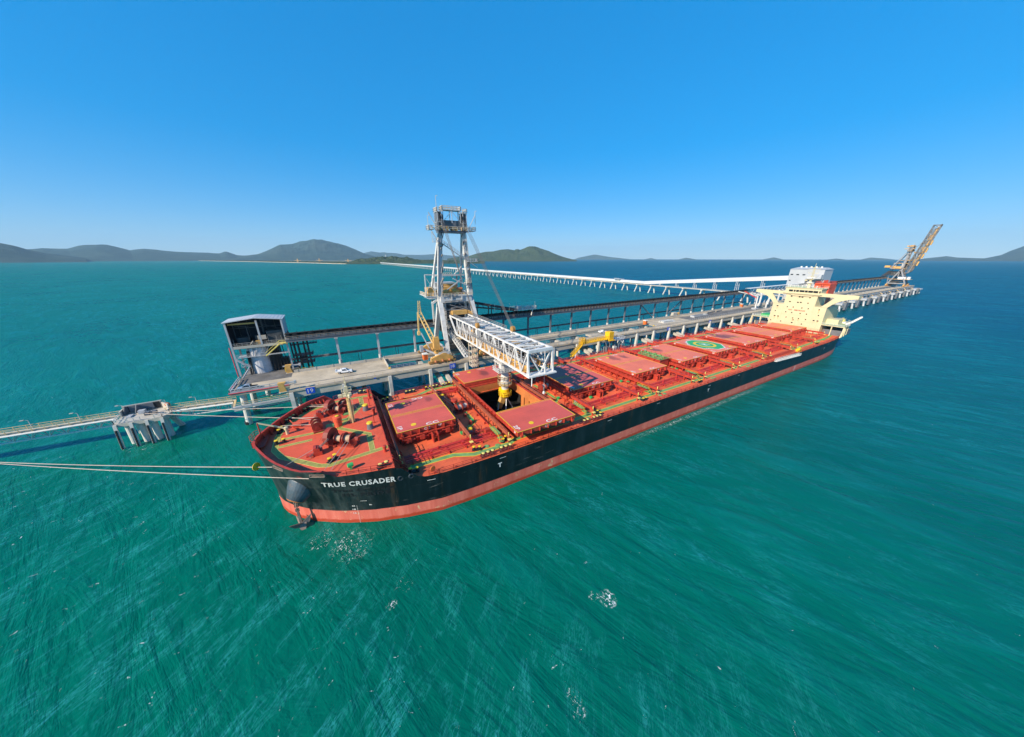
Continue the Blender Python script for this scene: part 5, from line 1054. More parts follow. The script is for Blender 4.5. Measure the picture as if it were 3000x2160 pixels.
TH = thing('transfer_house', (-5, 64, 11.5), 'open-fronted grey transfer house on stilts with a low gable roof above the near platform', 'building')
hx0, hx1, hy0, hy1, zf = -13.2, 2.7, 60.0, 68.2, 22.0
CORR = paint('corrugated_grey', (.46, .48, .50), .5, .07, .3, streak=.15, rustcol=(.3, .28, .25))
mb = MB()
ra, rb, rr = (hx0 - .3, 30.5), (hx1 + .3, 30.5), ((hx0 + hx1) / 2 + .3, 31.5)
mb.prism([(ra[0], hy0 - .3, ra[1]), (rr[0], hy0 - .3, rr[1]), (rb[0], hy0 - .3, rb[1]), (rb[0], hy0 - .3, rb[1] - .25), (rr[0], hy0 - .3, rr[1] - .25), (ra[0], hy0 - .3, ra[1] - .25)], (0, hy1 - hy0 + .6, 0))
for k in range(15): x = hx0 + 1.07 * (k + .5); z = 30.5 + 1.0 * (1 - abs(x - rr[0]) / 8.2); mb.bar((x, hy0 - .28, z + .02), (x, hy1 + .28, z + .02), .07, .06)
mb.build('roof', CORR, TH)
mb = MB(); mb.box(hx0, hx0 + .15, hy0, hy1, 20.8, 30.3); mb.box(hx1 - .15, hx1, hy0 + .3, hy1, 24.9, 30.3); mb.box(hx0, hx1, hy1 - .15, hy1, zf, 30.6)
for k in range(8): y = hy0 + .6 + k; mb.box(hx1, hx1 + .05, y, y + .08, 24.9, 30.3)
mb.build('wall', CORR, TH)
INN = paint('dark_blue_lining', (.012, .018, .032), .7, .5, .4)
MB().box(hx0 + .2, hx1 - .2, hy1 - .3, hy1 - .2, zf, 30.1).build('lining', INN, TH); MB().box(hx0 + .16, hx0 + .26, hy0 + .5, hy1 - .3, zf, 29.9).build('lining', INN, TH); MB().box(hx1 - .26, hx1 - .16, hy0 + .5, hy1 - .3, zf, 29.9).build('lining', INN, TH); MB().box(hx0 + .3, hx1 - .3, hy0 + .6, hy1 - .4, zf + .004, zf + .03).build('dark_floor', COAL, TH)  # dark sheets over the inner walls and floor
for x in (hx0 + .3, -4.6, hx1 - .3):
    MB().bar((x, hy0 + .1, JZ if x != -4.6 else zf), (x, hy0 + .1, 30.5), .5).build('column', GREY, TH); MB().bar((x, hy1 - .4, JZ - 3), (x, hy1 - .4, 30.3), .5).build('column', DGREY, TH)
mb = MB(); mb.box(hx0, hx1, hy0, hy1, zf - .2, zf); mb.box(hx0 + .2, hx1, hy0 - .12, hy0 + .05, zf - .75, zf + .15); [mb.box(hx0 + 1 + 1.75 * k, hx0 + 2.2 + 1.75 * k, hy0 + .1, hy1, zf - .9, zf - .25) for k in range(8)]
mb.build('upper_floor', CONC, TH)
mb = MB(); mb.box(hx0 + 1, 2, hy0 - .4, hy0 + 3, 18.0, 18.15); mb.rail([(hx0 + 1, hy0 - .4, 18.15), (-4.5, hy0 - .4, 18.15)], 1.1, 1.3, .04); [mb.bar((-9 + 1.5 * k, hy0 + .3, 18.2), (-7.5 + 1.5 * k, hy0 + .3, 21.2), .12) for k in range(4)]; mb.build('mid_platform', GREY, TH)
def f(mb):
    for s_ in (0, .9):
        mb.bar((-4.2, hy0 - .7 - s_, 18.1), (.6, hy0 - .7 - s_, 22.0), .18, .3); mb.bar((-4.2, hy0 - .7 - s_, 19.1), (.6, hy0 - .7 - s_, 23.0), .07)
    for k in range(12): mb.box(-4.0 + .4 * k, -3.7 + .4 * k, hy0 - 1.6, hy0 - .7, 18.2 + .325 * k, 18.25 + .325 * k)
    mb.box(.4, 3.0, hy0 - 1.8, hy0, 21.9, 22.0); mb.rail([(.4, hy0 - 1.8, 22), (3.0, hy0 - 1.8, 22), (3, hy0, 22)], 1.1, 1.2, .05)
part('upper_stair', PYEL, TH, f)
def f(mb):
    for s_ in (0, 1.0): mb.bar((-12.6, hy0 - .5 - s_, 18), (-9.5, hy0 - .5 - s_, 14.8), .18, .3); mb.bar((-9.5, hy0 - .5 - s_, 14.8), (-11.8, hy0 - 2.2 - s_, 11.6), .18, .3)
    mb.rail([(-11.5, hy0 - 1.6, 15), (-9.2, hy0 - 1.6, 14.8)], 1.1, 1, .05)
    for z in (12, 14, 16): mb.bar((-12.4, hy0 + .2, z), (-9.4, hy0 + 3, z + 1.5), .14)
part('lower_stair', GREY, TH, f)
part('front_railing', paint('dusty_rail', (.35, .33, .30), .7, .2, 1), TH, lambda mb: (mb.rail([(hx0 + .5, hy0, zf), (hx1 - .4, hy0, zf)], 1.1, 1.4, .05), [mb.bar((x, hy0 + .2, zf), (x, hy0 + .2, zf + 2.6), .08) for x in (-12, -2.6, -.2, 1.2, 3.0)]))
def f(mb):
    mb.box(-11.5, -8.5, 63, 66, zf, zf + 2.4); [mb.bar((hx0 + 2 + 2.6 * k, hy1 - .5, zf), (hx0 + 2 + 2.6 * k, hy1 - .5, 30), .2) for k in range(6)]; mb.bar((-4.4, hy0 + .6, 29.6), (2, hy0 + 4, 26), .14); mb.bar((hx0 + .5, hy0 + 4, 27.6), (2, hy0 + 4, 27.6), .25); mb.box(-6.5, -3.2, 62.5, 65, zf + 1.2, zf + 2.8); mb.box(-3, 1.8, 62, 67, zf, zf + 4.2); mb.tub((-8, 62, zf + 1), (-8, 62, zf + 6.5), .14, 8); mb.tub((-8, 62, zf + 6.5), (-11, 62, zf + 6.7), .14, 8); mb.tub((-3, 64, zf + 1.6), (2.5, 64, zf + 2.4), 1.0, 12)
part('belt_drive', paint('dirty_machine_paint', (.07, .075, .08), .7, .4, .5), TH, f)
part('gearbox', TAN, TH, lambda mb: (mb.box(-6.4, -5.0, 61.2, 62.2, zf, zf + 1.3), mb.box(-12.5, -4.8, 61, 61.3, 29.3, 29.8)))
part('pale_cabinet', CONC, TH, lambda mb: (mb.box(-5.6, -3.2, 61.4, 62.4, zf + 1.5, zf + 2.9), mb.tub((-8.0, 60.9, zf + .2), (-7.0, 61, zf + 1.4), .15, 6)))
def f(mb):
    mb.lathe((-6.9, 63.6, JZ), [(3.3, 0), (3.3, 8.3), (2.9, 9.6)], 26)
SIL = paint('coal_streaked_concrete', (.55, .55, .57), .8, .25, .3, streak=1.0, rustcol=(.03, .03, .035), dust=.6, dustcol=(.05, .05, .06))
part('surge_bin', SIL, TH, f)
part('chute', BLACK, TH, lambda mb: mb.box(-3.6, -.6, 62, 66, JZ, 20)); part('dust_hopper', BLACK, TH, lambda mb: mb.box(-.4, 1.6, 61.5, 63.5, JZ, 16.0))
part('riser_pipe', BLACK, TH, lambda mb: ( [mb.bar((-3 + k, 61.2, JZ), (-2.6 + k * .8, 61.4, 21.5), .22) for k in range(5)], mb.tub((-10, 60.6, JZ), (-9.4, 60.9, 20), .3, 8), mb.tub((-9.4, 60.5, JZ + .3), (-9, 60.8, 20), .18, 8)))
def f(mb):
    for x in (4.2, 5.4, 7.2, 8.4): mb.bar((x, 60.4, 7), (x, 60.4, 22), .35); mb.bar((x, 63, 7), (x, 63, 22), .3)
    for z in (13.2, 16.2): mb.box(3.4, 9.6, 59.8, 63.4, z, z + .15); mb.rail([(3.4, 59.8, z), (9.6, 59.8, z), (9.6, 63, z)], 1.1, 1.2, .05)
    mb.box(3.2, 11.5, 60.8, 62.6, 20.2, 20.4); mb.rail([(3.2, 60.8, 20.4), (11.5, 60.8, 20.4)], 1.1, 1.0, .05); mb.box(5, 7.5, 60.6, 62.5, 14, 15.5)
    for k in range(6): mb.bar((4.2 + k * .7, 60.3, 12 + k), (5.2 + k * .7, 60.3, 14.5 + k), .14)
part('take_up_tower', BLACK, TH, f)
part('skip_box', YEL, TH, lambda mb: (mb.box(.2, 1.9, 57.6, 58.6, JZ, JZ + 1.5), mb.rail([(3, 56.4, JZ), (9, 56.4, JZ)], 1.0, 1.2, .04)))
# ================================================================== MOORING DOLPHIN AND FOOTBRIDGES
D = thing('mooring_dolphin', (-34, 49, 0), 'concrete mooring dolphin on white raked piles ahead of the bow', 'dolphin')
DZ = 7.2
MB().prism([(-38.8, 45.2, DZ - 1.0), (-28.9, 44.9, DZ - 1.0), (-28.0, 47.5, DZ - 1.0), (-29.5, 53.5, DZ - 1.0), (-39.6, 53.2, DZ - 1.0)], (0, 0, 1.0)).build('slab', CONC, D)
for x, y in ((-37.0, 47.0), (-34.4, 46.8), (-31.8, 46.6), (-29.6, 47.4)): MB().tub((x, y, DZ - 1), (x - .1, y - .2, -4), .78, 14).build('pile', PILE, D)
for x, y, dx, dy in ((-31, 52.2, 2.2, 3), (-37.5, 52.2, -1, 3)): MB().tub((x, y, DZ - 1), (x + dx * 1.3, y + dy, -4), .75, 12).build('pile', PILE, D)
for k in range(4):
    x = -38.5 + 3.1 * k; mb = MB(); mb.bar((x, 45.0 - .05 * k, DZ - .2), (x, 43.9 - .05 * k, -2), .38, .7); o = mb.build('fender_post', PILE, D)
    MB().bar((x, 44.45 - .05 * k, DZ - 1.6), (x, 43.6 - .05 * k, -2), .46, .25).build('black_face', BLACK, o)
mb = MB(); mb.bar((-39.4, 53.0, DZ + 1.2), (-31.4, 53.4, DZ + 1.2), .35, 2.4); mb.bar((-31.4, 53.4, DZ + .9), (-29.0, 50.2, DZ + .9), .35, 1.8); mb.bar((-39.4, 53.0, DZ + .8), (-39.2, 50.5, DZ + .8), .35, 1.6); mb.build('parapet', CONC, D)
mb = MB(); [mb.bar((-39.0 + 1.9 * k, 52.72 + .1 * k, DZ + .25), (-37.4 + 1.9 * k, 52.8 + .1 * k, DZ + .25), .12, 1.9) for k in range(4)]; mb.v = [(a, b - .02, c + 1.0) for a, b, c in mb.v]; mb.build('dark_panel_row', BLACK, D)
mb = MB(); mb.bar((-38, 52.6, DZ + 1.3), (-33, 52.9, DZ + 1.3), .15, 1.8); mb.build('dark_board', DGREY, D)
for dx in (-38.6, -36.2): MB().bar((dx, 51.6, DZ + .1), (dx + .3, 52.6, DZ + 2.2), .14, 1.5).build('equipment_panel', DGREY, D)
MB().box(-35.6, -34.2, 50.2, 51.4, DZ, DZ + 1.1).box(-37.6, -36.6, 48.6, 50.6, DZ, DZ + .35).build('control_cabinet', GREY, D)
mb = MB()
for x in (-33.2, -31.8): mb.box(x - .5, x + .5, 48.2, 49.6, DZ, DZ + .9); mb.tub((x, 48.2, DZ + 1.0), (x + .3, 47.3, DZ + 1.2), .2, 8)
mb.build('mooring_hook', DGREY, D)
mb = MB(); mb.rail([(-39.4, 50, DZ), (-38.6, 45.3, DZ), (-33.4, 45.1, DZ)], 1.1, 1.3, .06); mb.build('railing', PILE, D); mb = MB(); mb.rail([(-30.6, 45, DZ), (-29, 45, DZ), (-28.2, 47.5, DZ), (-29.2, 50, DZ)], 1.1, 1.3, .06); mb.build('railing', PILE, D)
mb = MB(); mb.lathe((-29.6, 51.6, DZ + 1.3), [(.2, 0), (.6, .15), (.6, .45), (.2, .6)], 12, axis=(.3, -1, .3)); mb.build('lifebuoy_box', ORANGE, D)
def footbridge(a, b_, label):
    a, b_ = Vector(a), Vector(b_); FB = thing('footbridge', ((a.x + b_.x) / 2, a.y, 0), label, 'footbridge'); d = (b_ - a).normalized(); n_ = Vector((-d.y, d.x, 0)); L = (b_ - a).length
    mb = MB(); mb.bar(a, b_, 2.3, .12); mb.bar(a + n_ * .9 + Vector((0, 0, .25)), b_ + n_ * .9 + Vector((0, 0, .25)), .3, .3); mb.build('deck', CONC, FB)
    mb = MB()
    for s_ in (-1.25, 1.25): mb.tub(a + n_ * s_ - Vector((0, 0, .3)), b_ + n_ * s_ - Vector((0, 0, .3)), .28, 8)
    lo = Vector((0, 0, -2.6)); mb.tub(a + lo, b_ + lo, .30, 8); n = max(2, int(L / 3))
    for k in range(n):
        p, q = a + d * (L * k / n), a + d * (L * (k + 1) / n); m = (p + q) / 2 + lo
        for s_ in (-1.25, 1.25): mb.tub(p + n_ * s_ - Vector((0, 0, .3)), m, .16, 6); mb.tub(m, q + n_ * s_ - Vector((0, 0, .3)), .16, 6)
    mb.build('truss', WHITE, FB)
    mb = MB(); up = Vector((0, 0, .08))
    for s_ in (-1.25, 1.25): mb.rail([a + n_ * s_ + up, b_ + n_ * s_ + up], 1.1, 2.2, .05)
    mb.build('handrail', RAILM, FB)
footbridge((-40.2, 51.9, 7.1), (-130, 55.0, 7.1), 'long white tubular truss footbridge leading away from the mooring dolphin')
footbridge((-13.4, 48.4, 7.1), (-29.4, 50.6, 7.1), 'short white truss footbridge between the mooring dolphin and the near platform')
for (x, y), lab in zip(((-56.7, 53.4), (-48.0, 53.1), (-39.6, 53.6), (-30.3, 52.6), (-23.0, 50.9)), ('white lamp on the long footbridge, farthest from the dolphin', 'second white lamp on the long footbridge, next to the dolphin', 'white lamp at the rear corner of the dolphin by the long footbridge', 'white lamp at the rear corner of the dolphin by the short footbridge', 'white lamp on the short footbridge between dolphin and platform')):
    t = thing('walkway_lamp', (x, y, 7.1), lab, 'lamp', 'lamps along the footbridges'); MB().tub((x, y + .1, 7.1), (x, y + .1, 9.6), .07, 6).bar((x, y + .1, 9.6), (x - .9, y, 9.75), .09).build('post', PILE, t); MB().box(x - 1.3, x - .6, y - .12, y + .22, 9.7, 9.86).build('lamp_head', CONC, t)
# mooring lines
def mooring_line(label, pts, sag, r=.07):
    pts = [Vector(p) for p in pts]; P = []
    for a, b_ in zip(pts, pts[1:]):
        n = 14; P += [a.lerp(b_, i / n) - Vector((0, 0, sag * 4 * (i / n) * (1 - i / n))) for i in range(n)]
    P.append(pts[-1]); mb = MB(); mb.path([tuple(p) for p in P], r, 6); return tag(mb.build('mooring_line', ROPE), label, 'rope', 'pale mooring ropes')
o = mooring_line('upper of the two long pale ropes stretched ahead of the bow over open water', [(5.2, -10.6, 14.0), (-53.6, 36.9, 5.9), (-72, 51.5, 3.5)], .35)
mooring_line('lower of the two long pale ropes stretched ahead of the bow over open water', [(11.2, -17.5, 13.9), (-53.2, 36.2, 5.8), (-72, 51.5, 3.3)], .35)
mooring_line('pale rope from the dolphin to the bow, the upper one', [(-31.6, 47.4, 8.3), (9.4, 15.2, 14.0), (14.6, 10.6, 14.9)], .1); mooring_line('pale rope from the dolphin to the bow, the lower one', [(-33.0, 47.3, 8.3), (5.6, 10.4, 14.0), (12.0, 6.2, 14.5)], .1)
RG = MB(); RG.lathe((2.4, -8.35, 13.7), [(.3, -.06), (.75, -.04), (.75, .04), (.3, .06)], 16, axis=(-.75, .6, -.1)); tag(RG.build('rat_guard', YEL), 'round yellow rat guard threaded on the rope close to the bow', 'rat guard')
# ================================================================== SHIPLOADERS
def bogie(L, x, y, name='travel_bogie', sx=1):
    mb = MB(); mb.prism([(x - 4.4, y - .7, JZ + 1.3), (x - 4.4, y - .7, JZ + 2.4), (x - .6 * sx, y - .7, JZ + 4.2), (x + 1.6, y - .7, JZ + 4.0), (x + 4.4, y - .7, JZ + 2.2), (x + 4.4, y - .7, JZ + 1.2)], (0, 1.4, 0)); o = mb.build(name, TAN, L)
    for k in range(4):
        xx = x - 4.2 + 2.8 * k; mb = MB(); mb.box(xx - 1.2, xx + 1.2, y - .55, y + .55, JZ + .5, JZ + 1.25)
        for dx in (-.65, .65): mb.tub((xx + dx, y - .35, JZ + .55), (xx + dx, y + .35, JZ + .55), .43, 12)
        mb.build('wheel_truck', paint('oily_ochre', (.36, .20, .06), .6, .3, .8, rust=.4, rustcol=(.08, .05, .03)), o)
    mb = MB()
    for k in range(3): xx = x - 2.8 + 2.8 * k; mb.lathe((xx, y - .6, JZ + 1.2), [(.3, 0), (.45, .1), (.45, .7), (.3, .9)], 10, axis=(0, -1, 0))
    mb.build('drive_motor', paint('redoxide_motor', (.42, .15, .06), .6, .2, 1), o)
def loader(cx, label, raised, raw):
    L = thing('shiploader', (cx, 47, JZ), label, 'shiploader')
    xl, xr = cx - 6.9, cx + 6.9; xt = 4.5
    BRN = paint('brown_grey_steel', (.15, .125, .10), .6, .25, .3, rust=.4, rustcol=(.2, .12, .06), streak=.3)
    LG, ST = (LEGW, GREY) if not raised else (paint('dull_grey_steel', (.26, .26, .27), .55, .2, .4, rust=.4), GREY)
    for s_ in (-1, 1):
        xf = cx + s_ * 6.9; xp = cx + s_ * xt
        mb = MB(); mb.bar((xp, 48.2, 60.2), (cx + s_ * 6.6, 48.6, 35.2), 1.35, 1.6, up=(0, 1, 0), w2=1.7, h2=1.9)
        mb.bar((cx + s_ * 6.6, 48.8, 36.0), (cx + s_ * 7.6, 39.4, JZ + 3.4), 1.5, 1.7, up=(1, 0, 0), w2=1.3, h2=1.5)
        mb.bar((cx + s_ * 6.6, 48.4, 36.0), (cx + s_ * 7.6, 56.6, JZ + 3.4), 1.5, 1.7, up=(1, 0, 0), w2=1.3, h2=1.5)
        mb.build('tower_leg', LG, L)
        mb = MB(); mb.bar((xp, 49.4, 60.2), (cx + s_ * 6.6, 59.6, 37.4), .75, .85); mb.bar((cx + s_ * 6.6, 59.6, 37.6), (cx + s_ * 7.4, 57.0, JZ + 3.6), .6, .7); mb.bar((cx + s_ * 6.6, 59.6, 37.4), (cx + s_ * 6.6, 49, 35.8), .7, .9); mb.build('back_leg', LG, L)
        for y in (39.4, 56.4): bogie(L, cx + s_ * 10.3, y, sx=s_)
        mb = MB()
        for y in (39.4, 56.4): mb.bar((cx + s_ * 7.4, y, JZ + 3.9), (cx + s_ * 11.5, y, JZ + 3.9), 1.1, 1.2)
        mb.bar((cx + s_ * 7.6, 39.4, JZ + 4.2), (cx + s_ * 7.6, 56.6, JZ + 4.2), 1.1, 1.3); mb.build('sill_beam', LG, L)
    mb = MB(); mb.bar((cx - 6.6, 47.6, 35.0), (cx + 6.6, 47.6, 35.0), 1.2, 2.4); mb.bar((cx - 6.4, 57, 35.4), (cx + 6.4, 57, 35.4), .9, 1.6)
    for dx in (-2.2, 2.2): mb.bar((cx + dx, 46.7, 36.1), (cx + dx, 46.7, 33.9), .25, .5)
    for z in (30.0,): mb.bar((cx - 6.2, 54, z), (cx + 6.2, 54, z), .9)
    mb.build('portal_beam', LG, L)
    mb = MB(); mb.box(cx - 5.4, cx + 5.4, 46.6, 50.2, 59.6, 60.4); mb.bar((cx - 4.8, 48.4, 62.4), (cx + 4.8, 48.4, 62.4), 2.0, 3.0); mb.box(cx - 5.6, cx - 4.2, 46.8, 49.6, 60.4, 66.2); mb.box(cx + 4.2, cx + 5.6, 46.8, 49.6, 60.4, 66.2); mb.build('head_beam', DGREY, L)
    mb = MB()                                                   # head machinery frames
    for s_ in (-1, 1):
        xa = cx + s_ * 4.9
        mb.box(xa - .8, xa + .8, 46.2, 50.4, 63.0, 63.2)
        for y in (46.4, 50.2): mb.bar((xa - .7, y, 60.4), (xa - .7, y, 66.6), .2); mb.bar((xa + .7, y, 60.4), (xa + .7, y, 66.6), .2)
        mb.box(xa - .9, xa + .9, 46.1, 50.5, 66.4, 66.6)
        mb.box(cx + s_ * 8.2 - .9, cx + s_ * 8.2 + .9, 46.0, 50.0, 60.4, 60.55); mb.bar((cx + s_ * 8.8, 46.0, 62.0), (cx + s_ * 5.6, 46.4, 59.6), .2); mb.bar((cx + s_ * 9.0, 46.0, 66), (cx + s_ * 5.9, 46.2, 60.6), .5, .15)
    mb.box(cx - 3.6, cx + 3.6, 46.6, 49.6, 67.2, 67.35)
    for dx in (-3.4, 0, 3.4): mb.bar((cx + dx, 46.8, 63), (cx + dx, 46.8, 67.2), .2); mb.bar((cx + dx, 49.4, 63), (cx + dx, 49.4, 67.2), .2)
    mb.bar((cx - 3.4, 46.8, 63.4), (cx, 46.8, 67), .16); mb.bar((cx + 3.4, 46.8, 63.4), (cx, 46.8, 67), .16)
    mb.build('head_platform', GREY, L)
    HR = paint('pale_tan_rail', (.60, .52, .40), .6, .15, 1, rust=.3, rustcol=(.4, .25, .1)) if not raised else TAN
    mb = MB()
    mb.rail([(cx - 3.6, 46.6, 67.3), (cx + 3.6, 46.6, 67.3), (cx + 3.6, 49.6, 67.3), (cx - 3.6, 49.6, 67.3), (cx - 3.6, 46.6, 67.3)], 1.3, 1.8, .09)
    for s_ in (-1, 1):
        mb.rail([(cx + s_ * 9.1, 46, 60.5), (cx + s_ * 9.1, 50, 60.5), (cx + s_ * 7, 50, 60.5)], 1.3, 1.2, .08); mb.rail([(cx + s_ * 9.1, 46, 60.5), (cx + s_ * 5.6, 46, 60.5)], 1.3, 1.2, .08)
        mb.rail([(cx + s_ * 5.8, 46.1, 66.6), (cx + s_ * 5.8, 50.5, 66.6), (cx + s_ * 4, 50.5, 66.6)], 1.3, 1.2, .08); mb.rail([(cx + s_ * 5.8, 46.1, 66.6), (cx + s_ * 4, 46.1, 66.6)], 1.3, 1.2, .08)
    mb.rail([(cx - 5.2, 46.3, 60.4), (cx + 5.2, 46.3, 60.4)], 1.3, 1.6, .08)
    for dx, z in ((-9.3, 60.5), (9.2, 63), (-8.2, 56), (-5.8, 67)): mb.bar((cx + dx, 46.4, z), (cx + dx, 46.4, z + 4.4), .12); mb.bar((cx + dx, 46.4, z + 4.4), (cx + dx + .6, 46.2, z + 4.6), .14)
    mb.build('head_railing', HR, L)
    for s_ in (-1, 1):
        mb = MB()
        for k in range(2): mb.tub((cx + s_ * (3.9 + .8 * k) - .2, 47.4, 64.8), (cx + s_ * (3.9 + .8 * k) + .2, 47.4, 64.8), 1.25, 16)
        mb.build('sheave', BLACK, L)
    # stairs, bracing, machinery house
    mb = MB(); mb.bar((cx - 5.0, 47.0, 56.2), (cx + 5.6, 47.6, 49.6), .35, .3); mb.rail([(cx - 5.0, 46.6, 56.3), (cx + 5.6, 47.2, 49.7)], 1.1, 1.6, .06)
    mb.box(cx - 7.8, cx - 5.2, 46, 48, 56.2, 56.35); mb.rail([(cx - 7.8, 46, 56.3), (cx - 5.2, 46, 56.3)], 1.1, 1, .06); mb.bar((cx - 8.2, 46.2, 59.8), (cx - 6.2, 46.2, 56.4), .8, .14)
    mb.box(cx + 5.4, cx + 9.6, 46, 48.6, 49.2, 49.4); mb.rail([(cx + 5.4, 46, 49.4), (cx + 9.6, 46, 49.4), (cx + 9.6, 48.6, 49.4)], 1.1, 1, .07); mb.bar((cx + 6.0, 46.4, 49.2), (cx + 9.4, 46.4, 47.0), .7, .14)
    mb.bar((cx + 5.8, 52, 43.2), (cx - 5.4, 52, 36.2), .45); mb.bar((cx + 6, 51, 49), (cx + 1, 55, 43), .35); mb.bar((cx - 6.2, 53.5, 44.0), (cx + 6.2, 53.5, 44.0), .5, .7)
    mb.bar((cx - 3.4, 56, 36), (cx - 3.4, 56, 44), .5); mb.bar((cx + 3.8, 56, 36), (cx + 3.8, 56, 44), .5); mb.box(cx - 6, cx + 6, 54, 59, 43.6, 43.8)
    mb.bar((cx - 1.0, 47.2, 43.0), (cx + 5.8, 47.0, 39.6), .35); mb.build('stair_and_bracing', GREY, L)
    mb = MB(); mb.rail([(cx - 4.5, 54, 43.8), (cx + 1, 54, 43.8)], 1.1, 1, .08); mb.rail([(cx - 6.4, 46.6, 36.3), (cx + 6.4, 46.6, 36.3)], 1.1, 1.4, .08); mb.rail([(cx - 11.8, 48, 36.6), (cx - 11.8, 58, 36.6)], 1.1, 1.4, .08); mb.rail([(cx - 11.8, 48, 36.6), (cx - 7.4, 48, 36.6)], 1.1, 1.4, .08); mb.box(cx + 4.0, cx + 6.4, 46.8, 48.4, 41.0, 41.2); mb.rail([(cx + 4, 46.8, 41.2), (cx + 6.6, 46.8, 41.2)], 1.1, .8, .07); mb.build('deck_railing', HR, L)
    mb = MB(); mb.box(cx - 11.8, cx + 6.6, 48.8, 59.5, 36.2, 36.5); mb.bar((cx - 9.8, 49, 33.4), (cx - 6, 49, 36), .8); mb.box(cx - 10.6, cx - 6.6, 49, 58, 35.3, 36.2); mb.build('machinery_deck', LG, L)
    mb = MB(); mb.box(cx - 10.8, cx - 8.4, 49.4, 54, 36.5, 39.6); mb.box(cx - 4.2, cx - 1.2, 52, 55, 36.5, 39.6); mb.box(cx + .4, cx + 4.2, 51, 54, 36.5, 38.2); mb.tub((cx - .6, 50.4, 38), (cx + 2.4, 50.4, 38), .9, 12); mb.box(cx - 3.5, cx + 4, 56, 59, 36.5, 40.2); mb.tub((cx - 4.6, 50.8, 37.8), (cx - 2.6, 50.8, 37.8), .9, 12); mb.build('hoist_machinery', TAN, L)
    part('hoist_motor', paint('red_motor', (.50, .17, .07), .5, .25, 1.5), L, lambda mb: (mb.box(cx - .4, cx + 3.6, 49.6, 50.8, 36.5, 37.2), mb.tub((cx + 1.2, 49.8, 38.8), (cx + 3.6, 49.8, 38.8), .5, 10)))
    part('crane_frame', LEGW, L, lambda mb: (mb.bar((cx - 11.6, 49, 36.5), (cx - 11.6, 49, 44.6), .35), mb.bar((cx - 11.6, 49, 44.6), (cx - 6.6, 49, 44.4), .35), mb.bar((cx - 8, 49, 36.5), (cx - 8, 49, 44.4), .3), mb.bar((cx - 11.4, 49, 38), (cx - 8.2, 49, 43.8), .14), mb.bar((cx - 8.2, 49, 38), (cx - 11.4, 49, 43.8), .14)))
    part('under_deck_plant', paint('dark_plant', (.05, .055, .06), .6, .4, .4), L, lambda mb: (mb.box(cx - 5.6, cx + 5.8, 50, 58, 26.5, 32.5), mb.box(cx - 4.6, cx + 5.2, 42, 56, JZ + 6.5, JZ + 8.2), mb.box(cx - 5.8, cx + 5.8, 46.8, 57.5, JZ + 9.5, JZ + 11.5), mb.tub((cx - 3, 48.6, 31.6), (cx + 2.6, 48.6, 31.6), .7, 12), mb.box(cx - 3.8, cx + 3.8, 48.5, 55.5, JZ + 2.2, JZ + 6.4)))
    part('inner_post', LG, L, lambda mb: [mb.bar((cx + dx, 49.6, 25), (cx + dx, 49.6, 34), .9) for dx in (-4.4, 4.6)])
    rb_ = random.Random(8); mb = MB()                           # cable trays, ladders, lamps and small plant hung about the tower
    for k in range(46):
        z = 36.5 + 24 * rb_.random(); s_ = rb_.choice((-1, 1)); xx = cx + s_ * (4.5 + (60.2 - z) / 25 * 2.1) - s_ * .9 * rb_.random(); mb.bar((xx, 47 + rb_.random(), z), (xx + .5 * rb_.random(), 47.2, z + .6 + 1.6 * rb_.random()), .15 + .4 * rb_.random())
    for k in range(60):
        z = JZ + 4 + 20 * rb_.random(); mb.bar((cx - 6 + 12 * rb_.random(), 46.5 + 2 * rb_.random(), z), (cx - 6 + 12 * rb_.random(), 46.4 + 2 * rb_.random(), z + 2 * rb_.random()), .15 + .2 * rb_.random())
    for s_ in (-1, 1): mb.bar((cx + s_ * (xt + .9), 47.2, 59.5), (cx + s_ * 7.4, 47.6, 36.6), .5, .1); mb.bar((cx + s_ * 5.2, 47.3, 64), (cx + s_ * 5.8, 47.3, 60), .8)
    mb.build('tower_fittings', paint('grimy_grey', (.22, .22, .22)), L)
    mb = MB()
    for k in range(26): x = cx - 11 + 17 * rb_.random(); y = 48.6 + 8 * rb_.random(); mb.box(x, x + .4 + rb_.random(), y, y + .8, 36.5, 37.2 + 1.5 * rb_.random())
    for k in range(16): x = cx - 5 + 10 * rb_.random(); mb.box(x, x + .4 + .6 * rb_.random(), 46.4, 47.2, 60.4, 61.0 + rb_.random())
    mb.build('small_plant', TAN, L)
    # counterweight boom at the back
    mb = MB(); mb.box(cx - 4.5, cx + 4.5, 61.2, 66.4, 38.2, 40.6); mb.box(cx - 5.5, cx + 5.5, 60.6, 66.8, 37.8, 38.1); mb.bar((cx - 4, 50, 37.8), (cx - 4, 62, 38.6), .7); mb.bar((cx + 4, 50, 37.8), (cx + 4, 62, 38.6), .7); mb.build('counterweight', TAN if raised else GREY, L)
    # ------- boom in its own frame: s along the boom from the hinge, h above the lower chord
    hinge = Vector((cx, 43.0, 22.4)) if not raised else Vector((cx, 40.5, 29.0))
    if not raised: es, eh, LB = Vector((0, -1, 0)), Vector((0, 0, 1)), 57.0
    else: es, eh, LB = Vector((0, -.155, 1)).normalized(), Vector((0, 1, .155)).normalized(), 66.0
    ex = Vector((1, 0, 0)); HBm, hw, tk = 6.3, 3.75, (.68 if not raised else 1.0)
    def Q(s, h, x=0): return hinge + es * s + eh * h + ex * x
    BM = BRN if raised else paint('white_boom_paint', (.66, .66, .64), .5, .16, .7, rust=.45, rustcol=(.34, .27, .20), streak=.45, dust=.4, dustcol=(.26, .24, .22))
    mb = MB(); npn = 8; pl = (LB - 6) / npn
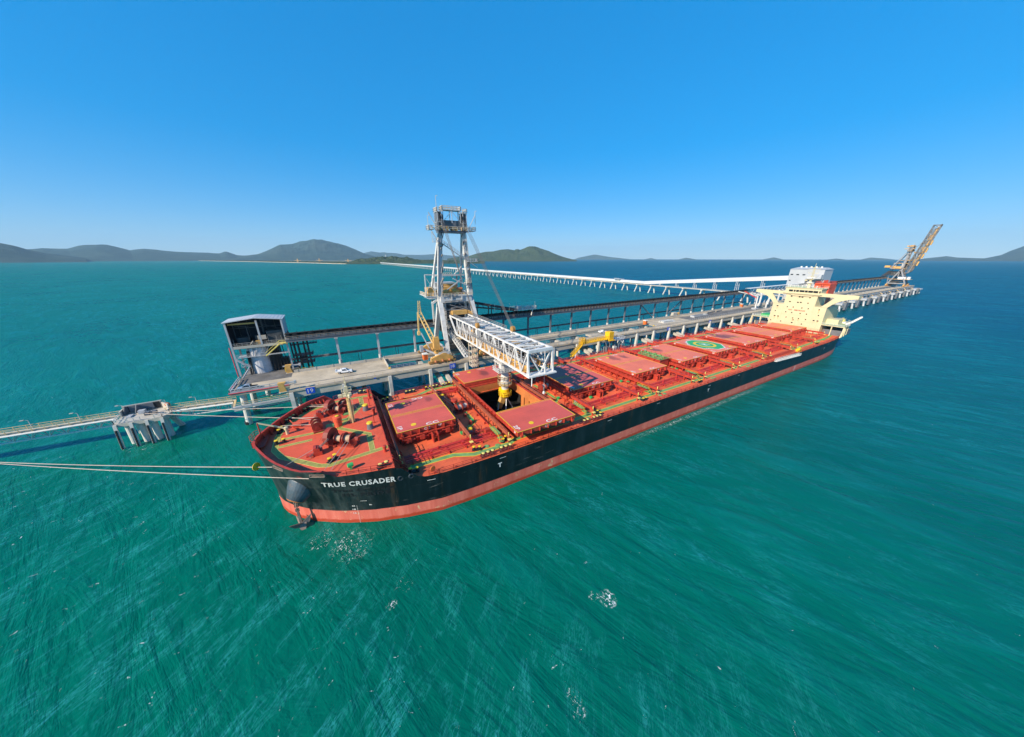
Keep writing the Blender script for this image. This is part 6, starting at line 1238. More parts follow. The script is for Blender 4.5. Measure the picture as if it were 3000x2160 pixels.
    for x in (-hw, hw):
        mb.bar(Q(-3, HBm, x), Q(LB - 1.2, HBm, x), .66 * tk, .66 * tk, up=eh); mb.bar(Q(4, 0, x), Q(LB, 0, x), .74 * tk, .74 * tk, up=eh); mb.bar(Q(-3, HBm, x), Q(4, 0, x), .5, .5, up=ex)
        for k in range(npn + 1):
            s = 5 + pl * k; s = min(s, LB - 1.2)
            mb.bar(Q(s, .2, x), Q(s, HBm - .2, x), .24)
            if k < npn: mb.bar(Q(s, HBm, x), Q(s + pl / 2, 0, x), .28, up=ex); mb.bar(Q(s + pl / 2, 0, x), Q(s + pl, HBm, x), .28, up=ex); mb.bar(Q(s + pl / 2, .2, x), Q(s + pl / 2, HBm - .2, x), .17)
    for k in range(npn + 1):
        s = min(5 + pl * k, LB - 1.2); mb.bar(Q(s, HBm, -hw), Q(s, HBm, hw), .32, .42, up=eh); mb.bar(Q(s, -.1, -hw), Q(s, -.1, hw), .4, up=eh)
        if k < npn:
            mb.bar(Q(s, HBm, -hw), Q(s + pl / 2, HBm, hw), .26, up=eh); mb.bar(Q(s + pl / 2, HBm, hw), Q(s + pl, HBm, -hw), .26, up=eh); mb.bar(Q(s + pl / 2, HBm, -hw), Q(s + pl / 2, HBm, hw), .3, up=eh)
    for x in (-hw, hw): mb.bar(Q(LB - 1.2, HBm, x), Q(LB - .4, 0, x), .4, up=ex); mb.bar(Q(LB - 1.3, HBm, x * .98), Q(LB - .8, .2, 0), .26, up=ex)
    mb.bar(Q(LB - .8, .1, -hw - .6), Q(LB - .8, .1, hw + .6), 2.6, .35, up=eh); mb.bar(Q(LB - 1.2, HBm, -hw), Q(LB - 1.2, HBm, hw), .8, .8, up=eh)
    mb.bar(Q(LB * .44, .2, -hw), Q(LB * .44, HBm + .3, -hw), 1.0, .9, up=es); mb.bar(Q(LB * .62, .2, hw), Q(LB * .62, HBm + .3, hw), 1.0, .9, up=es)
    BOOM = mb.build('boom', BM, L)
    mb = MB(); rb_ = random.Random(4)                           # pipes, trays, drives and walkway frames crowded inside the lattice
    for k in range(70):
        s = 4 + rb_.random() * (LB - 9); x = -2.6 + 5.2 * rb_.random(); hh = 3.2 + 2.6 * rb_.random(); l_ = .6 + 2.4 * rb_.random()
        mb.bar(Q(s, hh, x), Q(s + l_, hh, x), .2 + .7 * rb_.random(), .15 + .5 * rb_.random(), up=eh)
    for k in range(40):
        s = 4 + rb_.random() * (LB - 9); x = -3.2 + 6.4 * rb_.random(); mb.bar(Q(s, 1.0 + 2 * rb_.random(), x), Q(s + 1.5 * rb_.random(), 5.9, x + rb_.random() - .5), .12)
    for x in (-3.1, -2.7, 2.7, 3.1): mb.bar(Q(3, 3.4, x), Q(LB - 4, 3.4, x), .16, up=eh)
    mb.rail([Q(2, HBm + .3, -hw), Q(LB * .42, HBm + .3, -hw)], 1.0, 1.6, .06); mb.rail([Q(2, HBm + .3, hw), Q(LB * .55, HBm + .3, hw)], 1.0, 1.6, .06)
    if not raised: mb.bar(Q(LB * .36, 3.4, -hw - .55), Q(LB * .74, 3.4, -hw - .55), .9, .12, up=eh); mb.rail([Q(LB * .36, 3.4, -hw - .95), Q(LB * .74, 3.4, -hw - .95)], 1.1, 1.4, .05)
    for k in range(34): s = 3 + rb_.random() * (LB - 8); x = -3 + 6 * rb_.random(); mb.bar(Q(s, HBm - .9, x), Q(s + 1.2 + rb_.random(), HBm - .5 + .6 * rb_.random(), x + rb_.random() - .5), .25, .3, up=eh)
    mb.build('boom_services', paint('grimy_grey', (.22, .22, .22), .6, .45, 1.2, rust=.3, rustcol=(.3, .2, .1)), BOOM)
    mb = MB()                                                   # belt, idlers and deck inside the boom
    mb.bar(Q(2, 2.4), Q(LB - 6, 2.4), 1.9, .5, up=eh)
    for k in range(32): s = 4 + k * (LB - 10) / 32; mb.bar(Q(s, 2.7, -1.2), Q(s, 2.7, 1.2), .25, .45, up=eh)
    mb.build('boom_belt', BLACK, BOOM)
    mb = MB()
    for x in (-1.5, 1.5): mb.bar(Q(1, 1.9, x), Q(LB - 5, 1.9, x), .35, .7, up=eh); mb.bar(Q(1, 3.3, x * 1.05), Q(LB - 5, 3.3, x * 1.05), .12, .12, up=eh)
    for k in range(26): s = 2 + k * (LB - 8) / 26; mb.bar(Q(s, 1.2, -hw + .3), Q(s, 1.2, hw - .3), .18, up=eh); mb.bar(Q(s, 4.2, -2.6), Q(s, 4.2, 2.6), .14, up=eh); mb.bar(Q(s, 1.2, 2.6), Q(s, 4.2, 2.6), .12)
    mb.build('belt_frame', GREY, BOOM)
    mb = MB()
    for x in (-hw + .75,): mb.bar(Q(LB * .30, .3, x), Q(LB - 3, .3, x), 1.1, .12, up=eh); mb.bar(Q(LB * .30, 1.0, x + .62), Q(LB - 3, 1.0, x + .62), .06, 1.25, up=eh)
    mb.bar(Q(LB * .42, 1.2, hw - .9), Q(LB - 5, 1.2, hw - .9), .06, 1.4, up=eh); mb.bar(Q(LB * .70, 3.6, 1.2), Q(LB * .80, 3.6, 1.2), 2.6, 2.2, up=eh); mb.bar(Q(LB * .50, 3.6, .8), Q(LB * .56, 3.6, .8), 2.2, 1.8, up=eh); mb.bar(Q(LB * .22, 3.2, -1.2), Q(LB * .30, 3.2, -1.2), 1.6, 1.6, up=eh)
    mb.build('ochre_panel', TAN, BOOM)
    mb = MB()
    for s0, s1 in ((4, LB * .34), (LB * .45, LB - 2)):
        for x in (-hw + .3, hw - .3):
            for hh in (.9, 1.5): mb.bar(Q(s0, hh, x), Q(s1, hh, x), .08, up=eh)
            n = int((s1 - s0) / 1.8)
            for k in range(n + 1): mb.bar(Q(s0 + (s1 - s0) * k / n, .3, x), Q(s0 + (s1 - s0) * k / n, 1.5, x), .08)
    if raised:
        for s in (12, 22, 30, 40): mb.bar(Q(s, .2, -5), Q(s, .2, 5), 1.2, .4, up=eh); mb.bar(Q(s, -1.6, 0), Q(s + 6, -1.4, 0), 2.4, 1.2, up=eh); mb.bar(Q(s, 1, 5), Q(s, 2.2, -5), .3)
    else:
        mb.rail([Q(-2, HBm + .4, -hw), Q(-2, HBm + .4, hw), Q(3, HBm + .4, hw)], 1.3, 1.0, .08); mb.box(cx - 3, cx + 3.4, 44.4, 46.2, 29.0, 30.6)
    mb.build('boom_railing', TAN, BOOM)
    for x, s in ((-hw, LB * .44), (hw, LB * .62)):
        mb = MB()
        for k in range(3): mb.tub(Q(s, HBm + 1.0, x - .35 + .35 * k - .1), Q(s, HBm + 1.0, x - .35 + .35 * k + .1), .95, 14)
        mb.build('sheave_block', paint('oily_ochre', (.3, .2, .08)), BOOM)
    mb = MB()
    for s_, s in ((-1, LB * .44), (1, LB * .62)):
        for k in range(4): mb.tub((cx + s_ * (3.6 + .45 * k), 46.6, 64.4), Q(s, HBm + 1.3, s_ * hw + (k - 1.5) * .25), .065, 4)
    mb.build('hoist_rope', WIRE, L)
    if raised:
        mb = MB(); mb.box(cx - 8, cx + 8, 36.5, 58.5, JZ + 9.8, JZ + 10.2); mb.build('slew_deck', TAN, L); part('cabin', WHITE, L, lambda mb: (mb.box(cx - 8, cx - 4, 41, 48.5, JZ + 10.2, JZ + 13.4), mb.box(cx - 8.2, cx - 4, 36.8, 39.5, JZ + 10.2, JZ + 13.8)))
        mb = MB(); mb.box(cx - 5, cx + 5, 45, 54, 63.4, 64.2); mb.box(cx - 5, cx + 5, 46, 52.5, 66.6, 68.2); mb.box(cx - 4, cx + 4, 44.5, 58.5, 43.6, 44.2); mb.box(cx - 4, cx + 4, 43, 54, 47.5, 48.0); mb.build('ochre_platform', TAN, L)
    else:
        # spout trolley, telescopic spout and trimming chute over the open hold
        sx, sy = cx + .2, 6.6; mb = MB()
        mb.box(sx - 2.6, sx + 2.6, sy - 2.6, sy + 2.6, 19.8, 20.1); [mb.bar((sx + dx, sy + dy, 17.2), (sx + dx, sy + dy, 22.4), .3) for dx in (-2.2, 2.2) for dy in (-2.2, 2.2)]; mb.box(sx - 1.3, sx + 1.8, sy - 1.6, sy + 1.6, 17.6, 22); mb.box(sx - 3.2, sx + 2.4, sy - 2.4, sy + 2.4, 17.1, 17.3)
        mb.rail([(sx - 3.2, sy - 2.4, 17.3), (sx + 2.4, sy - 2.4, 17.3), (sx + 2.4, sy + 2.4, 17.3), (sx - 3.2, sy + 2.4, 17.3), (sx - 3.2, sy - 2.4, 17.3)], 1.1, 1.0, .06)
        SP = mb.build('spout_trolley', LEGW, L)
        MB().lathe((sx, sy, 10.6), [(1.1, 0), (1.15, 1.6), (1.55, 1.9), (1.6, 2.3), (1.35, 2.6), (1.4, 4.2), (1.2, 4.6), (.9, 6.8)], 18).build('telescopic_spout', LEGW, SP)
        mb = MB(); mb.lathe((sx, sy, 12.3), [(2.3, 0), (2.3, .14)], 18); circ = lambda r_, z: [(sx + r_ * math.cos(t * math.pi / 6), sy + r_ * math.sin(t * math.pi / 6), z) for t in range(13)]; mb.rail(circ(2.3, 12.4), 1.2, .9, .06); mb.rail(circ(2.3, 14.2), 1.2, .9, .06); mb.build('spout_ring_rail', RAILM, SP)
        mb = MB(); mb.lathe((sx, sy, 7.9), [(1.2, 0), (1.75, .2), (1.75, 1.0), (1.3, 1.4), (1.3, 2.7)], 18); mb.lathe((sx - .9, sy + .9, 8.0), [(.8, 0), (.8, 2.8)], 12); mb.build('slew_head', paint('strong_yellow', (.80, .50, .01), .4, .08, 1), SP)
        mb = MB(); mb.rail(circ(2.1, 7.9), 2.0, .9, .06, mids=2); mb.build('slew_head_rail', YEL, SP)
        mb = MB(); mb.bar((sx - .4, sy + .1, 8.2), (sx - 2.0, sy + .6, 3.9), 1.9, 1.5, up=(0, 1, 0), w2=1.3); mb.build('trimming_chute', TAN, SP)
        mb = MB(); a0, b0, c0 = (sx + .3, sy - .4, 7.8), (sx - 1.1, sy - 2.6, 3.6), (sx + 2.4, sy - .9, 3.5); mb.bar(a0, b0, .3); mb.bar(a0, c0, .3); mb.bar(b0, c0, .4, .5); mb.bar((sx - 1.0, sy + .9, 7.9), (sx - 2.9, sy - .5, 3.8), .25); mb.build('chute_frame', LEGW, SP)
        mb = MB(); mb.tub((cx + 1.2, -13.4, 22), (cx + 1.2, -13.4, 17.2), .05, 5); mb.lathe((cx + 1.2, -13.4, 16.4), [(.1, 0), (.35, .2), (.35, .6), (.1, .9)], 10); mb.bar((cx + 1.2, -13.8, 22), (cx + 1.2, -13.4, 24.5), .4); mb.bar((cx - 3.4, -14.4, 22.4), (cx - 4.2, -15.6, 20.6), .2); mb.build('tip_hook', LEGW, L)
        # lower access gantry slanting down beneath the boom, with its lift cage
        mb = MB()
        for dx in (-4.6, -3.4): mb.bar((cx + dx, 53.0, 23.2), (cx + dx, 29.0, 15.8), .3, .5); mb.bar((cx + dx, 53, 24.4), (cx + dx, 29, 17.0), .09); mb.bar((cx + dx, 53, 25.6), (cx + dx, 29, 18.2), .09)
        n = 14
        for k in range(n + 1):
            y, z = 53 - 24 * k / n, 23.2 - 7.4 * k / n
            for dx in (-4.6, -3.4): mb.bar((cx + dx, y, z), (cx + dx, y, z + 2.4), .09)
            mb.box(cx - 4.6, cx - 3.4, y - .7, y + .5, z + .1, z + .16)
        mb.build('access_gantry', LEGW, L)
        mb = MB()
        for dx in (-4.0, -2.0):
            for y in (23, 26): mb.bar((cx + dx, y, 13.6), (cx + dx, y, 22.5), .22)
        for z in (13.6, 15.2, 16.8, 19, 21.2): mb.box(cx - 4.2, cx - 1.8, 22.8, 26.2, z, z + .08); mb.rail([(cx - 4.2, 22.8, z), (cx - 1.8, 22.8, z), (cx - 1.8, 26.2, z)], 1.0, .8, .07)
        mb.build('stair_cage', HR, L)
        mb = MB(); mb.box(cx - 1.0, cx + 2.0, 41.0, 43.6, JZ + 8.6, JZ + 10.6); CABN = mb.build('operator_cab', paint('pale_grey_cabin', (.35, .36, .35), .5), L)
        MB().box(cx - 1.1, cx + 2.1, 40.9, 43.7, JZ + 10.6, JZ + 10.75).build('cab_roof', TAN, CABN); MB().box(cx - .8, cx + 1.8, 40.94, 41.0, JZ + 9.2, JZ + 10.4).build('cab_window', GLASS, CABN)
        mb = MB(); mb.box(cx - 2.4, cx + 3.6, 39.9, 44, JZ + 8.3, JZ + 8.5); mb.rail([(cx - 2.4, 39.9, JZ + 8.5), (cx + 3.6, 39.9, JZ + 8.5), (cx + 3.6, 44, JZ + 8.5)], 1.1, 1.0, .06); mb.build('cab_balcony', RAILM, L)
        # ochre service crane on its white pedestal at the front left corner
        px, py = cx - 11.6, 40.6
        MB().lathe((px, py, JZ), [(1.0, 0), (1.0, 4.0)], 18).build('crane_pedestal', WHITE, L)
        mb = MB(); mb.lathe((px, py, JZ + 4.0), [(1.0, 0), (1.5, .1), (1.7, 1.2), (1.5, 1.6)], 18); mb.prism([(px - 1.3, py - .9, JZ + 5.4), (px + 1.2, py - .9, JZ + 5.4), (px + .8, py - .9, JZ + 10.4), (px - 1.3, py - .9, JZ + 10.4)], (0, 1.8, 0)); mb.rail([(px - 1.9, py - 1.8, JZ + 5.2), (px + 1.9, py - 1.8, JZ + 5.2), (px + 1.9, py + 1.8, JZ + 5.2), (px - 1.9, py + 1.8, JZ + 5.2), (px - 1.9, py - 1.8, JZ + 5.2)], 1.1, .9, .08); SCR = mb.build('service_crane', TAN, L)
        mb = MB(); tp = Vector((px - 4.6, py + 3.2, JZ + 19.5)); rt_ = Vector((px - .8, py + .4, JZ + 8.5)); d = (tp - rt_).normalized()
        u1 = d.cross(Vector((0, 1, 0))).normalized() * .75; u2 = d.cross(u1).normalized() * .75; n = 9
        for q in (u1 + u2, u1 - u2, -u1 + u2, -u1 - u2): mb.bar(rt_ + q, tp + q * .8, .2)
        for k in range(n):
            a_, b2 = rt_.lerp(tp, k / n), rt_.lerp(tp, (k + 1) / n)
            for q1, q2 in ((u1 + u2, u1 - u2), (u1 - u2, -u1 - u2), (-u1 - u2, -u1 + u2), (-u1 + u2, u1 + u2)): mb.bar(a_ + q1, b2 + q2, .12)
        fly = Vector((px - 5.6, py + 3.2, JZ + 12.6)); [mb.bar(tp + Vector((dx, dy, 0)), tp + Vector((dx * .6 + .2, dy * .6, 4.6)), .16) for dx in (-.5, .5) for dy in (-.5, .5)]; [mb.bar(tp + Vector((-.5, -.5, .8 * k)), tp + Vector((.5, -.5, .8 * k + .8)), .1) for k in range(5)]; mb.bar(tp + Vector((-.6, 0, .4)), fly, .55, .5); mb.box(fly.x - .5, fly.x + .5, fly.y - .5, fly.y + .5, fly.z - 1.4, fly.z); mb.build('crane_jib', paint('pale_ochre', (.66, .46, .18), .55, .15, .6), SCR)
        mb = MB(); mb.bar((px - 4.9, py + 2.6, JZ + 12), (px - 1.5, py + 1.6, JZ + 3.2), .4); mb.bar((px - 6.0, py + 1.0, JZ + 6.6), (px - .6, py - .6, JZ + 3.8), .5, .7); mb.box(px - 6.4, px - 5.2, py, py + 1.2, JZ + 5.2, JZ + 7.6); mb.build('crane_stay', GREY, SCR)
    # tripper trailer bringing the belt up into the loader
    mb = MB(); sg = 1 if not raised else -1; xa, xb = cx + sg * 6, cx + sg * 35
    for y in (57.2, 60.4): mb.bar((xa, y, 32.6), (xb, y, 26.2), .4, .8); mb.bar((xa, y, 30.2), (xb, y, 25.8), .3)
    for k in range(12): t = k / 12; mb.bar((xa + (xb - xa) * t, 57.2, 32.6 - 6.4 * t), (xa + (xb - xa) * (t + .04), 57.2, 30.2 - 4.4 * t), .2); mb.bar((xa + (xb - xa) * t, 57, 33 - 6.4 * t), (xa + (xb - xa) * t, 60.6, 33 - 6.4 * t), .4, .6)
    for t in (.25, .5, .75, 1): xq = xa + (xb - xa) * t; mb.bar((xq, 57.2, 26 + 6 * (1 - t)), (xq, 57.2, 23.4), .35); mb.bar((xq, 60.4, 26 + 6 * (1 - t)), (xq, 60.4, 23.4), .35)
    mb.bar((xa, 58.8, 33.2), (xb, 58.8, 26.8), 1.6, .15); mb.build('tripper', paint('black_tripper', (.05, .05, .05), .6, .4, .5, rust=.5, rustcol=(.25, .18, .10)), L)
    if not raised:
        mb = MB(); mb.box(cx + 33, cx + 46, 56.6, 60.8, 26.2, 26.5); mb.rail([(cx + 33, 56.6, 26.5), (cx + 46, 56.6, 26.5), (cx + 46, 60.8, 26.5), (cx + 33, 60.8, 26.5)], 1.3, 1.3, .07, mids=2); mb.box(cx + 35, cx + 37.4, 57.4, 60, 26.5, 28.2); mb.box(cx + 40, cx + 43.4, 57.8, 59.8, 26.5, 27.6); [mb.bar((cx + x, 56.8, 26.5), (cx + x, 56.8, 30), .1) for x in (22, 30, 34, 45)]; mb.bar((cx + 43.6, 56.6, 26.2), (cx + 42.6, 56.2, 23.2), .4); mb.build('tripper_platform', paint('pale_dusty_steel', (.60, .56, .48), .7, .2, .6), L)
    return L
loader(63.4, 'tall white A-frame shiploader with its lattice boom lowered over the open hatch', False, None)
loader(757, 'distant grey shiploader at the far end of the jetty with its boom raised steeply', True, None)

# ================================================================== VEHICLES, CABINS, PEOPLE, GANGWAY
def ute(x, y, z, ang, body, label, tray):
    t = thing('utility_truck', (x, y, z), label, 'utility truck', 'utility trucks on the jetty'); M_ = Matrix.Rotation(R(ang), 4, 'Z')
    def bd(mb, name, mat, par=None, sm=False):
        mb.v = [tuple(Vector((x, y, z)) + M_ @ Vector(v)) for v in mb.v]; return mb.build(name, mat, par or t, sm)
    mb = MB(); s = [(-2.65, .45), (-2.6, .95), (.15, .98), (1.35, 1.0), (2.45, .88), (2.65, .6), (2.6, .42)]
    prof = s if not tray else [(-.95, .45), (-.95, .98), (1.35, 1.0), (2.45, .88), (2.65, .6), (2.6, .42)]
    mb.prism([(a, -.9, b) for a, b in prof], (0, 1.8, 0))
    c0 = [(-.95, .98), (1.35, 1.0), (.62, 1.62), (-.15, 1.74), (-.85, 1.70)] if not tray else [(-.75, .98), (1.35, 1.0), (.62, 1.62), (.1, 1.72), (-.7, 1.70)]
    lo = [Vector((a, sg * (.86 if b < 1.2 else .68), b)) for sg in (-1, 1) for a, b in c0]; n = len(c0)
    mb.add(lo, [tuple(range(n - 1, -1, -1)), tuple(range(n, 2 * n))] + [(i, (i + 1) % n, n + (i + 1) % n, n + i) for i in range(n)]); bd(mb, 'body', body)
    mb = MB()
    mb.add([(1.24, -.70, 1.10), (1.24, .70, 1.10), (.72, .60, 1.56), (.72, -.60, 1.56)], [(0, 1, 2, 3)]); mb.v = [(a + .03, b, c + .02) for a, b, c in mb.v]; bd(mb, 'windscreen', GLASS)
    for sg in (-1, 1):
        mb = MB(); r0 = -.72 if not tray else -.6; mb.add([(1.05, sg * .862, 1.06), (r0, sg * .862, 1.06), (r0 + .06, sg * .715, 1.60), (.45, sg * .715, 1.60)], [(0, 1, 2, 3)]); bd(mb, 'side_window', GLASS)
    for ax_ in (1.62, -1.55):
        for sg in (-1, 1): mb = MB(); mb.tub((ax_, sg * .70, .38), (ax_, sg * .93, .38), .38, 16); o = bd(mb, 'wheel', TYRE); mb = MB(); mb.tub((ax_, sg * .91, .38), (ax_, sg * .945, .38), .22, 12); bd(mb, 'rim', GREY, o)
    if tray:
        mb = MB(); mb.box(-2.75, -1.02, -.95, .95, .78, .88); [mb.box(-2.75, -1.02, sg * .95 - .03, sg * .95 + .03, .88, 1.18) for sg in (-1, 1)]; mb.box(-2.78, -2.72, -.95, .95, .88, 1.18); mb.rail([(-1.05, -.9, .88), (-1.05, .9, .88)], .9, .6, .04); mb.rail([(-2.7, -.9, .88), (-2.7, .9, .88)], .8, .6, .03); mb.box(-2.5, -1, -.4, .4, .5, .78); bd(mb, 'tray', CARW)
    else:
        mb = MB(); mb.add([(-2.5, -.72, .99), (-1.0, -.72, .99), (-1.0, .72, .99), (-2.5, .72, .99)], [(0, 1, 2, 3)]); bd(mb, 'load_bed', BLACK); mb = MB(); mb.rail([(-1.05, -.75, .98), (-1.05, .75, .98)], .6, .7, .04); mb.box(-2.72, -2.62, -.85, .85, .4, .58); bd(mb, 'sports_bar', BLACK)
    for sg in (-1, 1): mb = MB(); mb.box(2.5, 2.62, sg * .72 - .15, sg * .72 + .15, .68, .82); bd(mb, 'headlight', GLASS)
    mb = MB(); mb.box(2.6, 2.72, -.85, .85, .36, .55); bd(mb, 'bumper', DGREY)
    return t
ute(18.9, 46.0, JZ, -8, CARW, 'white tray-back utility truck parked on the open platform near the 19 sign', True)
ute(-8.4, 44.6, JZ, 180 - 2, CARS, 'silver double-cab utility truck parked at the platform end below the transfer house', False)
ute(53.2, 45.6, JZ, 12, CARW, 'white utility truck half hidden behind the ochre loader bogie', False)
ute(146.5, 45.0, JZ, 0, CARW, 'white tray-back utility truck parked on the jetty behind the yellow gangway', True)
for x, y, lab in ((48.3, 46.6, 'orange cabin with white roof beside the loader bogies'), (186.5, 48.6, 'orange cabin with white roof on the jetty bay before the 17 sign'), (321, 56.5, 'orange cabin with white roof near the white pipe masts by the bridge')):
    t = thing('site_cabin', (x, y, JZ), lab, 'cabin', 'orange cabins along the jetty'); MB().box(x - .9, x + .9, y - .9, y + .9, JZ + .1, JZ + 2.4).build('cabin_wall', ORANGE, t); MB().prism([(x - 1.05, y - 1.05, JZ + 2.4), (x + 1.05, y - 1.05, JZ + 2.4), (x + 1.0, y - 1.0, JZ + 2.75), (x - 1.0, y - 1.0, JZ + 2.75)], (0, 2.1, 0)).build('roof', WHITE, t); MB().box(x - .4, x + .4, y - .94, y - .9, JZ + .15, JZ + 2.1).build('door', paint('darker_orange', (.55, .10, .02)), t)
def person(x, y, z, ang, label, arm=.25):
    t = thing('person', (x, y, z), label, 'person', 'workers on the jetty'); pts = [(0, 0, .95), (0, 0, 1.2), (0, 0, 1.42), (0, .0, 1.54), (.02, 0, 1.68), (0, .12, .9), (.03, .13, .48), (0, .13, .06), (.17, .14, .03), (0, -.12, .9), (-.02, -.13, .48), (-.05, -.13, .06), (.12, -.14, .03), (0, .2, 1.40), (arm * .3, .27, 1.12), (arm, .26, .93), (0, -.2, 1.40), (.04, -.27, 1.12), (.12, -.25, .88)]
    rad = [.14, .15, .15, .06, .10, .10, .075, .05, .045, .10, .075, .05, .045, .07, .05, .04, .07, .05, .04]
    ed = [(0, 1), (1, 2), (2, 3), (3, 4), (0, 5), (5, 6), (6, 7), (7, 8), (0, 9), (9, 10), (10, 11), (11, 12), (2, 13), (13, 14), (14, 15), (2, 16), (16, 17), (17, 18)]
    M_ = Matrix.Rotation(R(ang), 3, 'Z'); me = bpy.data.meshes.new('body'); me.from_pydata([tuple(M_ @ Vector(p)) for p in pts], ed, []); me.materials.append(NAVY); o = bpy.data.objects.new('body', me); COL.objects.link(o); o.parent = t
    sk = o.modifiers.new('skin', 'SKIN')
    for v, r_ in zip(me.skin_vertices[0].data, rad): v.radius = (r_, r_)
    me.skin_vertices[0].data[0].use_root = True; o.modifiers.new('sub', 'SUBSURF').levels = 1
    MB().lathe((x, y, z + 1.0), [(.17, 0), (.2, .15), (.215, .38), (.12, .48)], 12).build('vest', VEST, t); mb = MB(); mb.lathe((x, y, z + 1.70), [(.15, 0), (.14, .08), (.08, .15)], 12); mb.build('helmet', WHITE, t)
    MB().lathe((x, y, z + 1.57), [(.05, 0), (.095, .04), (.1, .12), (.09, .16)], 10).build('face', SKIN, t)
person(58.4, 46.3, JZ, -60, 'worker in orange vest nearer the white truck, of the two by the loader bogies', .3); person(59.6, 45.4, JZ, 120, 'worker in orange vest farther from the white truck, of the two by the loader bogies', .1); person(66.4, 46.4, JZ, 20, 'worker in orange vest standing alone in the shade under the loader boom', .2)
GW = thing('gangway', (136, 34, JZ), 'yellow lattice shore gangway reaching from the jetty down to the ship deck', 'gangway')
def lat(mb, a, b_, wd, h, n, r=.16):
    a, b_ = Vector(a), Vector(b_); d = (b_ - a).normalized(); s_ = d.cross(Vector((0, 0, 1))).normalized() * wd / 2; u = Vector((0, 0, h))
    for q in (s_, -s_):
        mb.bar(a + q, b_ + q, r * 1.6); mb.bar(a + q + u, b_ + q + u, r)
        for k in range(n): p, p2 = a.lerp(b_, k / n) + q, a.lerp(b_, (k + 1) / n) + q; mb.bar(p, p + u, r * .7); mb.bar(p, p2 + u, r * .6)
    mb.bar(a, b_, wd, .1)
GY = paint('gangway_yellow', (.78, .46, .015), .5, .1, .8, rust=.2, rustcol=(.3, .18, .04))
mb = MB(); lat(mb, (117.6, 30, 12.8), (135.4, 30.6, 12.8), 1.7, 1.5, 16); mb.build('bridge_span', GY, GW)
mb = MB(); lat(mb, (117.8, 30, 12.6), (106.4, 24.0, 9.8), 1.2, 1.2, 14, .13); mb.build('ramp', GY, GW)
mb = MB(); mb.box(116.6, 118.6, 29, 31, 12.6, 16.0); mb.v = []; mb.f = []; mb.m = []; mb.rail([(116.6, 29.1, 12.7), (118.8, 29.1, 12.7), (118.8, 31, 12.7), (116.6, 31, 12.7)], 2.8, .8, .08, mids=2); mb.box(134.5, 137.5, 29.2, 32.2, 12.2, 16.4); mb.box(134.5, 138.5, 28.8, 33, 12.0, 12.3); mb.build('end_tower', GY, GW)
mb = MB(); mb.box(135, 147, 30, 34.5, 11.2, 11.6); mb.rail([(136, 29.6, 11.6), (147, 29.6, 11.6), (147, 34.6, 11.6)], 1.1, 1.2, .06); mb.build('landing', GREY, GW)
mb = MB()
for k in range(16): a_ = Vector((131 + k, 29 + 1.6 * math.sin(k * 1.9), 4 + 2.5 * abs(math.sin(k)))); mb.bar(a_, a_ + Vector((1.5 * math.cos(k * 2.2), 1.2, 5.2)), .3)
mb.box(132, 142, 28.4, 33, 5.6, 5.9); mb.box(133, 136, 28.6, 31, 6, 9); mb.tub((137, 36, 4), (137, 30, 11), .5, 8); mb.build('support_frame', DGREY, GW)
mb = MB(); mb.rail([(135, 28.4, 5.9), (142, 28.4, 5.9)], 1.1, 1, .07); mb.bar((143, 28.8, 6), (146, 30, 11), .3); mb.bar((146, 28.8, 5), (144, 30, 11), .3); mb.box(137.8, 139.4, 28.2, 29.6, 6, 9); mb.build('pale_support', LEGW, GW)
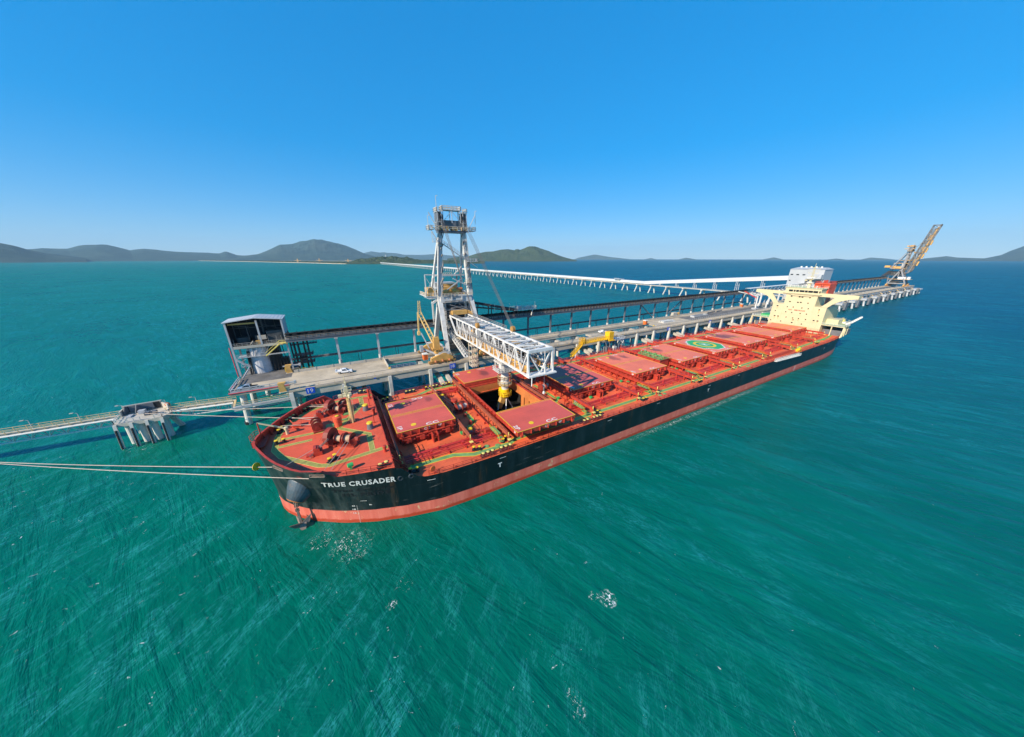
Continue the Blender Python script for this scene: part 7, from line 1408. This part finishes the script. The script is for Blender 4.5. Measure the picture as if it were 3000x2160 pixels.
# plant and stores on the wider jetty bays
def clutter(name, x, y, dims, mat, label, cat):
    t = MB(); 
    for a in dims: t.box(x + a[0], x + a[1], y + a[2], y + a[3], JZ + a[4], JZ + a[5])
    return tag(t.build(name, mat), label, cat)
clutter('pipe_stack', 200, 45, [(0, 12, 0 + .8 * k, .5 + .8 * k, .02, .5 + .25 * (k % 3)) for k in range(5)] + [(0, 9, .2 + .9 * k, .6 + .9 * k, .9, 1.2) for k in range(4)], WHITE, 'stack of white pipes lying on the wide jetty bay', 'pipes')
clutter('equipment_container', 228, 57.2, [(0, 4.5, 0, 2.4, 0.02, 2.6)], CONC, 'pale grey equipment container behind the jetty near the columns', 'container')
clutter('plant_skid', 234, 57.4, [(0, 1.8, 0, 1.8, .02, 2.2), (2, 3, .3, 1.3, .02, 1.4)], TAN, 'ochre plant skid standing beside the grey equipment container', 'plant')
clutter('grating_panel', 236, 46.5, [(0, 16, 0, .12, .3, 1.3), (0, .2, 0, 3, .02, 1.3), (16, 16.2, 0, 3, .02, 1.3), (0, 16, 3, 3.12, .3, 1.3)], GREY, 'low grey railing pen on the wide jetty bay', 'railing')
clutter('barrier_row', 262, 52, [(3.2 * k, 3.2 * k + 2.2, .3 * k % 1, .3 * k % 1 + .3, .02, .9) for k in range(7)], DGREY, 'row of dark barriers along the back of the wide jetty bay', 'barriers')
J1T = thing('loading_arm', (316, 44, JZ), 'white and red jointed loading arm at the far end of the berth', 'loading arm')
MB().bar((316, 44, JZ), (317.5, 45, 22), .8).bar((317.5, 45, 22), (309, 56, 25), .6).build('arm', LEGW, J1T); MB().bar((317.4, 44.9, 20), (311, 52.5, 25.4), .5).build('red_arm', RTEXT, J1T); MB().box(314, 318, 42.6, 46, JZ, JZ + 1.2).build('base', GREY, J1T)
# ================================================================== AIR
m = bpy.data.materials.new('air_haze'); m.use_nodes = True; nt = m.node_tree; nt.nodes.clear()
out = nt.nodes.new('ShaderNodeOutputMaterial'); pv = nt.nodes.new('ShaderNodeVolumePrincipled'); pv.inputs['Color'].default_value = (.50, .80, 1.0, 1); pv.inputs['Density'].default_value = 3.4e-5; pv.inputs['Anisotropy'].default_value = 0.0
nt.links.new(pv.outputs[0], out.inputs['Volume'])
mb = MB(); mb.box(-27500, 27500, -27500, 27500, -6, 1200); o = mb.build('haze', m); tag(o, 'thin blue haze over the whole bay', 'haze', kind='stuff')
